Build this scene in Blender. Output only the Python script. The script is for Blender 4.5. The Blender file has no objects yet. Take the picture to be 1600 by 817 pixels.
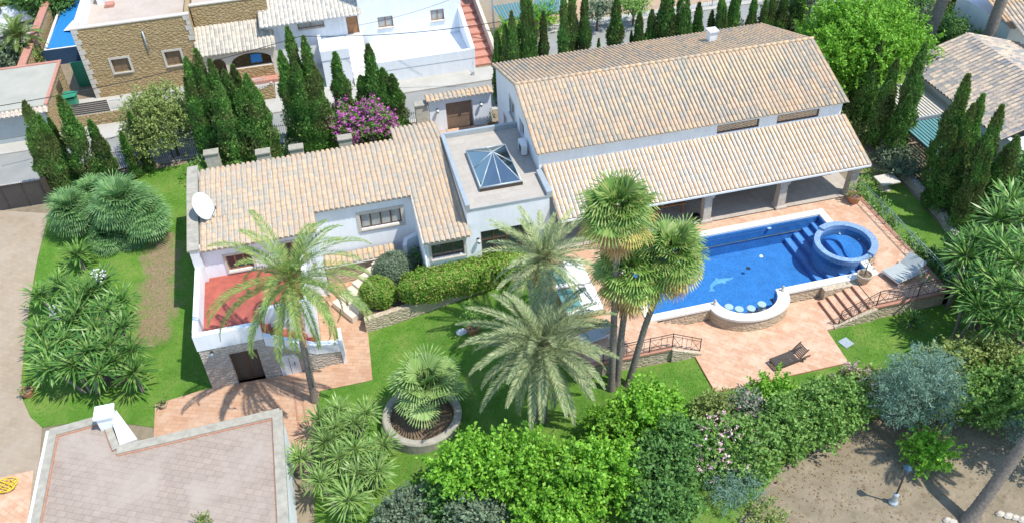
import bpy, bmesh, math, random
import numpy as np
from mathutils import Vector, Matrix
R = math.radians
C = bpy.context.scene.collection
SC = bpy.context.scene
# ------------------------------------------------------------------ camera, sky, sun, exposure
FPX = 1363.0
PITCH, ROLL, YAW, CAMH = R(40.348), R(-2.637), R(12.25), 32.0
def _cam_axes():
    cp, sp = math.cos(PITCH), math.sin(PITCH); cr, sr = math.cos(ROLL), math.sin(ROLL)
    f = Vector((0, cp, -sp)); r = Vector((1, 0, 0)); u = Vector((0, sp, cp))
    r2 = r*cr + u*sr; u2 = u*cr - r*sr
    Rz = Matrix.Rotation(-YAW, 3, 'Z')
    return Rz @ r2, Rz @ u2, Rz @ f
CR, CU, CF = _cam_axes()
CAMP = Vector((0, 0, CAMH))
cam_d = bpy.data.cameras.new('camera'); cam = bpy.data.objects.new('camera', cam_d); C.objects.link(cam)
cam_d.sensor_width = 36; cam_d.lens = 36*FPX/1600; cam_d.clip_end = 1000; cam_d.clip_start = 0.5
m = Matrix((CR, CU, -CF)).transposed().to_4x4(); m.translation = CAMP
cam.matrix_world = m
SC.camera = cam
SUN = Vector((0.376, -0.285, 0.882)).normalized()
w = bpy.data.worlds.new('World'); SC.world = w; w.use_nodes = True
nt = w.node_tree; bg = nt.nodes['Background']; sky = nt.nodes.new('ShaderNodeTexSky')
sky.sky_type = 'NISHITA'; sky.sun_disc = False
sky.sun_elevation = math.asin(SUN.z); sky.sun_rotation = math.atan2(SUN.x, SUN.y)
sky.air_density = 1.15; sky.dust_density = 0.2; sky.ozone_density = 1.6
nt.links.new(sky.outputs[0], bg.inputs[0]); bg.inputs[1].default_value = 0.15
sl = bpy.data.lights.new('sun', 'SUN'); sl.energy = 3.05; sl.angle = R(0.55); sl.color = (1.0, 0.955, 0.88)
so = bpy.data.objects.new('sun', sl); C.objects.link(so)
so.rotation_euler = SUN.to_track_quat('Z', 'Y').to_euler(); so.location = (40, -30, 90)
SC.view_settings.view_transform = 'Standard'; SC.view_settings.look = 'None'
SC.view_settings.exposure = 0.87; SC.view_settings.gamma = 1.0; SC.view_settings.use_curve_mapping = False
SC.cycles.max_bounces = 8; SC.cycles.transparent_max_bounces = 16
SC.cycles.caustics_reflective = False; SC.cycles.caustics_refractive = False
rng = np.random.default_rng(7); random.seed(7)
# ------------------------------------------------------------------ photo rays -> world points (survey helper)
def ray(px, py): return CR*((px-800)/FPX) - CU*((py-408.5)/FPX) + CF
def at(px, py, z=0.0):
    d = ray(px, py); return CAMP + d*((z-CAMH)/d.z)
def aty(px, py, y):
    d = ray(px, py); return CAMP + d*(y/d.y)
def atx(px, py, x):
    d = ray(px, py); return CAMP + d*(x/d.x)
def sst(v, a, b):
    t = min(1, max(0, (v-a)/(b-a))); return t*t*(3-2*t)
def T(x, y):                                   # height of the natural ground
    return -1.9*(1-sst(x, -1.5, 11.5))*(1-sst(y, 37, 49))
def atT(px, py, dz=0.0):
    z = -1.0
    for _ in range(25):
        p = at(px, py, z+dz); z = T(p.x, p.y)
    return Vector((p.x, p.y, z+dz))
# ------------------------------------------------------------------ materials
def newmat(name):
    mt = bpy.data.materials.new(name); mt.use_nodes = True
    n = mt.node_tree.nodes; l = mt.node_tree.links; return mt, n, l, n['Principled BSDF']
def mixrgb(n, l, fac, a, b, mode='MIX'):
    x = n.new('ShaderNodeMix'); x.data_type = 'RGBA'; x.blend_type = mode
    for s, v in ((0, fac), (6, a), (7, b)):
        if hasattr(v, 'default_value') or hasattr(v, 'is_linked'): l.new(v, x.inputs[s])
        else: x.inputs[s].default_value = v if s == 0 else (*v, 1)
    return x.outputs[2]
def ramp(n, l, src, stops):
    r = n.new('ShaderNodeValToRGB'); e = r.color_ramp.elements
    while len(e) < len(stops): e.new(0.5)
    for k, (p, c) in enumerate(stops): e[k].position = p; e[k].color = (*c, 1) if len(c) == 3 else c
    if src is not None: l.new(src, r.inputs[0])
    return r.outputs[0]
def noise(n, l, scale, detail=4, rough=0.6, vec=None, dist=0.0):
    x = n.new('ShaderNodeTexNoise'); x.inputs['Scale'].default_value = scale; x.inputs['Detail'].default_value = detail
    x.inputs['Roughness'].default_value = rough; x.inputs['Distortion'].default_value = dist
    if vec is not None: l.new(vec, x.inputs['Vector'])
    return x.outputs['Fac']
def pos(n): 
    g = n.new('ShaderNodeNewGeometry'); return g.outputs['Position']
def bump(n, l, p, h, strength=0.5, dist=0.02):
    b = n.new('ShaderNodeBump'); b.inputs['Strength'].default_value = strength; b.inputs['Distance'].default_value = dist
    l.new(h, b.inputs['Height']); l.new(b.outputs[0], p.inputs['Normal'])
def plain(name, col, rough=0.6, metal=0.0, var=0.12, scale=3.0, bmp=0.0, bscale=40, streak=0.0):
    mt, n, l, p = newmat(name); ps = pos(n)
    f = noise(n, l, scale, 5, 0.65, ps)
    lo = tuple(c*(1-var) for c in col); hi = tuple(min(1, c*(1+var)) for c in col)
    c = ramp(n, l, f, [(0.3, lo), (0.7, hi)])
    if streak:
        mp = n.new('ShaderNodeMapping'); mp.inputs['Scale'].default_value = (3.2, 3.2, 0.35); l.new(ps, mp.inputs[0])
        c = mixrgb(n, l, streak, c, ramp(n, l, noise(n, l, 1.0, 5, 0.7, mp.outputs[0]), [(0.42, (0.74, 0.74, 0.72)), (0.60, (1.0, 1.0, 1.0))]), 'MULTIPLY')
    l.new(c, p.inputs['Base Color'])
    p.inputs['Roughness'].default_value = rough; p.inputs['Metallic'].default_value = metal
    if bmp: bump(n, l, p, noise(n, l, bscale, 3, 0.6, ps), bmp, 0.01)
    return mt
def mottled(name, cols, scale, rough=0.85, detail=6, bmp=0.3, bscale=8, bdist=0.03, scale2=None, col2=None, vscale=None):
    mt, n, l, p = newmat(name); ps = pos(n)
    f = noise(n, l, scale, detail, 0.65, ps, 0.3)
    k = len(cols); c = ramp(n, l, f, [(0.25+0.5*i/(k-1), cc) for i, cc in enumerate(cols)])
    if scale2:
        c = mixrgb(n, l, ramp(n, l, noise(n, l, scale2, 4, 0.6, ps), [(0.52, (0, 0, 0)), (0.68, (1, 1, 1))]), c, col2)
    l.new(c, p.inputs['Base Color']); p.inputs['Roughness'].default_value = rough
    bump(n, l, p, noise(n, l, bscale, 4, 0.7, ps), bmp, bdist)
    return mt
def stonewall(name, cols, mortar, size, squash=0.55, rough=0.9, bdist=0.05, joint=0.06):
    mt, n, l, p = newmat(name); ps = pos(n)
    mp = n.new('ShaderNodeMapping'); mp.inputs['Scale'].default_value = (1, 1, 1/squash); l.new(ps, mp.inputs[0])
    jit = n.new('ShaderNodeTexNoise'); jit.inputs['Scale'].default_value = 3; l.new(ps, jit.inputs['Vector'])
    add = n.new('ShaderNodeVectorMath'); add.operation = 'MULTIPLY_ADD'; l.new(jit.outputs['Color'], add.inputs[0]); add.inputs[1].default_value = (0.25,)*3; l.new(mp.outputs[0], add.inputs[2])
    v = n.new('ShaderNodeTexVoronoi'); v.inputs['Scale'].default_value = 1/size; l.new(add.outputs[0], v.inputs['Vector'])
    e = n.new('ShaderNodeTexVoronoi'); e.feature = 'DISTANCE_TO_EDGE'; e.inputs['Scale'].default_value = 1/size; l.new(add.outputs[0], e.inputs['Vector'])
    sep = n.new('ShaderNodeSeparateColor'); l.new(v.outputs['Color'], sep.inputs[0])
    k = len(cols); c = ramp(n, l, sep.outputs[0], [(i/(k-1), cc) for i, cc in enumerate(cols)])
    c = mixrgb(n, l, 0.35, c, ramp(n, l, noise(n, l, 9, 5, 0.7, ps), [(0.3, cols[0]), (0.7, cols[-1])]))
    msk = ramp(n, l, e.outputs['Distance'], [(0.0, (1, 1, 1)), (joint, (0, 0, 0))])
    c = mixrgb(n, l, msk, c, mortar)
    l.new(c, p.inputs['Base Color']); p.inputs['Roughness'].default_value = rough
    hh = ramp(n, l, e.outputs['Distance'], [(0.0, (0, 0, 0)), (0.22, (0.75,)*3), (0.6, (1, 1, 1))])
    hh2 = mixrgb(n, l, 0.35, hh, noise(n, l, 14, 4, 0.7, ps), 'MULTIPLY')
    bump(n, l, p, hh2, 0.9, bdist)
    return mt
def pavers(name, c1, c2, mortar, bw, bh, rot=0.0, msize=0.012, rough=0.8, stain=None, sscale=0.6, offset=0.5, hue=0.0):
    mt, n, l, p = newmat(name); ps = pos(n)
    mp = n.new('ShaderNodeMapping'); mp.inputs['Rotation'].default_value = (0, 0, rot); l.new(ps, mp.inputs[0])
    b = n.new('ShaderNodeTexBrick'); l.new(mp.outputs[0], b.inputs['Vector'])
    b.inputs['Scale'].default_value = 1; b.inputs['Brick Width'].default_value = bw; b.inputs['Row Height'].default_value = bh
    b.inputs['Mortar Size'].default_value = msize; b.inputs['Mortar Smooth'].default_value = 0.3; b.offset = offset
    b.inputs['Color1'].default_value = (*c1, 1); b.inputs['Color2'].default_value = (*c2, 1); b.inputs['Mortar'].default_value = (*mortar, 1)
    b.inputs['Bias'].default_value = 0.0
    c = b.outputs['Color']
    f = noise(n, l, 2.5, 6, 0.7, ps)
    c = mixrgb(n, l, 0.55, c, ramp(n, l, f, [(0.3, (0.7, 0.7, 0.7)), (0.7, (1.0, 1.0, 1.0))]), 'MULTIPLY')
    if stain:
        c = mixrgb(n, l, ramp(n, l, noise(n, l, sscale, 5, 0.65, ps, 0.5), [(0.45, (0, 0, 0)), (0.7, (0.8,)*3)]), c, stain)
    l.new(c, p.inputs['Base Color']); p.inputs['Roughness'].default_value = rough
    bump(n, l, p, b.outputs['Fac'], -0.4, 0.01)
    return mt
def tilemat(name, cols, patch=None, pscale=0.5, pthr=(0.5, 0.6)):
    mt, n, l, p = newmat(name)
    uv = n.new('ShaderNodeUVMap')
    wn = n.new('ShaderNodeTexWhiteNoise'); wn.noise_dimensions = '2D'; l.new(uv.outputs[0], wn.inputs['Vector'])
    k = len(cols); c = ramp(n, l, wn.outputs['Value'], [(i/k, cc) for i, cc in enumerate(cols)])
    n.active = None
    ps = pos(n)
    if patch:
        wn2 = n.new('ShaderNodeTexWhiteNoise'); wn2.noise_dimensions = '2D'
        sc = n.new('ShaderNodeVectorMath'); sc.operation = 'ADD'; l.new(uv.outputs[0], sc.inputs[0]); sc.inputs[1].default_value = (71.3, 33.7, 0); l.new(sc.outputs[0], wn2.inputs['Vector'])
        pt = noise(n, l, pscale, 3, 0.6, ps)
        ad = n.new('ShaderNodeMath'); ad.operation = 'MULTIPLY_ADD'; l.new(wn2.outputs['Value'], ad.inputs[0]); ad.inputs[1].default_value = 0.55; l.new(pt, ad.inputs[2])
        msk = ramp(n, l, ad.outputs[0], [(pthr[0]+0.25, (0, 0, 0)), (pthr[1]+0.25, (1, 1, 1))])
        c = mixrgb(n, l, msk, c, patch)
    f = noise(n, l, 11, 5, 0.75, ps)
    c = mixrgb(n, l, 0.75, c, ramp(n, l, f, [(0.30, (0.76, 0.75, 0.72)), (0.62, (1.04, 1.03, 1.0))]), 'MULTIPLY')
    l.new(c, p.inputs['Base Color']); p.inputs['Roughness'].default_value = 0.85
    bump(n, l, p, noise(n, l, 40, 3, 0.7, ps), 0.3, 0.008)
    return mt
def leafmat(name, cols, trans=0.3, rough=0.5, clump=None, cscale=1.2, spec=0.3):
    mt, n, l, p = newmat(name)
    g = n.new('ShaderNodeNewGeometry'); oi = n.new('ShaderNodeObjectInfo')
    cols = [tuple(min(.8, v*1.55) for v in cc) for cc in cols]; k = len(cols); c = ramp(n, l, g.outputs['Random Per Island'], [(i/(k-1), cc) for i, cc in enumerate(cols)])
    if clump:
        f = noise(n, l, cscale, 2, 0.5, g.outputs['Position'])
        c = mixrgb(n, l, ramp(n, l, f, [(0.42, (0, 0, 0)), (0.62, (0.85,)*3)]), c, clump)
    h = n.new('ShaderNodeHueSaturation'); l.new(c, h.inputs['Color'])
    mr = n.new('ShaderNodeMapRange'); l.new(oi.outputs['Random'], mr.inputs[0]); mr.inputs[3].default_value = 0.82; mr.inputs[4].default_value = 1.18
    l.new(mr.outputs[0], h.inputs['Value'])
    l.new(h.outputs[0], p.inputs['Base Color']); p.inputs['Roughness'].default_value = rough
    p.inputs['Specular IOR Level'].default_value = spec
    t = n.new('ShaderNodeBsdfTranslucent'); l.new(h.outputs[0], t.inputs[0])
    mx = n.new('ShaderNodeMixShader'); mx.inputs[0].default_value = trans
    l.new(p.outputs[0], mx.inputs[1]); l.new(t.outputs[0], mx.inputs[2]); l.new(mx.outputs[0], n['Material Output'].inputs[0])
    return mt
def glassmat(name, tint, refl=0.5, rough=0.03):
    mt, n, l, p = newmat(name)
    p.inputs['Base Color'].default_value = (*tint, 1); p.inputs['Roughness'].default_value = rough
    p.inputs['Specular IOR Level'].default_value = refl; p.inputs['Coat Weight'].default_value = 0.3
    return mt
M = {}
M['white'] = plain('white_render', (0.77, 0.80, 0.83), 0.85, var=0.05, scale=0.8, bmp=0.15, bscale=60, streak=0.2)
M['white_old'] = plain('weathered_white_render', (0.74, 0.75, 0.76), 0.9, var=0.10, scale=0.7, bmp=0.2, streak=0.4)
M['cream'] = plain('cream_render', (0.62, 0.54, 0.43), 0.9, var=0.1, scale=0.9, bmp=0.2)
M['sand'] = plain('sandstone', (0.47, 0.42, 0.35), 0.9, var=0.2, scale=5, bmp=0.4, bscale=25)
M['capstone'] = plain('grey_beige_capstone', (0.335, 0.31, 0.25), 0.9, var=0.22, scale=3, bmp=0.4, bscale=20)
M['tile'] = tilemat('clay_roof_tile_pale', [(0.522, 0.374, 0.233), (0.570, 0.412, 0.249), (0.446, 0.340, 0.237), (0.541, 0.374, 0.245), (0.418, 0.332, 0.242), (0.522, 0.349, 0.222), (0.589, 0.425, 0.265)], (0.40, 0.35, 0.275), 0.35, (0.58, 0.74))
M['tile_grey'] = tilemat('clay_roof_tile_weathered', [(0.504, 0.355, 0.213), (0.553, 0.394, 0.232), (0.417, 0.320, 0.217), (0.524, 0.363, 0.232), (0.388, 0.311, 0.221), (0.504, 0.333, 0.210)], (0.325, 0.285, 0.225), 0.3, (0.54, 0.70))
M['tile_pink'] = tilemat('clay_roof_tile_rosy', [(0.60, 0.46, 0.36), (0.68, 0.53, 0.40), (0.52, 0.42, 0.35), (0.64, 0.50, 0.42), (0.58, 0.47, 0.38)], (0.45, 0.40, 0.35), 0.4, (0.62, 0.75))
M['tile_white'] = tilemat('pale_old_roof_tile', [(0.46, 0.43, 0.36), (0.53, 0.49, 0.41), (0.40, 0.375, 0.32), (0.49, 0.43, 0.35)], (0.35, 0.33, 0.29), 0.6, (0.6, 0.75))
M['tile_far'] = tilemat('mixed_grey_roof_tile', [(0.490, 0.400, 0.308), (0.568, 0.456, 0.334), (0.392, 0.335, 0.282), (0.529, 0.409, 0.308), (0.323, 0.288, 0.255)], (0.24, 0.24, 0.24), 0.4, (0.6, 0.74))
M['stone_y'] = stonewall('ochre_rubble_stone', [(0.31, 0.21, 0.095), (0.38, 0.27, 0.125), (0.34, 0.245, 0.12), (0.43, 0.32, 0.165)], (0.34, 0.255, 0.14), 0.34, 0.6, bdist=0.07)
M['stone_g'] = stonewall('grey_rubble_stone', [(0.36, 0.33, 0.28), (0.46, 0.42, 0.35), (0.40, 0.37, 0.33), (0.54, 0.50, 0.43)], (0.40, 0.37, 0.31), 0.32, 0.55, bdist=0.07)
M['stone_b'] = stonewall('beige_rubble_stone', [(0.40, 0.31, 0.21), (0.52, 0.42, 0.29), (0.46, 0.38, 0.28), (0.58, 0.49, 0.36)], (0.48, 0.41, 0.31), 0.28, 0.6, bdist=0.05)
M['terracotta'] = pavers('terracotta_paving', (0.54, 0.30, 0.18), (0.63, 0.40, 0.265), (0.44, 0.28, 0.18), 0.48, 0.24, R(45), 0.018, stain=(0.64, 0.46, 0.325), sscale=1.4)
M['patio'] = pavers('terracotta_patio_paving', (0.46, 0.25, 0.145), (0.56, 0.345, 0.22), (0.38, 0.245, 0.15), 0.48, 0.24, R(20), 0.018, stain=(0.50, 0.35, 0.24), sscale=1.3)
M['porchfloor'] = pavers('grey_porch_tiles', (0.42, 0.36, 0.30), (0.47, 0.42, 0.35), (0.36, 0.32, 0.28), 0.5, 0.5, 0.0, 0.012, offset=0.0)
M['garagedeck'] = pavers('pink_grey_roof_tiles', (0.335, 0.265, 0.210), (0.375, 0.30, 0.24), (0.26, 0.195, 0.15), 0.42, 0.28, R(26), 0.014, stain=(0.385, 0.32, 0.265), sscale=0.5, rough=0.75)
M['roofstone'] = pavers('grey_beige_roof_slabs', (0.42, 0.375, 0.315), (0.47, 0.42, 0.355), (0.36, 0.32, 0.27), 1.4, 0.55, 0.0, 0.012, stain=(0.38, 0.35, 0.30), sscale=0.9)
M['driveway'] = pavers('beige_driveway_pavers', (0.335, 0.26, 0.178), (0.375, 0.295, 0.205), (0.31, 0.24, 0.168), 0.36, 0.24, R(30), 0.012, stain=(0.37, 0.31, 0.24), sscale=0.35)
M['asphalt'] = mottled('pale_worn_asphalt', [(0.21, 0.215, 0.20), (0.26, 0.26, 0.24), (0.30, 0.295, 0.27)], 0.5, 0.9, bmp=0.3, bscale=40, bdist=0.01)
M['concrete'] = mottled('pale_concrete', [(0.36, 0.345, 0.30), (0.42, 0.40, 0.35), (0.48, 0.455, 0.40)], 0.8, 0.9, bmp=0.2, bscale=20, bdist=0.01)
M['flatroof'] = mottled('pinkish_flat_roof', [(0.40, 0.32, 0.25), (0.46, 0.38, 0.31), (0.50, 0.43, 0.36)], 0.7, 0.9, bmp=0.2, bscale=20, bdist=0.01, scale2=5, col2=(0.40, 0.35, 0.31))
M['sheet'] = mottled('grey_roof_felt', [(0.30, 0.30, 0.25), (0.36, 0.35, 0.29), (0.41, 0.39, 0.33)], 0.6, 0.9, bmp=0.2, bscale=20, bdist=0.01)
M['redpaint'] = plain('red_painted_floor', (0.345, 0.088, 0.060), 0.7, var=0.28, scale=2.2)
M['redstep'] = plain('red_brick_steps', (0.45, 0.21, 0.15), 0.8, var=0.18, scale=3)
M['brick_edge'] = plain('brick_edging', (0.40, 0.20, 0.13), 0.8, var=0.2, scale=7)
M['coping'] = plain('white_pool_coping', (0.74, 0.72, 0.67), 0.7, var=0.07, scale=2)
M['wood'] = plain('dark_brown_timber', (0.11, 0.06, 0.035), 0.55, var=0.25, scale=6)
M['wood_mid'] = plain('orange_brown_timber', (0.33, 0.16, 0.07), 0.5, var=0.2, scale=6)
M['wood_grey'] = plain('weathered_teak', (0.075, 0.062, 0.05), 0.7, var=0.3, scale=8)
M['gatewood'] = plain('grey_brown_gate_boards', (0.23, 0.16, 0.11), 0.7, var=0.15, scale=4)
M['shutter'] = plain('brown_shutter', (0.20, 0.135, 0.075), 0.7, var=0.15, scale=5)
M['frame_stone'] = plain('pale_stone_surround', (0.52, 0.48, 0.41), 0.85, var=0.12, scale=4)
M['pane'] = glassmat('window_glass', (0.035, 0.045, 0.05), 0.7)
M['pane_refl'] = plain('mirror_like_glass', (0.42, 0.40, 0.37), 0.06, 0.8, var=0.03)
M['curtain'] = plain('pale_curtain_behind_glass', (0.36, 0.37, 0.35), 0.3, var=0.15, scale=3)
M['metal_white'] = plain('white_painted_metal', (0.72, 0.73, 0.74), 0.4, var=0.05)
M['metal_grey'] = plain('grey_cladding_metal', (0.40, 0.45, 0.47), 0.45, 0.3, var=0.08)
M['metal_dark'] = plain('dark_bronze_metal', (0.075, 0.062, 0.052), 0.45, 0.4, var=0.15)
M['iron'] = plain('rusty_black_iron', (0.09, 0.05, 0.04), 0.6, 0.3, var=0.3, scale=9)
M['iron_lit'] = plain('pale_green_lit_iron', (0.22, 0.31, 0.31), 0.5, 0.3, var=0.2, scale=6)  # light falling on the right terrace rails is put into this colour
M['black'] = plain('black_painted_iron', (0.022, 0.024, 0.026), 0.5, 0.3, var=0.2)
M['darkgate'] = plain('dark_grey_sheet_gate', (0.065, 0.06, 0.058), 0.5, 0.2, var=0.12, scale=1.5)
M['teal'] = plain('teal_canvas', (0.025, 0.16, 0.20), 0.7, var=0.1, scale=2)
M['teal_slat'] = plain('teal_painted_slats', (0.10, 0.25, 0.245), 0.6, var=0.12, scale=2)
M['bluecloth'] = plain('blue_tarpaulin', (0.02, 0.20, 0.50), 0.5, var=0.1, scale=2)
M['purple'] = plain('purple_cloth', (0.08, 0.03, 0.28), 0.7, var=0.1)
M['whitecloth'] = plain('white_cloth', (0.78, 0.79, 0.80), 0.8, var=0.04)
M['greycloth'] = plain('grey_green_mesh_fabric', (0.36, 0.39, 0.38), 0.7, var=0.08)
M['greencloth'] = plain('green_plastic', (0.02, 0.22, 0.13), 0.5, var=0.15)
M['terrapot'] = plain('terracotta_pot', (0.42, 0.19, 0.10), 0.8, var=0.2, scale=6)
M['stonepot'] = plain('pale_stone_pot', (0.45, 0.38, 0.28), 0.85, var=0.2, scale=8)
M['dish'] = plain('off_white_dish', (0.62, 0.66, 0.64), 0.45, var=0.04)
M['yellow'] = plain('yellow_rubber', (0.68, 0.50, 0.03), 0.5, var=0.15)
M['carpaint'] = glassmat('pale_car_paint', (0.62, 0.64, 0.66), 0.6, 0.25)
M['tyre'] = plain('tyre_rubber', (0.02, 0.02, 0.02), 0.8)
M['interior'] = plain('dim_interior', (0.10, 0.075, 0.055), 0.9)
M['soil'] = mottled('brown_soil', [(0.10, 0.065, 0.04), (0.17, 0.115, 0.07), (0.24, 0.17, 0.11)], 4, 0.95, bmp=0.8, bscale=15, bdist=0.05)
M['dirt'] = mottled('dry_grey_brown_dirt', [(0.160, 0.128, 0.079), (0.210, 0.171, 0.112), (0.260, 0.209, 0.142), (0.320, 0.261, 0.176)], 1.1, 0.95, detail=9, bmp=0.7, bscale=6, bdist=0.06, scale2=2.2, col2=(0.17, 0.13, 0.08))
M['bark'] = plain('grey_palm_bark', (0.20, 0.17, 0.14), 0.9, var=0.4, scale=9, bmp=0.9, bscale=18)
M['bark_brown'] = plain('brown_bark', (0.13, 0.095, 0.065), 0.95, var=0.4, scale=9, bmp=0.9, bscale=18)
def grassmat():
    mt, n, l, p = newmat('mown_lawn'); ps = pos(n)
    f = noise(n, l, 0.45, 4, 0.6, ps); g = noise(n, l, 9, 6, 0.8, ps); h = noise(n, l, 38, 3, 0.8, ps)
    c = ramp(n, l, f, [(0.28, (0.085, 0.20, 0.028)), (0.5, (0.125, 0.27, 0.038)), (0.68, (0.20, 0.32, 0.065))])
    c = mixrgb(n, l, 0.6, c, ramp(n, l, g, [(0.3, (0.60, 0.68, 0.55)), (0.7, (1.25, 1.15, 1.1))]), 'MULTIPLY')
    c = mixrgb(n, l, 0.6, c, ramp(n, l, h, [(0.3, (0.55, 0.6, 0.5)), (0.7, (1.3, 1.2, 1.2))]), 'MULTIPLY')
    dry = ramp(n, l, noise(n, l, 0.9, 6, 0.75, ps, 0.8), [(0.48, (0, 0, 0)), (0.72, (0.7,)*3)])
    c = mixrgb(n, l, dry, c, (0.21, 0.26, 0.07))
    at_ = n.new('ShaderNodeAttribute'); at_.attribute_name = 'bare'
    f2 = noise(n, l, 1.6, 6, 0.7, ps)
    ad = n.new('ShaderNodeMath'); ad.operation = 'ADD'; l.new(at_.outputs['Fac'], ad.inputs[0]); l.new(f2, ad.inputs[1])
    dirt = ramp(n, l, g, [(0.3, (0.20, 0.145, 0.08)), (0.7, (0.36, 0.27, 0.17))])
    c = mixrgb(n, l, ramp(n, l, ad.outputs[0], [(0.92, (0, 0, 0)), (1.0, (0, 0, 0)), (1.22, (1, 1, 1))]) if False else ramp(n, l, ad.outputs[0], [(0.72, (0, 0, 0)), (0.98, (1, 1, 1))]), c, dirt)
    l.new(c, p.inputs['Base Color']); p.inputs['Roughness'].default_value = 0.85; p.inputs['Specular IOR Level'].default_value = 0.15
    bump(n, l, p, h, 0.9, 0.05)
    return mt
M['grass'] = grassmat()
def mosaicmat(name, a, b):
    mt, n, l, p = newmat(name); ps = pos(n)
    sn = n.new('ShaderNodeVectorMath'); sn.operation = 'SNAP'; l.new(ps, sn.inputs[0]); sn.inputs[1].default_value = (0.06, 0.06, 0.06)
    wn = n.new('ShaderNodeTexWhiteNoise'); l.new(sn.outputs[0], wn.inputs['Vector'])
    c = ramp(n, l, wn.outputs['Value'], [(0.0, a), (1.0, b)])
    c = mixrgb(n, l, 0.5, c, ramp(n, l, noise(n, l, 1.4, 3, 0.6, ps), [(0.3, (0.75,)*3), (0.7, (1.2,)*3)]), 'MULTIPLY')
    l.new(c, p.inputs['Base Color']); p.inputs['Roughness'].default_value = 0.3
    return mt
M['mosaic'] = mosaicmat('blue_pool_mosaic', (0.050, 0.205, 0.47), (0.088, 0.285, 0.60))
M['mosaic_rim'] = mosaicmat('blue_grey_rim_mosaic', (0.15, 0.25, 0.42), (0.27, 0.39, 0.56))
M['mosaic_step'] = mosaicmat('pale_blue_step_mosaic', (0.13, 0.30, 0.58), (0.22, 0.40, 0.68))
M['dolphin'] = mosaicmat('pale_cyan_mosaic', (0.16, 0.42, 0.60), (0.30, 0.55, 0.70))
def watermat():
    mt, n, l, p = newmat('pool_water')
    n.remove(p); ps = pos(n)
    tr = n.new('ShaderNodeBsdfTransparent'); tr.inputs[0].default_value = (0.70, 0.86, 0.96, 1)
    gl = n.new('ShaderNodeBsdfGlossy'); gl.inputs['Roughness'].default_value = 0.04
    fr = n.new('ShaderNodeFresnel'); fr.inputs[0].default_value = 1.33
    b = n.new('ShaderNodeBump'); b.inputs['Strength'].default_value = 0.25; b.inputs['Distance'].default_value = 0.02
    l.new(noise(n, l, 3.0, 3, 0.5, ps), b.inputs['Height']); l.new(b.outputs[0], gl.inputs['Normal']); l.new(b.outputs[0], fr.inputs['Normal'])
    mx = n.new('ShaderNodeMixShader'); l.new(fr.outputs[0], mx.inputs[0]); l.new(tr.outputs[0], mx.inputs[1]); l.new(gl.outputs[0], mx.inputs[2])
    l.new(mx.outputs[0], n['Material Output'].inputs[0]); return mt
M['water'] = watermat()
def skyglass():
    mt, n, l, p = newmat('skylight_glass'); n.remove(p)
    tr = n.new('ShaderNodeBsdfTransparent'); tr.inputs[0].default_value = (0.30, 0.46, 0.50, 1)
    gl = n.new('ShaderNodeBsdfGlossy'); gl.inputs['Roughness'].default_value = 0.03; gl.inputs[0].default_value = (0.62, 0.72, 0.76, 1)
    mx = n.new('ShaderNodeMixShader'); mx.inputs[0].default_value = 0.45
    l.new(tr.outputs[0], mx.inputs[1]); l.new(gl.outputs[0], mx.inputs[2]); l.new(mx.outputs[0], n['Material Output'].inputs[0]); return mt
M['skyglass'] = skyglass()
# foliage
M['f_cyp'] = leafmat('cypress_foliage', [(0.045, 0.113, 0.027), (0.077, 0.174, 0.039), (0.121, 0.240, 0.052), (0.172, 0.300, 0.068)], 0.3, 0.6, clump=(0.16, 0.19, 0.065), cscale=0.7, spec=0.15)
M['f_date'] = leafmat('date_palm_leaflets', [(0.083, 0.130, 0.055), (0.147, 0.192, 0.083), (0.224, 0.254, 0.121), (0.320, 0.322, 0.172)], 0.25, 0.42)
M['f_green_palm'] = leafmat('green_palm_leaflets', [(0.066, 0.132, 0.028), (0.108, 0.178, 0.040), (0.162, 0.224, 0.055), (0.240, 0.270, 0.090)], 0.28, 0.42)
M['f_fan'] = leafmat('fan_palm_leaf', [(0.060, 0.135, 0.028), (0.110, 0.200, 0.040), (0.175, 0.255, 0.065), (0.25, 0.30, 0.09)], 0.3, 0.42)
M['f_fan_pale'] = leafmat('pale_fan_leaf', [(0.12, 0.20, 0.055), (0.165, 0.245, 0.075), (0.21, 0.28, 0.11)], 0.3, 0.45)
M['f_fan_yellow'] = leafmat('yellowing_fan_leaf', [(0.30, 0.32, 0.06), (0.40, 0.36, 0.09), (0.42, 0.30, 0.10)], 0.3, 0.5)
M['f_fan_dead'] = leafmat('dead_fan_leaf', [(0.24, 0.15, 0.06), (0.33, 0.22, 0.10), (0.40, 0.29, 0.15)], 0.2, 0.7)
M['f_fan_blue'] = leafmat('blue_green_fan_leaf', [(0.059, 0.138, 0.043), (0.103, 0.195, 0.065), (0.161, 0.258, 0.104)], 0.25, 0.45)
M['f_yucca'] = leafmat('yucca_blade', [(0.030, 0.090, 0.018), (0.060, 0.145, 0.028), (0.105, 0.20, 0.042), (0.19, 0.27, 0.08)], 0.22, 0.35)
M['f_yucca_light'] = leafmat('pale_yucca_blade', [(0.090, 0.165, 0.040), (0.145, 0.230, 0.060), (0.22, 0.30, 0.10)], 0.25, 0.4)
M['f_lime'] = leafmat('lime_green_leaf', [(0.069, 0.185, 0.014), (0.110, 0.251, 0.020), (0.162, 0.326, 0.032), (0.230, 0.399, 0.056)], 0.38, 0.5)
M['f_green'] = leafmat('mid_green_leaf', [(0.062, 0.140, 0.027), (0.100, 0.200, 0.040), (0.150, 0.256, 0.060), (0.194, 0.294, 0.081)], 0.33, 0.5)
M['f_dark'] = leafmat('dark_green_leaf', [(0.044, 0.110, 0.027), (0.075, 0.163, 0.037), (0.112, 0.213, 0.053)], 0.28, 0.5)
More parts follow.
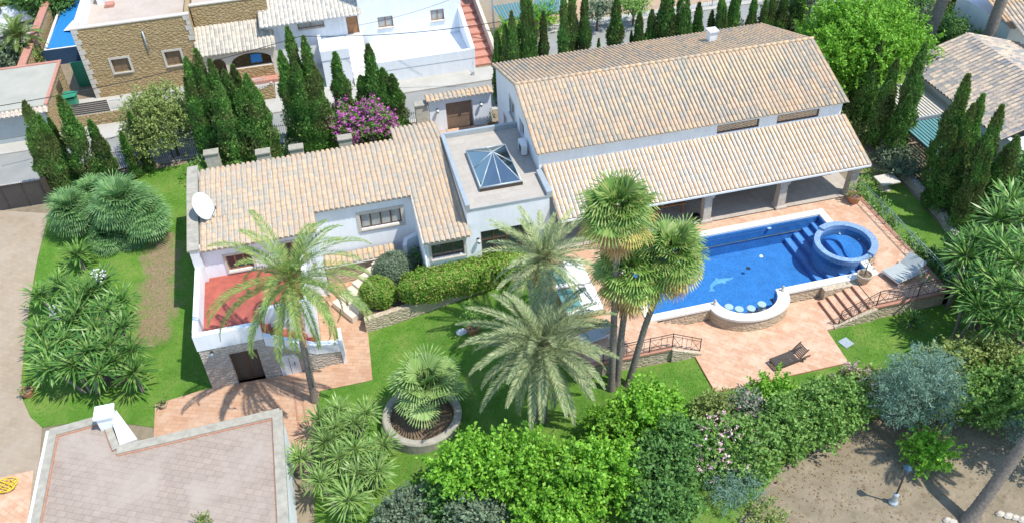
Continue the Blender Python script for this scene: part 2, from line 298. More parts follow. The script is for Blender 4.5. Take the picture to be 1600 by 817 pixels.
M['f_olive'] = leafmat('olive_green_leaf', [(0.084, 0.129, 0.031), (0.134, 0.185, 0.047), (0.190, 0.235, 0.067), (0.235, 0.269, 0.090)], 0.3, 0.5)
M['f_grey'] = leafmat('grey_green_leaf', [(0.080, 0.120, 0.070), (0.125, 0.170, 0.10), (0.175, 0.215, 0.14)], 0.3, 0.6)
M['f_teal'] = leafmat('blue_green_needles', [(0.079, 0.146, 0.104), (0.117, 0.197, 0.143), (0.164, 0.248, 0.185)], 0.3, 0.6)
M['f_hedge'] = leafmat('hedge_leaf', [(0.085, 0.20, 0.022), (0.135, 0.28, 0.030), (0.20, 0.35, 0.05), (0.26, 0.38, 0.07), (0.42, 0.27, 0.14)], 0.4, 0.5)
M['f_purple'] = leafmat('magenta_bract', [(0.30, 0.05, 0.22), (0.42, 0.10, 0.33), (0.48, 0.18, 0.40)], 0.3, 0.6)
M['f_flower'] = leafmat('white_yucca_flower', [(0.55, 0.58, 0.50), (0.72, 0.74, 0.68)], 0.2, 0.6)
M['f_pink'] = leafmat('pale_pink_blossom', [(0.45, 0.25, 0.30), (0.55, 0.38, 0.42)], 0.2, 0.6)
# ------------------------------------------------------------------ mesh collector
class MB:
    def __init__(s): s.v = []; s.f = []; s.uv = []; s.smooth = []
    def face(s, pts, uv=(0, 0), sm=False):
        b = len(s.v); s.v += [tuple(p) for p in pts]; s.f.append(tuple(range(b, b+len(pts)))); s.uv.append(uv); s.smooth.append(sm)
    def idx(s, verts, faces, uv=(0, 0), sm=False):
        b = len(s.v); s.v += [tuple(p) for p in verts]
        for f in faces: s.f.append(tuple(b+i for i in f)); s.uv.append(uv); s.smooth.append(sm)
    def hexa(s, c):   # 8 corners: bottom 4 ccw, top 4 ccw
        s.idx(c, [(3, 2, 1, 0), (4, 5, 6, 7), (0, 1, 5, 4), (1, 2, 6, 5), (2, 3, 7, 6), (3, 0, 4, 7)])
    def box(s, x0, y0, z0, x1, y1, z1):
        x0, x1 = sorted((x0, x1)); y0, y1 = sorted((y0, y1)); z0, z1 = sorted((z0, z1))
        s.hexa([(x0, y0, z0), (x1, y0, z0), (x1, y1, z0), (x0, y1, z0), (x0, y0, z1), (x1, y0, z1), (x1, y1, z1), (x0, y1, z1)]); return s
    def lbox(s, o, u, v, w_, a, b, c):   # local box: ranges a,b,c along u,v,w
        o, u, v, w_ = map(Vector, (o, u, v, w_))
        pts = [o+u*x+v*y+w_*z for z in c for (x, y) in ((a[0], b[0]), (a[1], b[0]), (a[1], b[1]), (a[0], b[1]))]
        s.hexa(pts); return s
    def prism(s, poly, z0, z1):
        n = len(poly); z0f = z0 if callable(z0) else (lambda x, y: z0); z1f = z1 if callable(z1) else (lambda x, y: z1)
        ar = sum(poly[i][0]*poly[(i+1) % n][1]-poly[(i+1) % n][0]*poly[i][1] for i in range(n))
        if ar < 0: poly = poly[::-1]
        vs = [(x, y, z0f(x, y)) for x, y in poly]+[(x, y, z1f(x, y)) for x, y in poly]
        fs = [tuple(range(n-1, -1, -1)), tuple(range(n, 2*n))]+[(i, (i+1) % n, n+(i+1) % n, n+i) for i in range(n)]
        s.idx(vs, fs); return s
    def tube(s, pts, r, seg=8, cap=True, sm=True):
        pts = [Vector(p) for p in pts]; n = len(pts); rr = r if hasattr(r, '__len__') else [r]*n
        ring = []; up = Vector((0, 0, 1)); prev = None
        for i, p in enumerate(pts):
            t = (pts[min(i+1, n-1)]-pts[max(i-1, 0)]).normalized()
            if prev is None:
                a = t.cross(up if abs(t.z) < 0.95 else Vector((1, 0, 0))).normalized()
            else:
                a = (prev - t*prev.dot(t)).normalized()
            prev = a; b = t.cross(a)
            ring += [p+(a*math.cos(2*math.pi*k/seg)+b*math.sin(2*math.pi*k/seg))*rr[i] for k in range(seg)]
        fs = [(i*seg+k, i*seg+(k+1) % seg, (i+1)*seg+(k+1) % seg, (i+1)*seg+k) for i in range(n-1) for k in range(seg)]
        s.idx(ring, fs, sm=sm)
        if cap:
            b = len(s.v)-len(ring)
            s.f += [tuple(b+k for k in range(seg))[::-1], tuple(b+(n-1)*seg+k for k in range(seg))]; s.uv += [(0, 0)]*2; s.smooth += [False]*2
        return s
    def lathe(s, c, prof, seg=20, sx=1, sy=1):
        c = Vector(c); vs = []
        for (r, z) in prof: vs += [c+Vector((r*sx*math.cos(2*math.pi*k/seg), r*sy*math.sin(2*math.pi*k/seg), z)) for k in range(seg)]
        n = len(prof); fs = [(i*seg+k, i*seg+(k+1) % seg, (i+1)*seg+(k+1) % seg, (i+1)*seg+k) for i in range(n-1) for k in range(seg)]
        fs += [tuple(range(seg))[::-1], tuple((n-1)*seg+k for k in range(seg))]
        s.idx(vs, fs); return s
    def build(s, name, mat, parent=None, bevel=0):
        me = bpy.data.meshes.new(name); me.from_pydata(s.v, [], s.f)
        me.materials.append(mat)
        uvl = me.uv_layers.new(name='UVMap'); cnt = [len(f) for f in s.f]
        arr = np.repeat(np.array(s.uv, dtype=np.float32), cnt, axis=0) if s.f else np.zeros((0, 2), np.float32)
        uvl.data.foreach_set('uv', arr.ravel()); me.polygons.foreach_set('use_smooth', np.array(s.smooth, dtype=bool))
        me.update()
        o = bpy.data.objects.new(name, me); C.objects.link(o)
        if parent is not None:
            o.parent = parent
            if parent.type == 'EMPTY' or parent.location.length > 0:
                bpy.context.view_layer.update(); o.matrix_parent_inverse = parent.matrix_world.inverted()
        if bevel:
            bm = o.modifiers.new('bevel', 'BEVEL'); bm.width = bevel; bm.segments = 2; bm.limit_method = 'ANGLE'
        return o
def tag(o, label=None, cat=None, group=None, kind=None):
    if label: o['label'] = label
    if cat: o['category'] = cat
    if group: o['group'] = group
    if kind: o['kind'] = kind
    return o
def thing(name, label, cat, loc=(0, 0, 0), group=None, rotz=0):
    o = bpy.data.objects.new(name, None); C.objects.link(o); o.location = loc; o.rotation_euler = (0, 0, rotz); o.empty_display_size = 0.3
    bpy.context.view_layer.update()
    return tag(o, label, cat, group)
def struct(o): o['kind'] = 'structure'; return o
def part_local(o, parent):   # mesh already in the parent's local space
    o.parent = parent; o.matrix_parent_inverse = Matrix.Identity(4); return o
def copy_tree(o, parent=None):
    c = o.copy(); C.objects.link(c)
    if parent is not None: c.parent = parent
    for ch in list(o.children): copy_tree(ch, c)
    return c
ORD = ['first', 'second', 'third', 'fourth', 'fifth', 'sixth', 'seventh', 'eighth', 'ninth', 'tenth', 'eleventh', 'twelfth', 'thirteenth', 'fourteenth', 'fifteenth', 'sixteenth', 'seventeenth', 'eighteenth', 'nineteenth', 'twentieth', 'twenty-first', 'twenty-second', 'twenty-third', 'twenty-fourth', 'twenty-fifth', 'twenty-sixth']
# panel with openings: a along u, b up, thickness back along -n
def panel(mb, o, u, n, w0, w1, z0, z1, th, holes=()):
    o, u, n = Vector(o), Vector(u), Vector(n); Z = Vector((0, 0, 1))
    xs = sorted({w0, w1, *[h[0] for h in holes], *[h[1] for h in holes]}); zs = sorted({z0, z1, *[h[2] for h in holes], *[h[3] for h in holes]})
    P = lambda a, b, d: o+u*a+Z*b-n*d
    for i in range(len(xs)-1):
        for j in range(len(zs)-1):
            a0, a1, b0, b1 = xs[i], xs[i+1], zs[j], zs[j+1]
            if any(h[0] <= a0 and a1 <= h[1] and h[2] <= b0 and b1 <= h[3] for h in holes): continue
            mb.face([P(a0, b0, 0), P(a1, b0, 0), P(a1, b1, 0), P(a0, b1, 0)])
            mb.face([P(a0, b1, th), P(a1, b1, th), P(a1, b0, th), P(a0, b0, th)])
    for (a0, a1, b0, b1) in [(w0, w1, z0, z1)]:
        for q in ([(a0, b0), (a0, b1)], [(a1, b1), (a1, b0)], [(a0, b1), (a1, b1)], [(a1, b0), (a0, b0)]):
            mb.face([P(*q[0], 0), P(*q[1], 0), P(*q[1], th), P(*q[0], th)])
    for (a0, a1, b0, b1) in holes:
        for q in ([(a0, b1), (a0, b0)], [(a1, b0), (a1, b1)], [(a1, b1), (a0, b1)], [(a0, b0), (a1, b0)]):
            mb.face([P(*q[0], 0), P(*q[1], 0), P(*q[1], th), P(*q[0], th)])
def window(parent, o, u, n, a0, a1, b0, b1, rec=0.1, fr=0.07, mull=1, bars=0, frame='wood', pane='pane', surround=None, sill=True, sw=0.14, name='window'):
    """timber frame + mullions; pane and sill are sub-parts; set in an opening of the wall"""
    o, u, n = Vector(o), Vector(u), Vector(n); Z = Vector((0, 0, 1)); f = MB()
    L = lambda mb, a, b, d: mb.lbox(o, u, Z, n, a, b, d)
    d = (-rec-0.06, -rec)
    L(f, (a0, a1), (b0, b0+fr), d); L(f, (a0, a1), (b1-fr, b1), d); L(f, (a0, a0+fr), (b0+fr, b1-fr), d); L(f, (a1-fr, a1), (b0+fr, b1-fr), d)
    for k in range(mull):
        x = a0+(a1-a0)*(k+1)/(mull+1); L(f, (x-fr*0.55, x+fr*0.55), (b0+fr, b1-fr), (-rec-0.055, -rec-0.002))
    for k in range(bars):
        z = b0+(b1-b0)*(k+1)/(bars+1); L(f, (a0+fr, a1-fr), (z-fr*0.4, z+fr*0.4), (-rec-0.052, -rec-0.006))
    fo = f.build(name, M[frame], parent)
    g = MB(); L(g, (a0+0.01, a1-0.01), (b0+0.01, b1-0.01), (-rec-0.045, -rec-0.035)); g.build('pane', M[pane], fo)
    if surround:
        s = MB(); e = 0.035
        L(s, (a0-sw, a0), (b0-sw, b1+sw), (-0.02, e)); L(s, (a1, a1+sw), (b0-sw, b1+sw), (-0.02, e)); L(s, (a0, a1), (b1, b1+sw), (-0.02, e)); L(s, (a0, a1), (b0-sw, b0), (-0.02, e))
        s.build('surround', M[surround], fo)
    if sill:
        s = MB(); L(s, (a0-0.05, a1+0.05), (b0-0.075, b0-0.004), (-0.08, 0.11)); s.build('sill', M['frame_stone'], fo)
    return fo
def arch_pts(a0, a1, z0, zs, k=12):
    r = (a1-a0)/2; c = (a0+a1)/2
    return [(a0, z0), (a1, z0)]+[(c+r*math.cos(math.pi*i/k), zs+r*0.55*math.sin(math.pi*i/k)) for i in range(k+1)]
# barrel tiles: P0 eave corner, U along the eave, V up the slope
def tiles(mb, P0, U, V, ncol, pitch, length, course=0.44, c0=0, j0=0, amp=0.072, jit=0.010):
    P0, U, V = Vector(P0), Vector(U).normalized(), Vector(V).normalized(); N = U.cross(V)
    if N.z < 0: N = -N
    nc = max(1, int(round(length/course))); course = length/nc
    wc = 0.36*pitch; amp = min(amp, pitch*0.26)
    for i in range(ncol):
        x = (i+0.5)*pitch
        for j in range(nc):
            s0 = j*course-0.03; s1 = (j+1)*course+0.01
            dx = random.uniform(-jit, jit); dn = random.uniform(-0.006, 0.006); tw = random.uniform(-jit, jit)*0.6
            vs = []
            for (s_, k, lift, d2) in ((s0, 1.04, 0.014, dx), (s1, 0.97, 0.0, dx+tw)):
                ps = []
                for q in range(7):
                    a = math.pi*q/6; ps.append((x+d2-wc*k*math.cos(a), amp*k*math.sin(a)+0.012+lift+dn))
                for (a, h) in ps: vs.append(P0+U*a+V*s_+N*h)
            mb.idx(vs, [(q, q+1, 8+q, 7+q) for q in range(6)], (i+c0+0.5, j+j0+0.5), True)
            # tile lip at the lower end
            low = [v-N*0.012 for v in vs[:7]]
            mb.idx(vs[:7]+low, [(q+1, q, 7+q, 8+q) for q in range(6)], (i+c0+0.5, j+j0+0.5), False)
            # channel tile between
            xa, xb = x+wc*0.8, x+pitch-wc*0.8
            cs = []
            for s_, lf in ((s0, 0.008), (s1, 0.0)):
                for t in (0, 0.33, 0.67, 1): cs.append(P0+U*(xa+(xb-xa)*t)+V*s_+N*(0.012+lf-0.03*math.sin(math.pi*t)))
            mb.idx(cs, [(q, q+1, 5+q, 4+q) for q in range(3)], (i+c0+200.5, j+j0+0.5), True)
# ------------------------------------------------------------------ ground
def drape(name, poly, off, mat, step=1.0, zf=T, bare=None):
    bm = bmesh.new(); f = bm.faces.new([bm.verts.new((p[0], p[1], 0)) for p in poly])
    xs = [p[0] for p in poly]; ys = [p[1] for p in poly]
    for ax, lo, hi in ((0, min(xs), max(xs)), (1, min(ys), max(ys))):
        v = math.floor(lo/step)*step+step
        while v < hi:
            co = (v, 0, 0) if ax == 0 else (0, v, 0); no = (1, 0, 0) if ax == 0 else (0, 1, 0)
            bmesh.ops.bisect_plane(bm, geom=bm.verts[:]+bm.edges[:]+bm.faces[:], plane_co=co, plane_no=no, dist=1e-5); v += step
    for v in bm.verts: v.co.z = zf(v.co.x, v.co.y)+off
    bmesh.ops.recalc_face_normals(bm, faces=bm.faces)
    if sum(fc.normal.z*fc.calc_area() for fc in bm.faces) < 0: bmesh.ops.reverse_faces(bm, faces=bm.faces)
    me = bpy.data.meshes.new(name); bm.to_mesh(me); bm.free(); me.materials.append(mat)
    if bare:
        a = me.attributes.new('bare', 'FLOAT', 'POINT'); a.data.foreach_set('value', [bare(v.co.x, v.co.y) for v in me.vertices])
    o = bpy.data.objects.new(name, me); C.objects.link(o); o['kind'] = 'structure'; return o
gx = list(np.arange(-34, 46.1, 0.8)); gy_ = list(np.arange(2, 66.1, 0.8))
gx = [-140, -100, -70, -50, -40]+gx+[52, 60, 75, 100, 140]; gy_ = [-60, -30, -10]+gy_+[72, 80, 95, 120, 180]
gv = [(x, y, T(x, y)) for y in gy_ for x in gx]; W_ = len(gx); gf = []
for j in range(len(gy_)-1):
    for i in range(W_-1):
        cx, cy = (gx[i]+gx[i+1])/2, (gy_[j]+gy_[j+1])/2
        if 13.6 < cx < 26.9 and 29.9 < cy < 34.6 or 17.2 < cx < 20.4 and 28.8 < cy < 30.2: continue
        gf.append((j*W_+i, j*W_+i+1, (j+1)*W_+i+1, (j+1)*W_+i))
me = bpy.data.meshes.new('ground'); me.from_pydata(gv, [], gf); me.materials.append(M['dirt'])
ground = bpy.data.objects.new('ground', me); C.objects.link(ground); struct(ground)
def xy(p): return (p.x, p.y)
# lawns
def seg_d(x, y, a, b):
    ax, ay = a; bx, by = b; t = ((x-ax)*(bx-ax)+(y-ay)*(by-ay))/((bx-ax)**2+(by-ay)**2); t = max(0, min(1, t))
    return math.hypot(x-ax-t*(bx-ax), y-ay-t*(by-ay))
b1, b2 = xy(atT(255, 385)), xy(atT(238, 520))
def bare_l(x, y): return 0.62*max(0, 1-seg_d(x, y, b1, b2)/2.1)
edge = [xy(atT(*p)) for p in ((78, 335), (68, 370), (57, 415), (46, 480), (38, 540), (34, 590), (36, 625), (48, 652), (66, 668))]
lawn_left = edge + [xy(atT(150, 655)), xy(atT(242, 668)), xy(atT(243, 632)), xy(atT(320, 612)), (-8.9, 33.6), (-8.7, 52.6), (-17.5, 52.6)]
drape('lawn', lawn_left, 0.03, M['grass'], 0.7, bare=bare_l)
lawn_mid = [(-0.75, 35.5), (10, 35.7), (10, 27.3), (15, 27.1), (14.97, 24.7), (21.95, 24.7), (22.05, 26.95), (24, 27.1), (29, 27.1), (29.2, 36.5), (30.6, 39.5), (33, 39), (32.6, 33), (31.0, 24), (26, 22.5), (22.5, 21.6), (16, 20.0), (12.5, 17.6), (9, 16), (4, 16), (-2, 16), (-4.5, 22), (-4.1, 28.5), (-3.6, 31.8), (-0.85, 31.75)]
def bare_m(x, y): return 0.1 + (0.25 if x > 29 and y > 37.5 else 0)
drape('lawn', lawn_mid, 0.03, M['grass'], 0.7, bare=bare_m)
drape('lawn', [(-8.5, 45.4), (2.5, 45.4), (2.5, 47.2), (5.6, 47.2), (5.6, 52.8), (-8.5, 53.4)], 0.03, M['grass'], 0.8, bare=lambda x, y: 0.15)
drape('lawn', [(37, 46), (60, 46), (60, 62), (40, 60)], 0.03, M['grass'], 2, bare=lambda x, y: 0.15)
drape('bare_soil', [(x, y) for x, y in [xy(atT(165, 470)), xy(atT(100, 500)), xy(atT(110, 570)), xy(atT(175, 605)), xy(atT(222, 592)), xy(atT(200, 520))]], 0.045, M['soil'], 0.7)
# driveway
drv = [xy(atT(0, 330)), *edge, xy(atT(60, 760)), xy(atT(40, 830)), (-30, 20), (-40, 35), (-40, 50)]
drape('driveway', drv, 0.05, M['driveway'], 0.8)
drape('paved_yard', [xy(atT(-60, 760)), xy(atT(53, 735)), xy(atT(40, 860)), xy(atT(-60, 860))], 0.06, M['terracotta'], 0.8)
# patio round the stone basement
pat = [xy(atT(*p)) for p in ((240, 690), (243, 632), (320, 609))]+[(-8.9, 33.5), (-3.2, 33.3), (-3.2, 39.6), (1.2, 39.6), (1.2, 36.0), (-0.62, 35.6), (-0.75, 33.0), (-0.82, 31.75), (-3.55, 31.75), (-3.95, 29.6), (-4.3, 27.5)]
drape('patio', pat, 0.055, M['patio'], 0.7)
# two low steps across the patio
for k, (pa, pb) in enumerate((((458, 594), (470, 690)), ((471, 616), (484, 686)))):
    a = atT(*pa); b = atT(*pb); s = MB(); d = (b-a).normalized(); nn = Vector((-d.y, d.x, 0))
    s.lbox(a, d, nn, (0, 0, 1), (0, (b-a).length), (-0.04, 0.04), (-0.1, 0.09)); struct(s.build('step_edge', M['brick_edge']))
# street, pavements
def flat(name, poly, z, mat): 
    mb = MB(); n = len(poly); ar = sum(poly[i][0]*poly[(i+1) % n][1]-poly[(i+1) % n][0]*poly[i][1] for i in range(n))
    mb.face([(x, y, z) for x, y in (poly if ar > 0 else poly[::-1])]); return struct(mb.build(name, mat))
flat('street', [(-60, 53.6), (60, 53.6), (60, 64), (17.5, 63.7), (14.5, 60.2), (13.5, 57.5), (-60, 57.5)], 0.02, M['asphalt'])
pv = MB(); pv.box(-60, 57.5, -0.2, 13.4, 59.55, 0.13); struct(pv.build('pavement', M['concrete']))
pv = MB(); pv.box(13.5, 59.1, -0.2, 60, 59.5, 0.10); struct(pv.build('kerb', M['concrete']))
pv = MB(); pv.box(-60, 53.2, -0.2, 60, 53.6, 0.10); struct(pv.build('kerb', M['concrete']))
pv = MB(); pv.box(17.5, 63.65, -0.2, 60, 65.0, 0.13); struct(pv.build('pavement', M['concrete']))
flat('yard', [(-30, 59.55), (-4.4, 59.55), (-4.4, 64), (-30, 64)], 0.05, M['concrete'])
flat('yard', [(-4.3, 59.6), (3.3, 59.6), (3.3, 64), (-4.3, 64)], 0.05, M['concrete'])
flat('garden_path', [(15, 65.0), (60, 65.0), (60, 69), (15, 69)], 0.05, plain('orange_brown_soil', (0.40, 0.27, 0.17), 0.95, var=0.25))
flat('road', [(17, 69), (90, 69), (90, 75), (17, 75)], 0.06, M['concrete'])
flat('road', [(36, 62), (90, 56), (90, 80), (36, 80)], 0.07, M['asphalt'])
flat('car_park', [(-90, 66), (-23, 66), (-22, 110), (-90, 110)], 0.04, M['concrete'])
# entrance forecourt at the gate
flat('forecourt', [(5.7, 45.5), (10.2, 45.5), (10.2, 51.5), (5.7, 51.5)], 0.06, M['terracotta'])
# ------------------------------------------------------------------ pool terrace
DZ = 0.85
deck_outer = [(9.2, 36.0), (9.2, 27.25), (13.72, 27.25), (13.72, 29.3), (22.6, 29.3), (24.75, 29.3), (24.75, 27.15), (28.85, 27.15), (28.95, 36.1)]
dk = MB()   # paved top around the pool, then the stone skirt walls
def rect(mb, x0, y0, x1, y1, z): mb.face([(x0, y0, z), (x1, y0, z), (x1, y1, z), (x0, y1, z)])
PX0, PX1, PY0, PY1 = 13.2, 26.2, 29.3, 35.27
rect(dk, 9.2, 27.25, 13.72, 29.3, DZ); rect(dk, 9.2, 29.3, PX0, 36.05, DZ); rect(dk, PX0, PY1, 29, 36.05, DZ)
_a = [math.acos((PX1-25.82)/1.55)*(1-2*k/24) for k in range(25)]; dk.face([(PX1, 29.3, DZ), (29, 29.3, DZ), (29, PY1, DZ), (PX1, PY1, DZ)]+[(25.82+1.55*math.cos(a), 32.08+1.55*math.sin(a), DZ) for a in _a]); rect(dk, 24.75, 27.15, 29, 29.3, DZ)
struct(dk.build('pool_terrace', M['terracotta']))
rect(pf := MB(), 10.3, 36.05, 29.0, 39.2, DZ+0.02); struct(pf.build('porch_floor', M['porchfloor']))
es = MB(); es.box(10.3, 36.0, DZ-0.1, 29.0, 36.05, DZ+0.021); struct(es.build('step_edge', M['metal_dark']))
sk = MB()
for a, b in (((9.2, 27.25), (13.72, 27.25)), ((24.75, 27.15), (28.98, 27.15)), ((28.98, 27.15), (28.98, 39.2)), ((9.2, 39), (9.2, 27.25))):
    a, b = Vector((*a, 0)), Vector((*b, 0)); d = (b-a).normalized(); nn = Vector((d.y, -d.x, 0))
    sk.lbox(a, d, nn, (0, 0, 1), (0, (b-a).length), (-0.25, 0.0), (-1.2, DZ-0.10))
sw_ = sk.build('terrace_wall', M['stone_b']); tag(sw_, 'beige rubble stone retaining wall holding up the paved pool terrace', 'wall')
eg = MB()
for a, b in (((9.2, 27.25), (13.72, 27.25)), ((24.75, 27.15), (28.98, 27.15)), ((28.98, 27.15), (28.98, 36.0)), ((9.2, 36), (9.2, 27.25))):
    a, b = Vector((*a, 0)), Vector((*b, 0)); d = (b-a).normalized(); nn = Vector((d.y, -d.x, 0))
    eg.lbox(a, d, nn, (0, 0, 1), (0, (b-a).length), (-0.22, 0.04), (DZ-0.098, DZ+0.012))
eg.build('brick_edging', M['brick_edge'], sw_)
# lower platform
pl = MB(); PZ = 0.10
poly = [(14.97, 24.72), (21.95, 24.72), (22.05, 27.0), (23.1, 27.1), (23.1, 29.3), (13.6, 29.3), (13.6, 27.25), (14.97, 27.2)]
pl.prism(poly, -0.6, PZ); struct(pl.build('paved_platform', M['terracotta']))
pe = MB(); pe.box(14.94, 24.69, -0.6, 21.98, 24.72, PZ+0.004); pe.box(14.94, 24.722, -0.6, 14.97, 27.2, PZ+0.004); struct(pe.build('platform_edging', M['brick_edge']))
# stairs to the lower platform
st = thing('terrace_stairs', 'terracotta steps beside the hot tub leading down to the lower platform', 'stairs', (23.6, 28.1, 0))
for k in range(5):
    x0 = 22.68+0.44*k; t = MB(); t.box(x0, 27.2, -0.2, 24.8, 28.95-0.0*k, PZ+0.15*(k+1)); t.build('step', M['terracotta'], st)
    r_ = MB(); r_.box(x0-0.03, 27.22, PZ+0.15*k+0.005, x0-0.002, 28.95, PZ+0.15*(k+1)+0.003); r_.build('riser', M['brick_edge'], st)
sw2 = MB(); sw2.prism([(22.5, 27.0), (24.75, 27.0), (24.75, 27.19), (22.5, 27.19)], -0.6, lambda x, y: PZ+0.05+max(0, (x-22.5))*0.30); sw2.build('side_wall', M['stone_b'], st)
sw3 = MB(); sw3.box(22.9, 28.96, -0.4, 24.75, 29.29, DZ-0.02); sw3.build('pool_side_wall', M['stone_b'], st)
st = thing('terrace_stairs', 'short terracotta steps under the iron railing left of the bar counter', 'stairs', (14.4, 28.2, 0))
for k in range(4):
    t = MB(); t.box(13.72, 27.3, -0.1, 15.2-0.37*k, 29.28, PZ+0.15*(k+1)); t.build('step', M['terracotta'], st)
t = MB(); t.prism([(13.70, 27.1), (15.3, 27.1), (15.3, 27.29), (13.70, 27.29)], -0.6, lambda x, y: DZ+0.02-max(0, (x-13.72))*0.42); t.build('side_wall', M['stone_b'], st)
# ------------------------------------------------------------------ swimming pool
pool = thing('swimming_pool', 'large blue mosaic swimming pool with white coping and curved bar end', 'swimming pool', (19.5, 32.2, 0.6))
BX, BRX, BRY = 18.8, 2.15, 1.42
def outline(ins, bins):   # pool outline inset from the outer coping edge
    x0, x1, y0, y1 = PX0+ins, PX1-ins, PY0+ins, PY1-ins
    rx, ry = BRX-bins, BRY-bins
    pts = [(x0, y0), (BX-rx, y0)]+[(BX-rx*math.cos(math.pi*k/24), y0-(ry+ins if bins else ry)*math.sin(math.pi*k/24)*1.0) for k in range(1, 24)]+[(BX+rx, y0), (x1, y0), (x1, y1), (x0, y1)]
    return pts
outer = outline(0, 0); CO = 0.42
inner = outline(CO, 0.5)
cp = MB(); n_ = len(outer); zt, zb = 0.93, 0.80
def coping_edges():
    for i in range(n_):
        j = (i+1) % n_; e = (outer[i], outer[j], inner[i], inner[j])
        if e[0][0] == PX1 and e[1][0] == PX1:   # the hot tub interrupts the right side
            xi = e[2][0]; yield (e[0], (PX1, 30.55), e[2], (xi, 30.55)); yield ((PX1, 33.62), e[1], (xi, 33.62), e[3])
        else: yield e
for o0, o1, i0, i1 in coping_edges():
    cp.face([(*o0, zt), (*o1, zt), (*i1, zt), (*i0, zt)]); cp.face([(*o0, zb), (*o1, zb), (*o1, zt), (*o0, zt)]); cp.face([(*i0, zt), (*i1, zt), (*i1, zb), (*i0, zb)])
cp.build('coping', M['coping'], pool)
bs = MB(); FZ = -0.75
for o0, o1, i0, i1 in coping_edges():
    bs.face([(*i0, zb), (*i1, zb), (*i1, FZ), (*i0, FZ)])
bs.face([(*p, FZ) for p in inner]); bs.build('basin', M['mosaic'], pool)
ow = MB()
vis = [p for p in outer]
for i in range(26):
    o0, o1 = outer[i], outer[i+1]
    q = lambda p: (p[0], p[1]+0.05)
    ow.face([(*q(o0), -0.5), (*q(o1), -0.5), (*q(o1), zb), (*q(o0), zb)])
ow.build('outer_wall', M['stone_b'], pool)
for k in range(4):   # entry steps along the right side
    s = MB(); x0 = 23.85+0.5*k; s.box(x0, PY0+CO+0.005, FZ, x0+0.5 if k < 3 else PX1-CO-0.005, PY1-CO-0.005, FZ+0.28*(k+1)); so_ = s.build('step', M['mosaic'], pool)
    s = MB(); s.box(x0+0.02, PY0+CO+0.02, FZ+0.28*(k+1)+0.003, x0+0.30, PY1-CO-0.02, FZ+0.28*(k+1)+0.010); s.build('tread_band', M['mosaic_step'], so_)
for k, a in enumerate((205, 238, 270, 305)):   # bar stools in the water
    bxx = BX+0.0+1.15*math.cos(R(a))*1.0; byy = PY0+CO+0.05+0.72*math.sin(R(a)); s = MB()
    s.lathe((bxx, byy, 0), [(0.16, FZ), (0.13, -0.1), (0.14, 0.5), (0.23, 0.55), (0.23, 0.62), (0.20, 0.64)], 18); s.build('bar_stool', M['coping'], pool)
for (lx, ly) in ((16.95, 29.52), (20.75, 29.52)):
    s = MB(); s.lathe((lx, ly, zt), [(0.10, 0), (0.09, 0.1), (0.05, 0.16), (0.07, 0.3), (0.02, 0.36)], 10); s.build('spout', M['sand'], pool)
# dolphin figure in the floor mosaic
dc = atx(1122, 440, 0) if False else at(1122, 441, FZ); dpts = [(-0.95, -0.42), (-0.72, -0.38), (-0.62, -0.10), (-0.35, 0.12), (-0.05, 0.24), (0.10, 0.42), (0.22, 0.24), (0.55, 0.16), (0.82, 0.06), (1.05, 0.05), (0.98, -0.05), (0.70, -0.10), (0.45, -0.10), (0.30, -0.30), (0.20, -0.12), (-0.15, -0.10), (-0.45, -0.18), (-0.60, -0.32), (-0.55, -0.58), (-0.72, -0.50)]
dm = MB(); ang = R(8); ca, sa = math.cos(ang), math.sin(ang)
dm.face([(dc.x+0.95*(x*ca-y*sa), dc.y+0.95*(x*sa+y*ca), FZ+0.006) for x, y in dpts]); dm.build('dolphin_mosaic', M['dolphin'], pool)
dr = at(1169, 419, FZ); s = MB(); s.lathe((dr.x, dr.y, FZ), [(0.13, 0.004), (0.12, 0.02)], 14); s.build('drain', M['metal_dark'], pool)
fl = at(1189, 401, 0.7); s = MB(); s.lathe((fl.x, fl.y, 0.68), [(0.09, 0), (0.11, 0.05), (0.06, 0.1)], 12); fo = s.build('chlorine_float', M['whitecloth']); tag(fo, 'small white float drifting in the middle of the pool', 'float')
fl = at(1204, 360, 0.6); s = MB(); s.lathe((fl.x, 34.80, 0.6), [(0.1, 0), (0.12, 0.04)], 12); s.build('skimmer', M['metal_white'], pool)
wt = MB(); WZ = 0.68; wt.face([(*p, WZ) for p in inner]); struct(wt.build('water', M['water']))
# ------------------------------------------------------------------ hot tub at the pool's right end
HX, HY = 25.82, 32.08
tub = thing('hot_tub', 'round blue mosaic hot tub joined to the right end of the pool', 'hot tub', (HX, HY, DZ))
def ring(mb, r0, r1, z0, z1, a0, a1, k=40):
    for i in range(k):
        A, B = R(a0+(a1-a0)*i/k), R(a0+(a1-a0)*(i+1)/k); P = lambda r, a, z: (HX+r*math.cos(a), HY+r*math.sin(a), z)
        mb.face([P(r0, A, z1), P(r1, A, z1), P(r1, B, z1), P(r0, B, z1)]); mb.face([P(r1, A, z0), P(r1, B, z0), P(r1, B, z1), P(r1, A, z1)], sm=True); mb.face([P(r0, B, z0), P(r0, A, z0), P(r0, A, z1), P(r0, B, z1)], sm=True)
    for a in (R(a0), R(a1)):
        mb.face([P(r0, a, z0), P(r1, a, z0), P(r1, a, z1), P(r0, a, z1)])
rm = MB(); ring(rm, 1.34, 1.71, -0.75, 1.12, -62, 118); rm.build('rim', M['mosaic_rim'], tub)
rm = MB(); ring(rm, 1.34, 1.65, -0.75, 0.98, 118, 298); rm.build('rim', M['mosaic_rim'], tub)
bt = MB(); bt.lathe((HX, HY, 0), [(1.335, -0.1), (1.335, -0.02)], 40); bt.build('basin', M['mosaic'], tub)
bn = MB(); sp = []
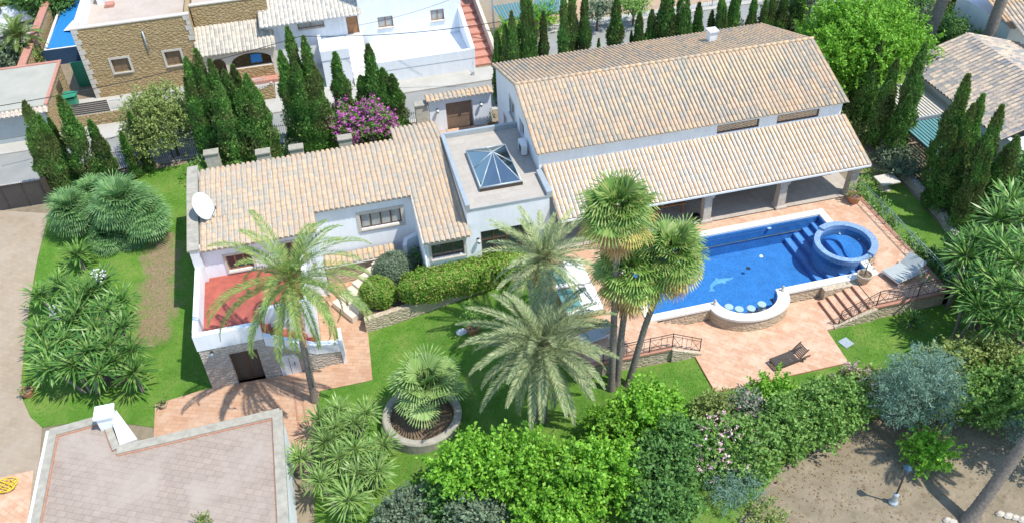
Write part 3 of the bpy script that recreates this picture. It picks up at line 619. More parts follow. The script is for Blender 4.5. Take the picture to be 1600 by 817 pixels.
for k in range(25):   # S-shaped underwater bench: right half
    a = R(-62+180*k/24); sp.append((HX+1.29*math.cos(a), HY+1.29*math.sin(a)))
ax = Vector((math.cos(R(118)), math.sin(R(118)))); 
for k in range(1, 16):
    t = 1-2*k/16; off = 0.42*math.sin(math.pi*t); sp.append((HX+1.29*t*ax.x+off*ax.y, HY+1.29*t*ax.y-off*ax.x))
bn.prism(sp, -0.02, 0.50); bn.build('bench', M['mosaic'], tub)
for a in (-30, 20, 70, 150, 210, 260):
    s = MB(); s.lathe((HX+1.27*math.cos(R(a)), HY+1.27*math.sin(R(a)), 0.55), [(0.06, 0), (0.06, 0.04)], 8); s.build('jet', M['metal_white'], tub)
wt = MB(); wt.face([(HX+1.339*math.cos(2*math.pi*k/48), HY+1.339*math.sin(2*math.pi*k/48), 0.86) for k in range(48)]); struct(wt.build('water', M['water']))
# ------------------------------------------------------------------ main house
mh = thing('main_house', 'large white house with long pale tiled gable roof and tiled porch facing the pool', 'house', (19.6, 44, 0))
HX0, HX1, HY0, HY1, EZ, RY, RZ = 10.30, 28.80, 39.2, 49.7, 5.38, 43.8, 7.15
UX, UY, NXm, NYm = Vector((1, 0, 0)), Vector((0, 1, 0)), Vector((-1, 0, 0)), Vector((0, -1, 0))
slope = (RZ-5.42)/(RY-38.95)
fw = MB()
cw = []   # clerestory windows
for (pa, pb) in (((1120, 208), (1185, 200)), ((1213, 194), (1278, 186))):
    A = aty(*pa, 39.2); B = aty(*pb, 39.2); cw.append((A.x, B.x, 4.58, 5.14))
doors = [(14.2, 16.4, DZ, 3.0), (17.6, 19.4, DZ, 3.0), (21.2, 23.6, DZ, 3.0), (25.2, 27.0, DZ, 3.0)]
panel(fw, (0, HY0, 0), UX, NYm, HX0, HX1, 0, EZ, 0.3, cw+doors)
fw.build('front_wall', M['white'], mh)
for h in cw: window(mh, (0, HY0, 0), UX, NYm, *h, rec=0.06, fr=0.07, mull=0, frame='wood', pane='pane_refl', sill=False)
for h in doors: window(mh, (0, HY0, 0), UX, NYm, *h, rec=0.15, fr=0.12, mull=3, bars=2, frame='wood_mid', sill=False, name='glazed_door')
# gables
def gable(xa, xb, holes, face):
    g = MB(); 
    if face < 0: panel(g, (xa, 0, 0), -UY, NXm, -HY1, -HY0-0.3, 0, EZ-0.06, 0.3, holes)
    else: panel(g, (xb, 0, 0), UY, UX, HY0+0.3, HY1, 0, EZ-0.06, 0.3, holes)
    tri = [(HY0+0.003, EZ-0.06), (RY, RZ-0.10), (HY1, EZ-0.06)]
    lo = [(xa, y, z) for y, z in tri]; hi = [(xb, y, z) for y, z in tri]
    g.face(lo[::-1]); g.face(hi); [g.face([lo[i], lo[(i+1) % 3], hi[(i+1) % 3], hi[i]]) for i in range(3)]
    g.build('gable_wall', M['white'], mh)
gh = [(-45.9, -44.85, 4.15, 5.2), (-48.0, -47.1, 0.1, 3.0), (-43.6, -42.5, 4.02, 5.15)]
A, B = atx(786.5, 141, HX0), atx(795.5, 178, HX0)
gable(HX0, HX0+0.3, gh, -1); gable(HX1-0.3, HX1, [], 1)
window(mh, (HX0, 0, 0), -UY, NXm, *gh[0], rec=0.15, fr=0.07, mull=1, frame='wood', surround='frame_stone')
window(mh, (HX0, 0, 0), -UY, NXm, *gh[1], rec=0.2, fr=0.1, mull=1, bars=1, frame='wood_mid', pane='shutter', sill=False, name='gable_door')
window(mh, (HX0, 0, 0), -UY, NXm, *gh[2], rec=0.2, fr=0.1, mull=0, bars=1, frame='wood_mid', pane='shutter', sill=False, name='gable_door')
bw = MB(); bw.box(HX0+0.3, HY1-0.3, 0, HX1-0.3, HY1-0.002, EZ-0.1); bw.build('back_wall', M['white'], mh)
# roofs
X0, X1 = 10.08, 28.98; NC = 76; pit = (X1-X0)/NC
rf = MB(); V1 = Vector((0, RY-38.95, RZ-5.42)); tiles(rf, (X0, 38.95, 5.42), UX, V1, NC, pit, V1.length)
V2 = Vector((0, RY-49.95, RZ-5.36)); tiles(rf, (X0, 49.95, 5.36), UX, V2, NC, pit, V2.length, j0=40)
roof = rf.build('roof', M['tile_grey'], mh)
rd = MB(); rd.idx([(X0+.03, 39.0, 5.36), (X1-.03, 39.0, 5.36), (X1-.03, RY, RZ-0.06), (X0+.03, RY, RZ-0.06), (X1-.03, 49.9, 5.30), (X0+.03, 49.9, 5.30), (X0+.03, 39.0, 5.43), (X1-.03, 39.0, 5.43), (X1-.03, RY, RZ+0.01), (X0+.03, RY, RZ+0.01), (X1-.03, 49.9, 5.37), (X0+.03, 49.9, 5.37)],
    [(3, 2, 1, 0), (5, 4, 2, 3), (6, 7, 8, 9), (9, 8, 10, 11), (0, 1, 7, 6), (4, 5, 11, 10), (0, 6, 9, 3), (3, 9, 11, 5), (1, 2, 8, 7), (2, 4, 10, 8)]); rd.build('roof_deck', M['sand'], roof)
rc = MB()
for k in range(46): rc.tube([(X0+k*0.411, RY, RZ+0.035), (X0+k*0.411+0.43, RY, RZ+0.05)], [0.115, 0.095], 8, uv if False else True) if False else rc.tube([(X0+k*0.411, RY, RZ+0.035), (X0+k*0.411+0.43, RY, RZ+0.05)], [0.115, 0.095], 8)
rc.uv = [(i//10+0.5, 900.5) for i in range(len(rc.f))]; rc.build('ridge_tiles', M['tile'], roof)
vt = aty(1113, 51, 47.2); s = MB(); s.box(vt.x-0.25, 46.95, 5.9, vt.x+0.25, 47.45, vt.z+0.1); s.box(vt.x-0.32, 46.88, vt.z+0.1, vt.x+0.32, 47.52, vt.z+0.2); s.build('roof_vent', M['white_old'], roof)
# porch roof
PXa, PXb = 10.45, 29.05; NP = 75; pp = (PXb-PXa)/NP; Vp = Vector((0, 39.18-35.75, 4.46-3.15))
pr = MB(); tiles(pr, (PXa, 35.75, 3.15), UX, Vp, NP, pp, Vp.length); porch = pr.build('porch_roof', M['tile'], mh)
pd = MB(); q = [(PXa+.03, 35.8), (PXb-.03, 35.8), (PXb-.03, 39.18), (PXa+.03, 39.18)]; zf = lambda x, y: 3.15+(y-35.75)*(1.31/3.43)
pd.prism(q, lambda x, y: zf(x, y)-0.10, lambda x, y: zf(x, y)+0.0); pd.build('porch_ceiling', M['white_old'], porch)
gt = MB(); gt.box(PXa, 35.66, 3.02, PXb, 35.80, 3.13); gt.build('gutter', M['metal_white'], porch)
bm_ = MB(); bm_.box(PXa+0.1, 36.05, 2.82, PXb-0.2, 36.45, 3.08); bm_.build('porch_beam', M['white_old'], mh)
for cx in (14.6, 19.32, 23.95, 28.45):
    c = MB(); cy = 36.25
    def fr_(z0, z1, a, b): c.hexa([(cx-a, cy-a, z0), (cx+a, cy-a, z0), (cx+a, cy+a, z0), (cx-a, cy+a, z0), (cx-b, cy-b, z1), (cx+b, cy-b, z1), (cx+b, cy+b, z1), (cx-b, cy+b, z1)])
    fr_(DZ, DZ+0.16, 0.34, 0.34); fr_(DZ+0.16, DZ+0.24, 0.31, 0.25); fr_(DZ+0.24, 2.5, 0.25, 0.225); fr_(2.5, 2.62, 0.24, 0.30); fr_(2.62, 2.82, 0.31, 0.31)
    c.build('column', M['sand'], mh, bevel=0.015)
# ------------------------------------------------------------------ flat roofed link with the glass pyramid
an = thing('link_building', 'white flat roofed building with glass pyramid skylight between the two tiled roofs', 'building', (8, 40.5, 0))
AX0, AX1, AY0, AY1, AZ = 5.66, 10.28, 37.0, 44.42, 4.0
w_ = MB(); hole = (6.35, 9.3, 0.2, 2.35)
panel(w_, (0, AY0, 0), UX, NYm, AX0, AX1, -1.5, AZ-0.002, 0.25, [hole]); w_.build('front_wall', M['white'], an)
window(an, (0, AY0, 0), UX, NYm, *hole, rec=0.14, fr=0.08, mull=3, bars=2, frame='wood', pane='pane')
w_ = MB(); w_.box(AX0, AY0+0.25, -0.5, AX0+0.25, AY1, AZ-0.1); w_.build('side_wall', M['white'], an); w_ = MB(); w_.box(AX0+0.25, AY1-0.25, -0.5, AX1, AY1, AZ-0.1); w_.build('side_wall', M['white'], an)
skc = [at(729, 237, 4.22), at(788.5, 224.7, 4.22), at(817, 283, 4.22), at(749, 296, 4.22)]
sx0, sx1, sy0, sy1 = (skc[0].x+skc[3].x)/2, (skc[1].x+skc[2].x)/2, (skc[2].y+skc[3].y)/2, (skc[0].y+skc[1].y)/2
rfb = MB()
for (a, b, c_, d_) in ((AX0+0.2, AY0, AX1, sy0), (AX0+0.2, sy1, AX1, AY1-0.16), (AX0+0.2, sy0, sx0, sy1), (sx1, sy0, AX1, sy1)): rfb.box(a, b, AZ-0.12, c_, d_, AZ)
rfb.build('flat_roof', M['roofstone'], an)
cu = MB(); cu.box(AX0-0.02, AY0-0.03, AZ-0.15, AX0+0.2, AY1+0.02, 4.30); cu.box(AX0+0.2, AY1-0.16, AZ-0.05, AX1-0.01, AY1+0.02, 4.32); cu.build('parapet', M['metal_grey'], an)
cu = MB(); cu.box(AX1-0.15, AY0-0.03, AZ-0.12, AX1+0.16, HY0-0.03, 4.27); cu.build('parapet', M['metal_grey'], an)
cu = MB(); cu.box(AX0+0.2, AY0-0.04, AZ-0.1, AX1-0.15, AY0+0.0, AZ+0.02); cu.build('roof_edge', M['metal_grey'], an)
sk_ = MB(); t_ = 0.09
sk_.box(sx0, sy0, AZ, sx1, sy0+t_, 4.22); sk_.box(sx0, sy1-t_, AZ, sx1, sy1, 4.22); sk_.box(sx0, sy0+t_, AZ, sx0+t_, sy1-t_, 4.22); sk_.box(sx1-t_, sy0+t_, AZ, sx1, sy1-t_, 4.22)
ap = Vector(((sx0+sx1)/2, (sy0+sy1)/2, 5.15)); cs = [Vector((sx0+.05, sy0+.05, 4.23)), Vector((sx1-.05, sy0+.05, 4.23)), Vector((sx1-.05, sy1-.05, 4.23)), Vector((sx0+.05, sy1-.05, 4.23))]
ms = [(cs[i]+cs[(i+1) % 4])/2 for i in range(4)]
for p in cs+ms: sk_.tube([p, ap], 0.035, 6)
for i in range(4): sk_.tube([cs[i], cs[(i+1) % 4]], 0.05, 6)
sky_o = sk_.build('skylight_frame', M['metal_grey'], an)
bsd = MB(); bsd.box(sx0-0.02, sy0-0.02, AZ+0.001, sx1+0.02, sy0-0.001, 4.20); bsd.build('skylight_kerb', M['metal_dark'], an)
for i in range(4):
    for tri in ((cs[i], ms[i], ap), (ms[i], cs[(i+1) % 4], ap)):
        g = MB(); g.face(tri); g.build('glass_pane', M['skyglass'], sky_o)
wl = MB(); wl.idx([(sx0+.1, sy0+.1, 1.2), (sx1-.1, sy0+.1, 1.2), (sx1-.1, sy1-.1, 1.2), (sx0+.1, sy1-.1, 1.2), (sx0+.1, sy0+.1, 4.1), (sx1-.1, sy0+.1, 4.1), (sx1-.1, sy1-.1, 4.1), (sx0+.1, sy1-.1, 4.1)], [(0, 1, 2, 3), (0, 4, 5, 1), (1, 5, 6, 2), (2, 6, 7, 3), (3, 7, 4, 0)]); wl.build('light_well', M['white_old'], an)
# air conditioner standing on the flat roof
ac = at(812, 238, 4.05); acx = 9.95
s = MB(); s.box(acx-0.17, ac.y-0.42, 4.06, acx+0.17, ac.y+0.42, 4.72); aco = s.build('air_conditioner', M['metal_white'], bevel=0.02); tag(aco, 'white air conditioner unit on the flat roof against the big gable wall', 'air conditioner')
s = MB()
for k in range(5):
    rr = 0.05+0.05*k; pts = [(acx-0.185, ac.y-0.1+rr*math.cos(a), 4.39+rr*math.sin(a)) for a in np.linspace(0, 2*math.pi, 17)]; s.tube(pts, 0.008, 4, False)
s.build('fan_grille', M['metal_dark'], aco)
# ------------------------------------------------------------------ low tiled house (left)
lh = thing('low_house', 'low white house with pale barrel tile roof and dish, left of the skylight', 'house', (-2, 40, 0))
LRY, LRZ, LS = 44.4, 4.02, 0.142
lz = lambda y: LRZ-LS*(LRY-y)
def front(x0, x1, y, holes, ztop=None, zb=-2.2):
    f = MB(); panel(f, (0, y, 0), UX, NYm, x0, x1, zb, ztop or lz(y)-0.05, 0.25, holes); f.build('front_wall', M['white'], lh)
wA = [(-7.35, -6.0, 1.25, 2.32), (-4.3, -3.2, 1.05, 2.5)]
front(-8.5, -2.4, 38.9, wA); 
window(lh, (0, 38.9, 0), UX, NYm, *wA[0], rec=0.12, fr=0.07, mull=2, surround='frame_stone', pane='pane', frame='wood_mid'); window(lh, (0, 38.9, 0), UX, NYm, *wA[1], rec=0.12, fr=0.08, mull=1, surround='frame_stone', sill=False, frame='wood_mid', name='terrace_door')
wB = [(0.08, 2.40, 1.42, 2.46)]; front(-2.4, 3.1, 40.3, wB); window(lh, (0, 40.3, 0), UX, NYm, *wB[0], rec=0.12, fr=0.07, mull=3, surround='frame_stone', pane='curtain', sw=0.2)
wC = [(3.52, 5.32, 1.35, 2.35)]; front(3.1, 5.64, 36.62, wC); window(lh, (0, 36.62, 0), UX, NYm, *wC[0], rec=0.14, fr=0.06, mull=2, surround='frame_stone', pane='pane', frame='wood')
s = MB(); s.box(-2.65, 39.15, -2.2, -2.4, 40.3, lz(39.2)-0.05); s.build('return_wall', M['white'], lh); s = MB(); s.box(3.1, 36.87, -2.2, 3.35, 40.3, lz(37)-0.1); s.build('return_wall', M['white'], lh)
s = MB(); s.box(-8.5, 44.9, -0.6, 5.6, 45.15, 3.7); s.build('back_wall', M['white_old'], lh)
lp = 0.2885; lr = MB(); Vl = Vector((0, 1, LS))
cA = 21; cB = 19; cC = 8; xA = -8.42
def strip(x0, nc, ye, c0): tiles(lr, (x0, ye, lz(ye)), UX, Vl, nc, lp, (LRY-ye)*math.hypot(1, LS), c0=c0, course=0.39)
strip(xA, cA, 38.5, 0); strip(xA+cA*lp, cB, 39.98, 20)
tiles(lr, (xA+(cA+cB)*lp, 36.2, lz(36.2)), UX, Vl, 9, 0.283, (LRY-36.2)*1.01, c0=40, course=0.39)
Vb = Vector((0, -1, 0.16)); zb_ = lambda y: LRZ-0.16*(y-LRY)
tiles(lr, (xA, 45.25, zb_(45.25)), UX, Vb, cA+cB-1, lp, 0.86, c0=60, course=0.43); tiles(lr, (xA+(cA+cB-1)*lp, 47.0, zb_(47.0)), UX, Vb, 10, 0.282, 2.62, c0=110, course=0.40)
lro = lr.build('roof', M['tile'], lh)
ld = MB()
for (x0, x1, ye) in ((xA, -2.36, 38.55), (-2.36, 3.05, 40.03), (3.05, 5.64, 36.25)): ld.prism([(x0, ye), (x1, ye), (x1, LRY), (x0, LRY)], lambda x, y: lz(y)-0.12, lambda x, y: lz(y)+0.004)
ld.prism([(xA, LRY), (5.6, LRY), (5.6, 45.2), (xA, 45.2)], lambda x, y: zb_(y)-0.12, lambda x, y: zb_(y)+0.004); ld.prism([(2.9, 45.2), (5.6, 45.2), (5.6, 46.95), (2.9, 46.95)], lambda x, y: zb_(y)-0.12, lambda x, y: zb_(y)+0.004)
ld.build('roof_deck', M['sand'], lro)
s = MB(); s.box(2.95, 45.2, -0.4, 5.55, 46.7, 3.4); s.build('back_room_wall', M['white'], lh)
gp = MB(); gp.prism([(-8.98, 38.62), (-8.5, 38.62), (-8.5, 45.4), (-8.98, 45.4)], -2.2, lambda x, y: min(lz(y), LRZ)+0.06); gp.build('gable_wall', M['white_old'], lh)
gc = MB()
for k in range(11):
    ya = 38.55+k*0.627; gc.prism([(-9.06, ya), (-8.46, ya), (-8.46, ya+0.615), (-9.06, ya+0.615)], lambda x, y: min(lz(y), LRZ)+0.062, lambda x, y: min(lz(y), LRZ)+0.16)
gc.build('gable_coping', M['capstone'], lh)
s = MB(); s.tube([(3.16, 36.55, 2.3), (3.16, 36.55, -0.6)], 0.05, 8); s.build('downpipe', M['metal_white'], lh)
# stone retaining wall with tiled coping below the recessed window
s = MB(); s.box(-2.35, 39.62, -2.2, 1.75, 39.95, -0.12); rw_ = s.build('retaining_wall', M['stone_b']); tag(rw_, 'beige stone wall with tiled ledge under the four pane window', 'wall')
s = MB(); tiles(s, (-2.35, 39.45, -0.10), UX, Vector((0, 1, 0.3)), 13, 0.31, 0.75, course=0.38); s.build('tile_ledge', M['tile'], rw_)
s = MB(); s.box(-2.35, 39.42, -0.22, 1.75, 39.61, -0.12); s.build('ledge_band', M['coping'], rw_)
# ------------------------------------------------------------------ stone basement with red roof terrace
bt_ = thing('terrace_building', 'grey stone basement with white parapets and red painted roof terrace', 'building', (-6, 36, -1.9))
FY = 33.4; TZ = 1.05
bwm = MB(); dh = (-7.62, -6.22, -1.9, 0.38)
panel(bwm, (0, FY, 0), UX, NYm, -8.95, -5.78, -2.6, 0.98, 0.3, [dh]); bwm.build('stone_wall', M['stone_g'], bt_)
bwm = MB(); zs = lambda x: 0.52-max(0, (x+5.77))*0.56 if x < -3.4 else -0.81-(x+3.4)*0.12
pts = [-5.779, -5.2, -4.5, -3.9, -3.4, -2.15]
for i in range(5):
    a, b = pts[i], pts[i+1]; za, zb2 = zs(a), zs(b)
    bwm.hexa([(a, FY, -2.6), (b, FY, -2.6), (b, FY+0.3, -2.6), (a, FY+0.3, -2.6), (a, FY, za), (b, FY, zb2), (b, FY+0.3, zb2), (a, FY+0.3, za)])
bwm.build('stone_wall', M['stone_g'], bt_)
par = MB(); par.box(-9.0, FY-0.03, 0.981, -5.76, FY+0.26, 1.98); par.box(-9.0, FY+0.26, 0.981, -8.72, 38.6, 2.02); par.build('parapet', M['white'], bt_)
par = MB()
for i in range(5):
    a, b = pts[i], pts[i+1]; za, zb2 = zs(a), zs(b); a2 = a+0.03 if i == 0 else a
    par.hexa([(a2, FY-0.03, za+.002), (b, FY-0.03, zb2+.002), (b, FY+0.28, zb2+.002), (a2, FY+0.28, za+.002), (a2, FY-0.03, za+0.62), (b, FY-0.03, zb2+0.62), (b, FY+0.28, zb2+0.62), (a2, FY+0.28, za+0.62)])
par.box(-2.15, FY-0.05, -2.3, -1.98, FY+0.9, zs(-2.1)+0.85); par.build('stair_parapet', M['white'], bt_)
sidew = MB(); sidew.box(-9.0, FY+0.3, -2.6, -8.72, 38.6, 0.98); sidew.build('side_wall', M['white_old'], bt_)
tf = MB(); tf.box(-8.72, 34.95, TZ-0.3, -3.5, 38.9, TZ); tf.box(-8.72, FY+0.26, TZ-0.3, -5.85, 34.95, TZ); tf.build('terrace_floor', M['redpaint'], bt_)
for k in range(6):
    s = MB(); s.box(-5.85+0.42*k, FY+0.31, -2.2, -5.85+0.42*(k+1), 34.7, TZ-0.30*(k+1)); s.build('step', M['redpaint'], bt_)
iw = MB(); iw.box(-5.8, 34.7, -2.2, -3.48, 34.95, 1.75); iw.box(-3.5, 34.95, -2.2, -3.22, 38.6, 1.75); iw.box(-3.48, 34.7, -2.2, -3.2, 34.95, 1.85); iw.build('inner_parapet', M['white'], bt_)
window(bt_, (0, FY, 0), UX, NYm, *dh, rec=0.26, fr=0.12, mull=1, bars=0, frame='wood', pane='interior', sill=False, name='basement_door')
ad = MB(); pa = arch_pts(-5.35, -4.35, -1.9, -0.75); ad.idx([(x, FY-0.05, z) for x, z in pa]+[(x, FY+0.02, z) for x, z in pa], [tuple(range(len(pa)))]+[(i, len(pa)+i, len(pa)+(i+1) % len(pa), (i+1) % len(pa)) for i in range(len(pa))])
ado = ad.build('arched_door', M['metal_white'], bt_); s = MB(); s.tube([(-4.6, FY-0.1, -1.2), (-4.6, FY-0.1, -1.0)], 0.02, 6); s.box(-4.86, FY-0.057, -1.88, -4.84, FY-0.051, -0.6); s.build('handle', M['metal_dark'], ado)
# pale steps up to the hedge level
sp_ = thing('garden_steps', 'broad cream garden steps climbing between the stone wall and the round grey bush', 'stairs', (0.3, 37.6, -1.5))
for k in range(7):
    a = Vector((-1.35+0.42*k, 36.25+0.24*k, 0)); d = Vector((-0.50, 0.865, 0)); s = MB()
    s.lbox(a, Vector((0.865, 0.5, 0)), d, (0, 0, 1), (0, 0.52), (0, 1.9), (-2.2, -1.42+0.18*k)); s.build('step', M['cream'], sp_)
# curved white flank wall by the wing
s = MB(); s.prism([(2.15, 38.9), (2.3, 39.5), (2.95, 39.9), (3.09, 39.9), (3.09, 39.6), (2.5, 39.3), (2.35, 38.8)], -1.5, 0.9); o = s.build('flank_wall', M['white']); tag(o, 'short curved white wall at the top of the cream garden steps', 'wall')
# wall lamps
def wall_lamp(p, label):
    t = thing('wall_lamp', label, 'wall lamp', p, 'wall lamps'); x, y, z = p
    s = MB(); s.box(x-0.07, y-0.03, z-0.1, x+0.07, y, z+0.1); s.tube([(x, y-0.02, z), (x, y-0.16, z+0.05)], 0.018, 6); s.build('bracket', M['metal_dark'], t)
    s = MB(); s.lathe((x, y-0.19, z-0.08), [(0.05, -0.1), (0.10, 0.0), (0.13, 0.12), (0.02, 0.2)], 8); s.build('lamp_shade', M['metal_grey'], t)
pz = aty(331, 550, FY); wall_lamp((pz.x, FY, pz.z), 'wall lamp on the grey stone wall left of the basement door')
pz = aty(747, 374, AY0); wall_lamp((pz.x, AY0, pz.z), 'wall lamp on the white wall under the flat roof edge')
# satellite dish
dc = Vector((-8.05, 41.1, 4.25)); dish = thing('satellite_dish', 'large off-white satellite dish at the left end of the low tiled roof', 'satellite dish', dc)
dn = Vector((0.72, -0.45, 0.42)).normalized(); du = dn.cross(Vector((0, 0, 1))).normalized(); dv = du.cross(dn); s = MB(); vs = []
for r_ in (0, 0.25, 0.5, 0.75, 1.0):
    for k in range(28): vs.append(dc+du*(0.68*r_*math.cos(2*math.pi*k/28))+dv*(0.80*r_*math.sin(2*math.pi*k/28))+dn*(0.16*r_*r_-0.1))
vs += [v-dn*0.02 for v in vs[-28:]]
s.idx(vs, [(i*28+k, i*28+(k+1) % 28, (i+1)*28+(k+1) % 28, (i+1)*28+k) for i in range(5) for k in range(28)], sm=True); s.build('reflector', M['dish'], dish)
s = MB(); s.tube([dc-dn*0.1, dc-dn*0.35, (dc.x-0.25, dc.y+0.2, lz(dc.y)-0.1)], 0.035, 8); s.tube([dc-dv*0.75, dc-dv*0.3+dn*0.75], 0.018, 6); s.lathe(dc-dv*0.3+dn*0.75, [(0.05, -0.06), (0.05, 0.06)], 8); s.build('mount', M['metal_dark'], dish)
ab = at(352, 335, 3.9); ant = thing('roof_antenna', 'thin metal television antenna on the low tiled roof beside the dish', 'antenna', ab)
s = MB(); s.tube([ab, ab+Vector((0, 0, 0.7))], 0.012, 5); s.build('mast', M['metal_grey'], ant)
s = MB(); s.tube([ab+Vector((-0.5, 0, 0.65)), ab+Vector((0.5, 0.1, 0.72))], 0.01, 5)
for k in range(6): c_ = ab+Vector((-0.45+0.17*k, 0, 0.66)); s.tube([c_-Vector((0.03, 0.25, 0)), c_+Vector((0.03, 0.25, 0))], 0.006, 4)
s.build('elements', M['metal_grey'], ant)
# ------------------------------------------------------------------ garage with tiled flat roof
ga = thing('garage', 'garage with pinkish tiled flat roof and beige parapet in the lower left', 'garage', (-10, 25, -1.9))
GZ = 0.95; g1 = [(-15.45, 29.95), (-13.05, 30.2), (-12.33, 28.1), (-5.15, 28.35), (-5.15, 12.0), (-15.45, 12.0)]
s = MB(); s.prism(g1, -2.6, GZ-0.1); s.build('wall', M['white'], ga)
s = MB(); s.prism([(x*0.998-0.02, y) for x, y in g1], GZ-0.098, GZ); s.build('roof_deck', M['garagedeck'], ga)
cpn = MB(); brk = MB()
def cap(a, b, w0, w1, z0, z1, mb): 
    a, b = Vector((*a, 0)), Vector((*b, 0)); d = (b-a).normalized(); nn = Vector((d.y, -d.x, 0)); mb.lbox(a, d, nn, (0, 0, 1), (0, (b-a).length), (w0, w1), (z0, z1))
for a, b in zip(g1[:4], g1[1:5]):
    pass
segs = [((-15.45, 12), (-15.45, 29.95)), ((-15.45, 29.95), (-13.05, 30.2)), ((-12.33, 28.1), (-5.15, 28.35)), ((-5.15, 28.35), (-5.15, 12)), ((-13.05, 30.15), (-12.33, 28.1))]
for i, (a, b) in enumerate(segs):
    e0 = 0.0; cap(a, b, -0.12, 0.34 if i < 4 else 0.2, GZ-0.05, GZ+0.14-0.004*i, cpn); cap(a, b, 0.05, 0.40 if i < 4 else 0.25, GZ-0.03, GZ+0.05-0.003*i, brk)
cpn.build('parapet', M['capstone'], ga); brk.build('parapet_base', M['brick_edge'], ga)
lip = MB(); cap(segs[0][0], segs[0][1], -0.13, -0.02, GZ+0.12, GZ+0.17, lip); lip.build('metal_flashing', M['metal_white'], ga)
ch = thing('chimney', 'white block chimney with flat cap at the garage roof corner', 'chimney', (-12.75, 29.75, GZ))
c0 = at(178, 668, 1.0); cx_, cy_ = -12.82, 29.72
s = MB(); s.box(cx_-0.34, cy_-0.32, 0.2, cx_+0.34, cy_+0.32, 1.75); s.build('stack', M['white'], ch)
s = MB(); s.box(cx_-0.42, cy_-0.40, 1.751, cx_+0.42, cy_+0.40, 1.87); s.build('cap', M['white'], ch)
s = MB(); s.idx([(-12.4, 30.0, 1.5), (-11.5, 28.45, 1.0), (-12.25, 28.3, 1.0), (-12.55, 29.4, 1.4), (-12.4, 30.0, -2.3), (-11.5, 28.45, -2.3), (-12.25, 28.3, -2.3), (-12.55, 29.4, -2.3)], [(0, 3, 2, 1), (0, 1, 5, 4), (1, 2, 6, 5), (2, 3, 7, 6), (3, 0, 4, 7), (4, 5, 6, 7)]); o = s.build('buttress_wall', M['white_old']); tag(o, 'sloping white wall wedge behind the chimney at the garage corner', 'wall')
# hedge bed wall and round planter
s = MB()
n0 = 40
for i in range(n0):
    xa = -0.7+9.6*i/n0; xb = -0.7+9.6*(i+1)/n0; ya = 35.55+0.25*math.sin((xa+0.7)/9.6*2.2); yb = 35.55+0.25*math.sin((xb+0.7)/9.6*2.2); za = -0.95+1.05*(xa+0.7)/9.6; zb3 = -0.95+1.05*(xb+0.7)/9.6
    s.hexa([(xa, ya-0.22, -3), (xb, yb-0.22, -3), (xb, yb+0.1, -3), (xa, ya+0.1, -3), (xa, ya-0.22, za), (xb, yb-0.22, zb3), (xb, yb+0.1, zb3), (xa, ya+0.1, za)])
o = s.build('bed_wall', M['stone_b']); tag(o, 'low beige stone wall in front of the trimmed hedge', 'wall')
s = MB(); s.prism([(-0.7, 35.6), (8.9, 35.7), (8.9, 37.0), (5.6, 36.6), (3.1, 36.6), (3.1, 39.0), (1.3, 37.6), (-0.6, 36.0)], -3, lambda x, y: -1.05+1.05*(x+0.7)/9.6); o = s.build('flower_bed', M['soil']); struct(o)
pc = atT(660, 652, 0.3); plr = thing('round_planter', 'large ring planter of rough stone on the lawn filled with soil', 'planter', (pc.x, pc.y, T(pc.x, pc.y)))
zz = T(pc.x, pc.y); s = MB(); s.lathe((pc.x, pc.y, zz), [(1.95, -0.8), (1.95, 0.55), (1.88, 0.62), (1.62, 0.62), (1.56, 0.55), (1.56, 0.3), (0.01, 0.30)], 48); s.build('ring_wall', M['capstone'], plr)
s = MB(); s.lathe((pc.x, pc.y, zz), [(1.55, 0.31), (1.0, 0.42), (0.3, 0.5)], 30); s.build('soil', M['soil'], plr)
# ------------------------------------------------------------------ entrance gate wall
gw = thing('gate_wall', 'white entrance wall with tiled cap around a wooden double gate', 'wall', (7.7, 51.65, 0))
gh_ = (7.1, 8.95, 0.0, 2.12); s = MB(); panel(s, (0, 51.55, 0), UX, NYm, 5.95, 10.25, 0, 2.62, 0.34, [gh_]); s.build('wall', M['white'], gw)
s = MB(); tiles(s, (5.75, 51.28, 2.60), UX, Vector((0, 1, 0.36)), 15, 0.305, 0.50, course=0.26); tiles(s, (5.75, 52.15, 2.60), UX, Vector((0, -1, 0.36)), 15, 0.305, 0.42, course=0.26, j0=9)
cap_o = s.build('tile_cap', M['tile'], gw); s = MB(); s.box(5.8, 51.35, 2.625, 10.3, 52.05, 2.66); s.build('cap_board', M['sand'], cap_o)
for k in range(2):
    s = MB(); x0 = gh_[0]+0.02+0.905*k
    for q in range(6): s.box(x0+0.15*q, 51.74, 0.03, x0+0.15*q+0.144, 51.80, 2.1)
    s.box(x0+0.01, 51.725, 0.95, x0+0.89, 51.739, 1.08); lf = s.build('gate_leaf', M['gatewood'], gw); h_ = MB(); h_.lathe((x0+(0.85 if k == 0 else 0.06), 51.70, 1.0), [(0.03, 0), (0.04, 0.05), (0.03, 0.1)], 8); h_.build('handle', M['metal_dark'], lf)
s = MB(); s.box(7.0, 50.6, 0.05, 9.05, 51.5, 0.14); struct(s.build('doorstep', M['terracotta']))
wall_lamp((6.5, 51.55, 1.75), 'wall lamp on the white entrance wall left of the wooden gate'); wall_lamp((9.5, 51.55, 1.75), 'wall lamp on the white entrance wall right of the wooden gate')
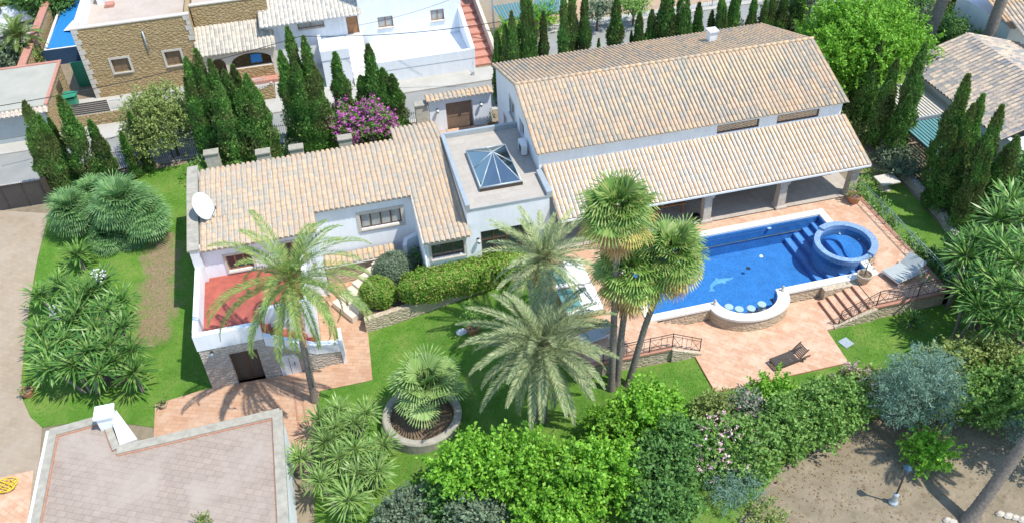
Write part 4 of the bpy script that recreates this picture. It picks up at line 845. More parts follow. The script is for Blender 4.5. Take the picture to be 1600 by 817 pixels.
# ------------------------------------------------------------------ boundary pillars and iron fence
PIL = [((329, 237), 'nearest the parapet end of the low roof'), ((410, 236), 'second from the left behind the low tiled roof'), ((462, 229), 'third from the left behind the low tiled roof'), ((538, 214), 'beside the magenta bougainvillea')]
def pillar(x, y, h, label, wx=0.42):
    t = thing('stone_pillar', label, 'pillar', (x, y, 0), 'stone pillars of the back boundary')
    s = MB(); s.box(x-wx, y-0.25, -0.3, x+wx, y+0.25, h-0.12); s.build('shaft', M['sand'], t)
    s = MB(); s.box(x-wx-0.05, y-0.32, h-0.118, x+wx+0.05, y+0.32, h); s.build('cap', M['capstone'], t, bevel=0.02)
for (p, l) in PIL:
    q = at(*p, 2.35); pillar(q.x, q.y, 2.35, 'squat sandstone pillar with flat cap '+l)
q = at(660, 170, 2.3); pillar(5.45, 51.75, 2.35, 'sandstone pillar attached to the white entrance gate wall')
def iron_fence(name, label, pts, h, mat, gap=0.13, zf=T, group=None, spear=True, mid=True, r=0.014, pname='picket'):
    t = thing(name, label, 'fence', (*pts[0], zf(*pts[0])), group); rl = MB(); pk = MB()
    for a, b in zip(pts[:-1], pts[1:]):
        A, B = Vector((*a, zf(*a))), Vector((*b, zf(*b))); L = (B-A).length
        rl.tube([A+Vector((0, 0, 0.1)), B+Vector((0, 0, 0.1))], 0.02, 5); rl.tube([A+Vector((0, 0, h-0.12)), B+Vector((0, 0, h-0.12))], 0.02, 5)
        n = max(1, int(L/gap))
        for k in range(n+1):
            p = A+(B-A)*(k/n); pk.tube([p+Vector((0, 0, 0.04)), p+Vector((0, 0, h+(0.05 if spear else -0.13)))], [r, r*0.6], 4)
        m_ = max(1, int(round(L/2.2)))
        for k in range(m_+1):
            p = A+(B-A)*(k/m_); ps = MB(); ps.box(p.x-0.03, p.y-0.03, p.z-0.3, p.x+0.03, p.y+0.03, p.z+h+0.03); ps.build('post', mat, t)
    rl.build('rail', mat, t); o = pk.build('bars', mat, t); return t
iron_fence('iron_fence', 'black iron bar fence between the left gate and the citrus tree', [(-18.4, 53.1), (-8.9, 53.3)], 1.5, M['black'])
iron_fence('iron_fence', 'black iron bar fence along the street behind the low tiled house', [(-8.8, 53.3), (0.1, 53.3)], 1.5, M['black'])
iron_fence('iron_fence', 'black iron bar fence from the bougainvillea to the entrance gate', [(0.2, 53.3), (5.2, 52.2)], 1.5, M['black'])
# left metal gate
ga2 = at(-40, 338, 0); gb2 = at(82, 322, 0); gt_ = thing('sliding_gate', 'dark grey sheet metal gate closing the driveway to the street', 'gate', (gb2.x, gb2.y, 0))
y0 = 50.6; s = MB(); zb_g = T(-19, y0); s.box(-26, y0, zb_g+0.08, -18.75, y0+0.06, 1.75); go = s.build('sheet', M['darkgate'], gt_)
s = MB()
for k in range(7): x = -25.9+1.19*k; s.box(x-0.03, y0-0.03, zb_g+0.08, x+0.03, y0-0.001, 1.78)
s.box(-26, y0-0.03, 1.7, -18.75, y0-0.002, 1.78); s.build('frame', M['metal_dark'], gt_)
s = MB()
for k in range(56): x = -26+0.13*k; s.tube([(x, y0+0.03, 1.75), (x, y0+0.03, 1.95)], [0.018, 0.004], 4)
s.build('spikes', M['metal_grey'], gt_)
s = MB(); s.box(-18.74, y0-0.15, -0.5, -18.4, y0+0.2, 1.9); o = s.build('gate_post', M['metal_dark']); tag(o, 'dark square post at the right end of the driveway gate', 'post')
# ------------------------------------------------------------------ iron railings with cross patterns
def railing(name, label, pts, h, mat, cell=0.55):
    t = thing(name, label, 'railing', pts[0]); a_ = MB(); b_ = MB(); c_ = MB()
    for A, B in zip(pts[:-1], pts[1:]):
        A, B = Vector(A), Vector(B); L = (B-A).length; n = max(1, int(round(L/cell))); Z = Vector((0, 0, 1))
        for hh in (0.10, h-0.16, h): a_.tube([A+Z*hh, B+Z*hh], 0.022 if hh == h else 0.015, 5)
        for k in range(n):
            p, q = A+(B-A)*(k/n), A+(B-A)*((k+1)/n)
            if k % 2 == 0: c_.tube([p+Z*0.1, q+Z*(h-0.16)], 0.012, 4); c_.tube([q+Z*0.1, p+Z*(h-0.16)], 0.012, 4)
            else: c_.tube([(p+q)/2+Z*0.1, (p+q)/2+Z*(h-0.16)], 0.012, 4)
            c_.tube([q+Z*0.1, q+Z*h], 0.012, 4)
            if k % 4 == 0: b_ = MB(); b_.tube([p-Z*0.05, p+Z*(h+0.05)], 0.026, 5); b_.build('post', mat, t)
    b_ = MB(); b_.tube([B-Z*0.05, B+Z*(h+0.05)], 0.026, 5); b_.build('post', mat, t)
    a_.build('rail', mat, t); c_.build('lattice', mat, t); return t
railing('iron_railing', 'rusty iron railing with crosses beside the fan palms and short steps', [(10.2, 27.32, DZ), (13.75, 27.32, DZ), (15.25, 27.28, 0.12)], 0.95, M['iron'])
railing('iron_railing', 'rusty iron railing with crosses at the front of the sunbed corner and steps', [(22.75, 27.12, 0.15), (24.8, 27.25, DZ), (28.85, 27.25, DZ)], 0.95, M['iron'])
railing('iron_railing', 'iron railing coloured sunlit pale green along the right edge of the pool terrace', [(28.85, 27.3, DZ), (28.85, 35.9, DZ)], 1.1, M['iron_lit'], cell=0.7)
# ------------------------------------------------------------------ stone house across the street
sh = thing('stone_house', 'ochre rubble stone house with flat roof across the street', 'house', (-13, 66, 0))
w1 = (-15.5, -14.3, 1.85, 2.9); w2 = (-11.72, -10.6, 1.8, 2.92)
s = MB(); panel(s, (0, 63.8, 0), UX, NYm, -17.37, -9.3, 0, 5.5, 0.35, [w1, w2]); s.build('front_wall', M['stone_y'], sh)
for h in (w1, w2): window(sh, (0, 63.8, 0), UX, NYm, *h, rec=0.12, fr=0.05, mull=1, frame='shutter', pane='shutter', surround='frame_stone', sw=0.16)
s = MB(); s.box(-17.37, 64.15, 0, -17.05, 95, 5.5); s.build('side_wall', M['white_old'], sh)
s = MB(); s.box(-9.62, 64.15, 0, -9.3, 95, 5.5); s.build('side_wall', M['stone_y'], sh)
s = MB(); s.box(-17.05, 64.15, 4.2, -9.62, 95, 4.45); s.build('flat_roof', M['flatroof'], sh)
s = MB()
for k in range(14):
    z = 0.02+0.395*k; L = 0.42 if k % 2 else 0.26
    s.box(-17.40, 63.76, z, -17.37+L, 63.798, z+0.36)
s.build('quoins', M['frame_stone'], sh); s = MB()
for k in range(9, 14): z = 0.02+0.395*k; L = 0.42 if k % 2 else 0.26; s.box(-9.3-L, 63.76, z, -9.27, 63.798, z+0.36)
s.build('quoins', M['frame_stone'], sh)
s = MB(); s.box(-17.42, 63.75, 5.503, -9.25, 64.2, 5.58); s.build('wall_cap', M['frame_stone'], sh)
pA = aty(222, 50, 63.7); s = MB(); s.tube([(pA.x, 63.72, pA.z), (pA.x, 63.72, pA.z-1.55)], 0.06, 8); s.build('downpipe', M['metal_grey'], sh)
s = MB(); s.box(-16.6, 70.5, 4.45, -15.9, 75, 5.4); s.box(-15.9, 71.2, 4.45, -15.6, 71.8, 5.0); s.build('roof_block', M['white_old'], sh)
rp = MB(); rp.box(-15.95, 69.6, 4.452, -15.3, 70.3, 4.7); rp.build('roof_vent', M['redstep'], sh)
# arcaded porch house
ar = thing('arcade_house', 'ochre stone house front with arched openings under a pale tiled lean-to', 'house', (-6.6, 64, 0))
def arch_wall(mb, y, th, x0, x1, z0, z1, arches):
    xs = np.linspace(x0, x1, 90)
    def hz_(x):
        for (a, b, lo, sp, rise) in arches:
            if a < x < b:
                t = (x-(a+b)/2)/((b-a)/2); return lo, sp+rise*math.sqrt(max(0, 1-t*t))
        return None
    for i in range(89):
        a, b = xs[i], xs[i+1]; h = hz_((a+b)/2)
        if h is None: mb.box(a, y, z0, b, y+th, z1)
        else:
            if h[0] > z0: mb.box(a, y, z0, b, y+th, h[0])
            ha, hb = hz_(a) or (h[0], h[1]), hz_(b) or (h[0], h[1]); mb.hexa([(a, y, min(ha[1], z1-.01)), (b, y, min(hb[1], z1-.01)), (b, y+th, min(hb[1], z1-.01)), (a, y+th, min(ha[1], z1-.01)), (a, y, z1), (b, y, z1), (b, y+th, z1), (a, y+th, z1)])
s = MB(); arch_wall(s, 63.0, 0.3, -9.2, -3.75, 0.0, 2.6, [(-8.55, -7.55, 0.0, 1.6, 0.6), (-7.1, -4.1, 1.15, 1.6, 0.7)]); s.build('arcade_wall', M['cream'], ar)
s = MB(); s.box(-9.2, 65.0, 0, -3.75, 65.3, 5.6); s.build('upper_wall', M['stone_y'], ar)
s = MB(); s.box(-9.25, 64.95, 5.601, -3.7, 65.35, 5.68); s.build('wall_cap', M['frame_stone'], ar)
s = MB(); s.box(-9.2, 65.3, 5.0, -3.75, 95, 5.3); s.build('flat_roof', M['flatroof'], ar)
s = MB(); tiles(s, (-9.5, 62.7, 2.66), UX, Vector((0, 2.3, 1.3)), 19, 0.305, 2.64, course=0.36); o = s.build('lean_to_roof', M['tile_white'], ar)
s = MB(); s.prism([(-9.45, 62.75), (-3.75, 62.75), (-3.75, 65), (-9.45, 65)], lambda x, y: 2.56+(y-62.7)*0.565, lambda x, y: 2.66+(y-62.7)*0.565); s.build('roof_deck', M['cream'], o)
s = MB(); s.box(-7.05, 62.95, 0.3, -4.15, 62.999, 1.12); s.build('parapet_facing', M['stone_y'], ar)
s = MB(); s.box(-7.1, 62.2, 0.0, -3.9, 62.95, 0.3); s.build('step', M['redstep'], ar)
s = MB()
for a in np.linspace(0, 1, 12): pass
for i in range(10):
    x = -5.7+0.08*i; s.box(x, 63.35, 1.3, x+0.08, 63.39+0.03*(i % 2), 2.0)
o = s.build('hanging_cloth', M['bluecloth']); tag(o, 'blue cloth hanging inside the wide arched opening', 'cloth')
# boundary wall and railings of the stone house
fw_ = thing('boundary_wall', 'ochre stone boundary wall with curved top and pale railings along the pavement', 'wall', (-11, 59.6, 0))
s = MB(); xs = np.linspace(-18.4, -4.3, 70)
def top(x):
    h = 0.95
    for c_ in (-13.6, -7.9): h += 0.55*math.exp(-((x-c_)/0.5)**2)
    h += 0.35*math.exp(-((x+4.3)/0.4)**2)
    return h
for i in range(69):
    a, b = xs[i], xs[i+1]; s.hexa([(a, 59.6, 0), (b, 59.6, 0), (b, 59.9, 0), (a, 59.9, 0), (a, 59.6, top(a)), (b, 59.6, top(b)), (b, 59.9, top(b)), (a, 59.9, top(a))])
s.build('wall', M['stone_y'], fw_)
s = MB()
for i in range(69): s.tube([(xs[i], 59.75, top(xs[i])+0.02), (xs[i+1], 59.75, top(xs[i+1])+0.02)], 0.09, 6)
s.build('coping', M['frame_stone'], fw_)
s = MB()
for (a, b) in ((-15.6, -14.2), (-13.0, -8.6), (-7.2, -4.7)):
    for hh in (1.15, 1.75): s.tube([(a, 59.75, hh), (b, 59.75, hh)], 0.02, 5)
    for x in np.arange(a, b, 0.12): s.tube([(x, 59.75, 0.95), (x, 59.75, 1.85)], 0.012, 4)
s.build('railing', M['metal_grey'], fw_)
s = MB()
for k in range(6): s.box(-18.9, 59.68+0.0, 1.02+0.15*k, -15.7, 59.72, 1.13+0.15*k)
s.build('slatted_panel', M['wood_grey'], fw_)
# shed in the far left corner
sd = thing('garage_shed', 'low ochre stone shed with grey felt roof at the left edge', 'shed', (-22, 61, 0))
s = MB(); s.box(-27, 58.9, 0, -19.35, 65.2, 2.55); s.build('wall', M['stone_y'], sd)
s = MB(); s.box(-27.1, 58.7, 2.553, -19.25, 65.3, 2.68); s.build('roof', M['sheet'], sd)
s = MB(); s.box(-19.42, 58.7, 2.683, -19.2, 65.35, 2.76); s.box(-27.1, 65.1, 2.684, -19.43, 65.35, 2.75); s.build('brick_edging', M['redstep'], sd)
s = MB(); tiles(s, (-27.1, 58.3, 2.35), UX, Vector((0, 1, 0.45)), 26, 0.30, 0.55, course=0.3); s.build('tile_eave', M['tile_pink'], sd)
s = MB(); s.box(-26.5, 58.86, 0.05, -19.6, 58.9, 2.2); s.build('roller_door', M['metal_grey'], sd)
q = atx(112, 105, -19.3); s = MB()
for k in range(7): s.tube([(-19.3, 62.2+0.2*k, 1.3), (-19.3, 62.2+0.2*k, 2.2)], 0.02, 4)
s.build('window_grille', M['black'], sd)
q = at(106, 152, 0.8); s = MB(); s.idx([(q.x-.7, q.y-.5, 0.9), (q.x+.6, q.y-.5, 1.0), (q.x+.7, q.y+.5, 0.9), (q.x-.6, q.y+.5, 0.8), (q.x, q.y, 1.3)], [(0, 1, 4), (1, 2, 4), (2, 3, 4), (3, 0, 4), (3, 2, 1, 0)]); s.box(q.x-.5, q.y-.4, 0.05, q.x+.5, q.y+.4, 0.8)
o = s.build('covered_table', M['greencloth']); tag(o, 'table under a green plastic cover beside the shed', 'table')
s = MB(); s.box(-18.9, 66.0, 0.05, -17.5, 66.1, 2.1); o = s.build('yard_gate', M['greencloth']); tag(o, 'dark green gate in the passage beside the stone house', 'gate')
bp = thing('garden_pool', 'small bright blue pool half covered with white cloth behind the shed', 'pool', (-21, 75, 0))
s = MB(); s.prism([(-21.9, 71.5), (-18.2, 71.5), (-18.2, 82), (-21.6, 82)], 0.0, 0.9); s.build('basin', M['bluecloth'], bp)
s = MB(); s.box(-21.98, 71.4, 0.903, -21.8, 82, 1.0); s.box(-21.8, 71.4, 0.904, -18.2, 71.55, 1.0); s.build('rim', M['coping'], bp)
s = MB(); s.idx([(-20.9, 74.7, 1.02), (-18.0, 73.2, 1.5), (-18.0, 77.0, 1.5), (-20.4, 76.6, 1.02)], [(0, 1, 2, 3)]); s.box(-20.0, 74.9, 0.905, -18.2, 76.0, 1.1); s.build('cover', M['whitecloth'], bp)
s = MB(); s.box(-22.0, 70.6, 0, -18.0, 70.66, 1.3); o = s.build('screen_fence', plain('dark_blue_mesh', (0.02, 0.06, 0.12), 0.6)); tag(o, 'dark blue mesh screen in front of the small blue pool', 'fence')
s = MB(); s.box(-18.3, 84, 0.1, -17.5, 90, 1.8); o = s.build('parasol_cover', M['purple']); tag(o, 'purple cloth at the top edge beside the stone house', 'cloth')
fwl = thing('garden_wall', 'ochre stone wall with red brick coping beyond the shed', 'wall', (-22.6, 75, 0))
s = MB(); s.box(-22.75, 66.2, 0, -22.35, 100, 1.9); s.build('wall', M['stone_y'], fwl); s = MB(); s.box(-22.85, 66.1, 1.903, -22.25, 100, 2.0); s.build('coping', M['redstep'], fwl)
s = MB(); s.box(-24.2, 60.0, 0, -24.0, 75, 1.0); 
# ------------------------------------------------------------------ white house across the street
wh = thing('white_house', 'large white rendered house with terraces across the street', 'house', (4, 64, 0))
wl_ = [(4.2, 5.25, 1.95, 2.95), (8.4, 9.3, 1.95, 2.95)]
hs = []
for (pa, pb) in (((592, 45), (613, 25)), ((674, 34), (693, 14))):
    A, B = aty(*pa, 64.0), aty(*pb, 64.0); hs.append((A.x, B.x, A.z, B.z))
s = MB(); panel(s, (0, 64.0, 0), UX, NYm, 2.85, 10.75, 0, 7.5, 0.3, hs); s.build('front_wall', M['white'], wh)
for h in hs: window(wh, (0, 64.0, 0), UX, NYm, *h, rec=0.1, fr=0.07, mull=1, frame='wood_mid', pane='curtain')
A, B = aty(466, 47, 64.0), aty(505, 30, 64.0); D0, D1 = aty(543, 53, 64.0), aty(560, 24, 64.0)
h2 = [(A.x, B.x, A.z, B.z), (D0.x+0.05, D1.x-0.1, 2.2, D1.z)]
s = MB(); panel(s, (0, 64.001, 0), UX, NYm, -4.25, 2.848, 0, 4.05, 0.3, h2); s.build('front_wall', M['white_old'], wh)
window(wh, (0, 64.0, 0), UX, NYm, *h2[0], rec=0.1, fr=0.07, mull=1, frame='wood_mid', pane='curtain'); window(wh, (0, 64.0, 0), UX, NYm, *h2[1], rec=0.1, fr=0.12, mull=1, bars=1, frame='wood_mid', pane='wood_mid', sill=False, name='house_door')
s = MB(); s.box(-4.25, 66.3, 0, 2.85, 66.6, 8); s.build('upper_wall', M['white'], wh)
s = MB(); tiles(s, (-4.6, 63.3, 3.98), UX, Vector((0, 3.0, 0.95)), 24, 0.315, 3.1, course=0.36); o = s.build('tile_roof', M['tile_white'], wh)
s = MB(); s.prism([(-4.55, 63.35), (2.845, 63.35), (2.845, 66.3), (-4.55, 66.3)], lambda x, y: 3.88+(y-63.3)*0.3167, lambda x, y: 3.98+(y-63.3)*0.3167); s.build('roof_deck', M['white_old'], o)
s = MB(); s.box(3.3, 59.4, 0, 10.75, 63.99, 1.12); s.build('terrace', M['white'], wh)
s = MB(); s.box(3.28, 59.37, 1.121, 10.5, 59.6, 1.82); s.prism([(10.5, 59.37), (10.78, 59.37), (10.78, 63.99), (10.5, 63.99)], 1.122, lambda x, y: 1.9+(y-59.4)*0.28); s.box(3.28, 59.6, 1.122, 3.5, 61.2, 1.82); s.build('terrace_parapet', M['white'], wh)
s = MB(); s.box(-0.5, 60.2, 0, 1.55, 63.99, 2.2); s.build('landing', M['white'], wh)
s = MB(); s.box(-0.52, 60.15, 2.201, 1.57, 60.35, 2.95); s.box(-0.52, 60.35, 2.201, -0.3, 63.0, 2.95); s.box(1.37, 60.35, 2.201, 1.57, 61.6, 2.95); s.build('landing_parapet', M['white'], wh)
for k in range(8):
    s = MB(); s.box(1.58, 59.7+0.36*k, 0, 2.84, 63.99, 0.28*(k+1)-0.02); s.build('stair_step', M['coping'], wh) if k < 8 else None
# red stairs alley
rs = thing('alley_stairs', 'red brick alley stairs climbing beside the white house', 'stairs', (11.7, 62, 0))
for k in range(13):
    s = MB(); s.box(10.85, 60.0+0.95*k, -0.1, 12.45, 60.0+0.95*(k+1) if k < 12 else 90, 0.16+0.19*k); s.build('step', M['redstep'], rs)
s = MB(); s.prism([(12.46, 59.6), (12.7, 59.6), (12.7, 90), (12.46, 90)], 0, lambda x, y: 0.9+max(0, y-59.8)*0.2); o = s.build('side_wall', M['cream'], rs)
# awning house
ah = thing('awning_house', 'cream house with teal awnings at the top of the red stairs', 'house', (16, 67, 0))
s = MB(); s.box(12.75, 67.2, 0, 19.5, 67.5, 4.2); s.build('front_wall', M['cream'], ah)
s = MB(); tiles(s, (12.7, 66.9, 4.1), UX, Vector((0, 1, 0.35)), 22, 0.31, 3, course=0.4); s.build('roof', M['tile_pink'], ah)
c_ = [at(771, 10, 2.2), at(876, -6, 2.2), at(879, 17, 1.55), at(783, 32, 1.55)]
for (ta, tb) in ((0.0, 0.58), (0.60, 1.0)):
    s = MB(); a_, b_, d_, e_ = c_[0].lerp(c_[1], ta), c_[0].lerp(c_[1], tb), c_[3].lerp(c_[2], tb), c_[3].lerp(c_[2], ta)
    n = 14
    for k in range(n):
        t0, t1 = k/n, (k+1)/n-0.02
        q = [e_.lerp(d_, t0), e_.lerp(d_, t1), a_.lerp(b_, t1), a_.lerp(b_, t0)]; dz = Vector((0, 0, 0.03 if k % 2 else 0.0)); s.face([x+dz for x in q])
    s.face([e_-Vector((0, 0, .2)), d_-Vector((0, 0, .2)), d_, e_]); aw = s.build('awning', M['teal'], ah)
for q in c_[2:]: s = MB(); s.tube([q, (q.x, q.y, 0)], 0.05, 6); s.build('awning_post', M['metal_grey'], ah)
iron_fence('street_railing', 'grey railing along the far street under the teal awnings', [(17.3, 63.9), (45, 64.4)], 0.9, M['metal_grey'], zf=lambda x, y: 0.13, gap=0.2, spear=False)
s = MB(); s.box(17.3, 69.0, 0, 45, 69.4, 0.7); o = s.build('garden_wall', M['white_old']); tag(o, 'low white garden wall beyond the orange soil strip', 'wall')
# ------------------------------------------------------------------ right neighbour
rh = thing('neighbour_house', 'white neighbouring house with grey mottled tile roof on the right', 'house', (43, 40, 0))
apx = aty(1510, 52, 46.2); ex, ez = 37.75, 3.05; rx_, rz_ = apx.x, apx.z
s = MB(); s.box(38.2, 30.0, 0, 38.5, 46.0, 3.0); s.build('side_wall', M['white'], rh)
s = MB(); s.prism([(38.5, 45.7), (47.5, 45.7), (47.5, 46.0), (38.5, 46.0)], 0, lambda x, y: 3.0); s.box(38.5, 35.6, 0, 47, 35.9, 3.0); s.build('end_wall', M['white'], rh)
s = MB(); V = Vector((rx_-ex, 0, rz_-ez)); tiles(s, (ex, 46.2, ez), -UY, V, 31, 0.33, V.length, course=0.42)
V2 = Vector((-(rx_-ex), 0, rz_-ez)); tiles(s, (2*rx_-ex, 36.0, ez), UY, V2, 31, 0.33, V2.length, course=0.42, j0=30); o = s.build('roof', M['tile_far'], rh)
s = MB(); s.idx([(ex+.05, 36, ez-.12), (rx_, 36, rz_-.12), (2*rx_-ex, 36, ez-.12), (ex+.05, 46.15, ez-.12), (rx_, 46.15, rz_-.12), (2*rx_-ex, 46.15, ez-.12), (ex+.05, 36, ez), (rx_, 36, rz_), (2*rx_-ex, 36, ez), (ex+.05, 46.15, ez), (rx_, 46.15, rz_), (2*rx_-ex, 46.15, ez)], [(0, 1, 7, 6), (1, 2, 8, 7), (4, 3, 9, 10), (5, 4, 10, 11), (0, 6, 9, 3), (6, 7, 10, 9), (7, 8, 11, 10), (0, 3, 4, 1), (1, 4, 5, 2)]); s.build('roof_deck', M['metal_dark'], o)
s = MB(); s.box(38.0, 24, 2.7, 48, 35.55, 2.9); s.build('flat_roof', M['white_old'], rh)
s = MB(); s.box(38.2, 24, 0, 38.5, 30, 3.0); s.build('side_wall', M['white'], rh)
s = MB(); V = Vector((0, 3.6, 1.2)); tiles(s, (46.2, 44.5, 3.6), UX, V, 26, 0.33, V.length, course=0.42); s.build('rear_roof', M['tile_far'], rh)
nh = thing('far_house', 'small white house with tiled roof at the right top corner', 'house', (50, 50, 0))
q = at(1580, 42, 3.2); s = MB(); s.box(q.x, q.y, 0, q.x+8, q.y+6, 3.1); s.build('wall', M['white'], nh)
s = MB(); tiles(s, (q.x-0.3, q.y-0.3, 3.15), UX, Vector((0, 1, 0.3)), 26, 0.33, 5, course=0.42); s.build('roof', M['tile'], nh)
q = at(1432, 20, 1.8); s = MB(); tiles(s, (q.x, q.y, 1.8), UX, Vector((0, 1, 0.3)), 7, 0.33, 1.6, course=0.4); s.box(q.x+0.1, q.y+0.1, 0, q.x+2.2, q.y+1.5, 1.75); o = s.build('garden_shed', M['redstep']); tag(o, 'small shed with reddish tile roof by the far road', 'shed')
pg = thing('pergola', 'teal slatted pergola against the neighbouring white wall', 'pergola', (35.5, 38.5, 0))
s = MB()
for k in range(17):
    x = 34.1+0.235*k; s.box(x, 36.6, 2.25, x+0.16, 40.2, 2.29)
s.build('slats', M['teal_slat'], pg)
for y in (36.65, 40.1): s = MB(); s.box(34.0, y, 2.1, 38.15, y+0.1, 2.245); s.build('beam', M['metal_grey'], pg)
for (x, y) in ((34.05, 36.7), (34.05, 40.1)): s = MB(); s.tube([(x, y, 0), (x, y, 2.1)], 0.05, 6); s.build('post', M['metal_grey'], pg)
pg = thing('pergola', 'pale grey slatted pergola behind the teal one', 'pergola', (36.5, 42, 0))
s = MB()
for k in range(13):
    x = 35.1+0.235*k; s.box(x, 40.5, 2.3, x+0.15, 44.6, 2.34)
s.build('slats', M['frame_stone'], pg); s = MB(); s.box(35.0, 40.42, 2.15, 38.15, 40.49, 2.36); s.build('beam', M['metal_grey'], pg); s = MB(); s.box(35, 44.5, 2.15, 38.15, 44.6, 2.29); s.build('beam', M['metal_grey'], pg)
s = MB(); s.prism([(33.3, 40.3), (33.7, 40.3), (33.2, 33.5), (31.6, 27.5), (31.25, 27.6), (32.8, 33.5)], -0.2, 0.55); o = s.build('low_wall', M['stone_g']); tag(o, 'low grey stone wall at the foot of the right cypress row', 'wall')
# ------------------------------------------------------------------ furniture and small objects
def lounger(label, p, ang, mat_f, mat_c, slats=True, L=1.95, W=0.68, back=0.65, h=0.32, name='sun_lounger'):
    t = thing(name, label, 'lounger', p, None, ang); Ma = Matrix.Translation(p) @ Matrix.Rotation(ang, 4, 'Z')
    def tr(mb): mb.v = [tuple(Ma @ Vector(v)) for v in mb.v]; return mb
    s = MB(); s.box(-L/2, -W/2, h-0.07, L/2, -W/2+0.05, h); s.box(-L/2, W/2-0.05, h-0.07, L/2, W/2, h); s.box(-L/2, -W/2+.05, h-0.07, -L/2+0.05, W/2-.05, h); tr(s).build('frame', M[mat_f], t)
    for (x, y) in ((-L/2+0.12, -W/2+0.03), (-L/2+0.12, W/2-0.03), (L/2-0.4, -W/2+0.03), (L/2-0.4, W/2-0.03)):
        s = MB(); s.box(x-0.035, y-0.025, 0, x+0.035, y+0.025, h-0.072); tr(s).build('leg', M[mat_f], t)
    s = MB(); xb = L/2-back
    if slats:
        for x in np.arange(-L/2+0.06, xb-0.05, 0.085): s.box(x, -W/2+0.02, h+0.002, x+0.062, W/2-0.02, h+0.024)
    else: s.box(-L/2+0.02, -W/2+0.03, h+0.002, xb, W/2-0.03, h+0.04)
    tr(s).build('seat', M[mat_c], t)
    s = MB(); ca, sa = math.cos(R(42)), math.sin(R(42)); u_, n_2 = Vector((ca, 0, sa)), Vector((-sa, 0, ca)); o_ = Vector((xb, 0, h+0.02))
    if slats:
        for k in np.arange(0, back-0.06, 0.085): s.lbox(o_, u_, (0, 1, 0), n_2, (k, k+0.062), (-W/2+0.02, W/2-0.02), (0, 0.024))
        s.lbox(o_, u_, (0, 1, 0), n_2, (0, back), (-W/2+0.02, -W/2+0.06), (-0.04, -0.002)); s.lbox(o_, u_, (0, 1, 0), n_2, (0, back), (W/2-0.06, W/2-0.02), (-0.04, -0.002))
    else: s.lbox(o_, u_, (0, 1, 0), n_2, (0, back), (-W/2+0.03, W/2-0.03), (0, 0.04))
    tr(s).build('backrest', M[mat_c], t); return t
lounger('dark weathered wooden lounger with raised back on the lower platform', Vector((19.2, 25.55, PZ)), R(10), 'wood_grey', 'wood_grey')
lounger('grey mesh sunbed with raised back in the terrace corner by the hot tub', Vector((27.4, 28.95, DZ)), R(14), 'metal_white', 'greycloth', False, 2.1, 1.15, 0.75, 0.34)
q = at(938, 527, DZ); lounger('grey padded lounger on the terrace left of the fan palm trunks', Vector((q.x-0.2, q.y, DZ)), R(12), 'metal_white', 'greycloth', False, 1.8, 0.7, 0.6, 0.32)
def daybed(p, ang, label):
    t = thing('daybed', label, 'daybed', p, None, ang); Ma = Matrix.Translation(p) @ Matrix.Rotation(ang, 4, 'Z')
    def tr(mb): mb.v = [tuple(Ma @ Vector(v)) for v in mb.v]; return mb
    s = MB(); s.box(-1.05, -1.0, 0.0, 1.05, 1.0, 0.28); tr(s).build('base', M['wood_mid'], t, bevel=0.02)
    s = MB(); s.box(-0.98, -0.94, 0.282, 0.98, 0.94, 0.45); tr(s).build('mattress', M['whitecloth'], t, bevel=0.05)
    s = MB(); s.box(-0.985, -0.7, 0.452, -0.1, 0.945, 0.475); tr(s).build('blanket', M['teal_slat'], t)
    for k in range(2):
        s = MB(); s.box(-0.05+0.5*k, 0.5, 0.452, 0.42+0.5*k, 0.88, 0.60); tr(s).build('cushion', M['whitecloth'], t, bevel=0.05)
q = at(907, 468, DZ+0.4); daybed(Vector((q.x, q.y, DZ)), R(0), 'square daybed with white mattress and teal blanket between the palms')
q = at(893, 432, DZ+0.4); daybed(Vector((q.x-0.1, q.y+0.25, DZ)), R(0), 'square daybed half hidden behind the grey date palm fronds')
# dining set in the porch
tb = thing('dining_table', 'wooden dining table in the shade of the tiled porch', 'table', (17.2, 37.6, DZ))
s = MB(); s.box(16.0, 37.15, DZ+0.71, 18.5, 38.05, DZ+0.76); s.build('tabletop', M['wood_mid'], tb)
for (x, y) in ((16.15, 37.25), (18.35, 37.25), (16.15, 37.95), (18.35, 37.95)):
    s = MB(); s.box(x-0.04, y-0.04, DZ+0.02, x+0.04, y+0.04, DZ+0.709); s.build('leg', M['wood_mid'], tb)
ch0 = thing('dining_chair', 'wooden porch chair at the left of the dining table', 'chair', (16.45, 36.85, DZ+0.02), 'porch dining chairs'); bx_, by_, bz_ = 16.45, 36.85, DZ+0.02
s = MB(); s.box(bx_-.24, by_-.24, bz_+.42, bx_+.24, by_+.24, bz_+.46); s.build('seat', M['wood_mid'], ch0)
s = MB(); [s.box(bx_-.22+.09*k, by_-.25, bz_+.5, bx_-.16+.09*k, by_-.22, bz_+.9) for k in range(5)]; s.box(bx_-.24, by_-.26, bz_+.9, bx_+.24, by_-.21, bz_+.97); s.build('backrest', M['wood_mid'], ch0)
for (i, j) in ((-1, -1), (1, -1), (-1, 1), (1, 1)): s = MB(); s.box(bx_+.21*i-.02, by_+.21*j-.02, bz_, bx_+.21*i+.02, by_+.21*j+.02, bz_+.419); s.build('leg', M['wood_mid'], ch0)
for x, l in ((17.2, 'middle one of three wooden porch chairs at the dining table'), (17.95, 'wooden porch chair nearest the left visible column')):
    c = copy_tree(ch0); c.location = (x, 36.85, DZ+0.02); c['label'] = l
bnx = thing('porch_bench', 'long wooden bench against the porch wall between two columns', 'bench', (21.5, 38.5, DZ))
s = MB(); s.box(20.4, 38.2, DZ+.40, 23.4, 38.8, DZ+.46); s.build('seat', M['wood_mid'], bnx); s = MB(); s.box(20.4, 38.82, DZ+.46, 23.4, 38.88, DZ+.95); s.build('backrest', M['wood_mid'], bnx)
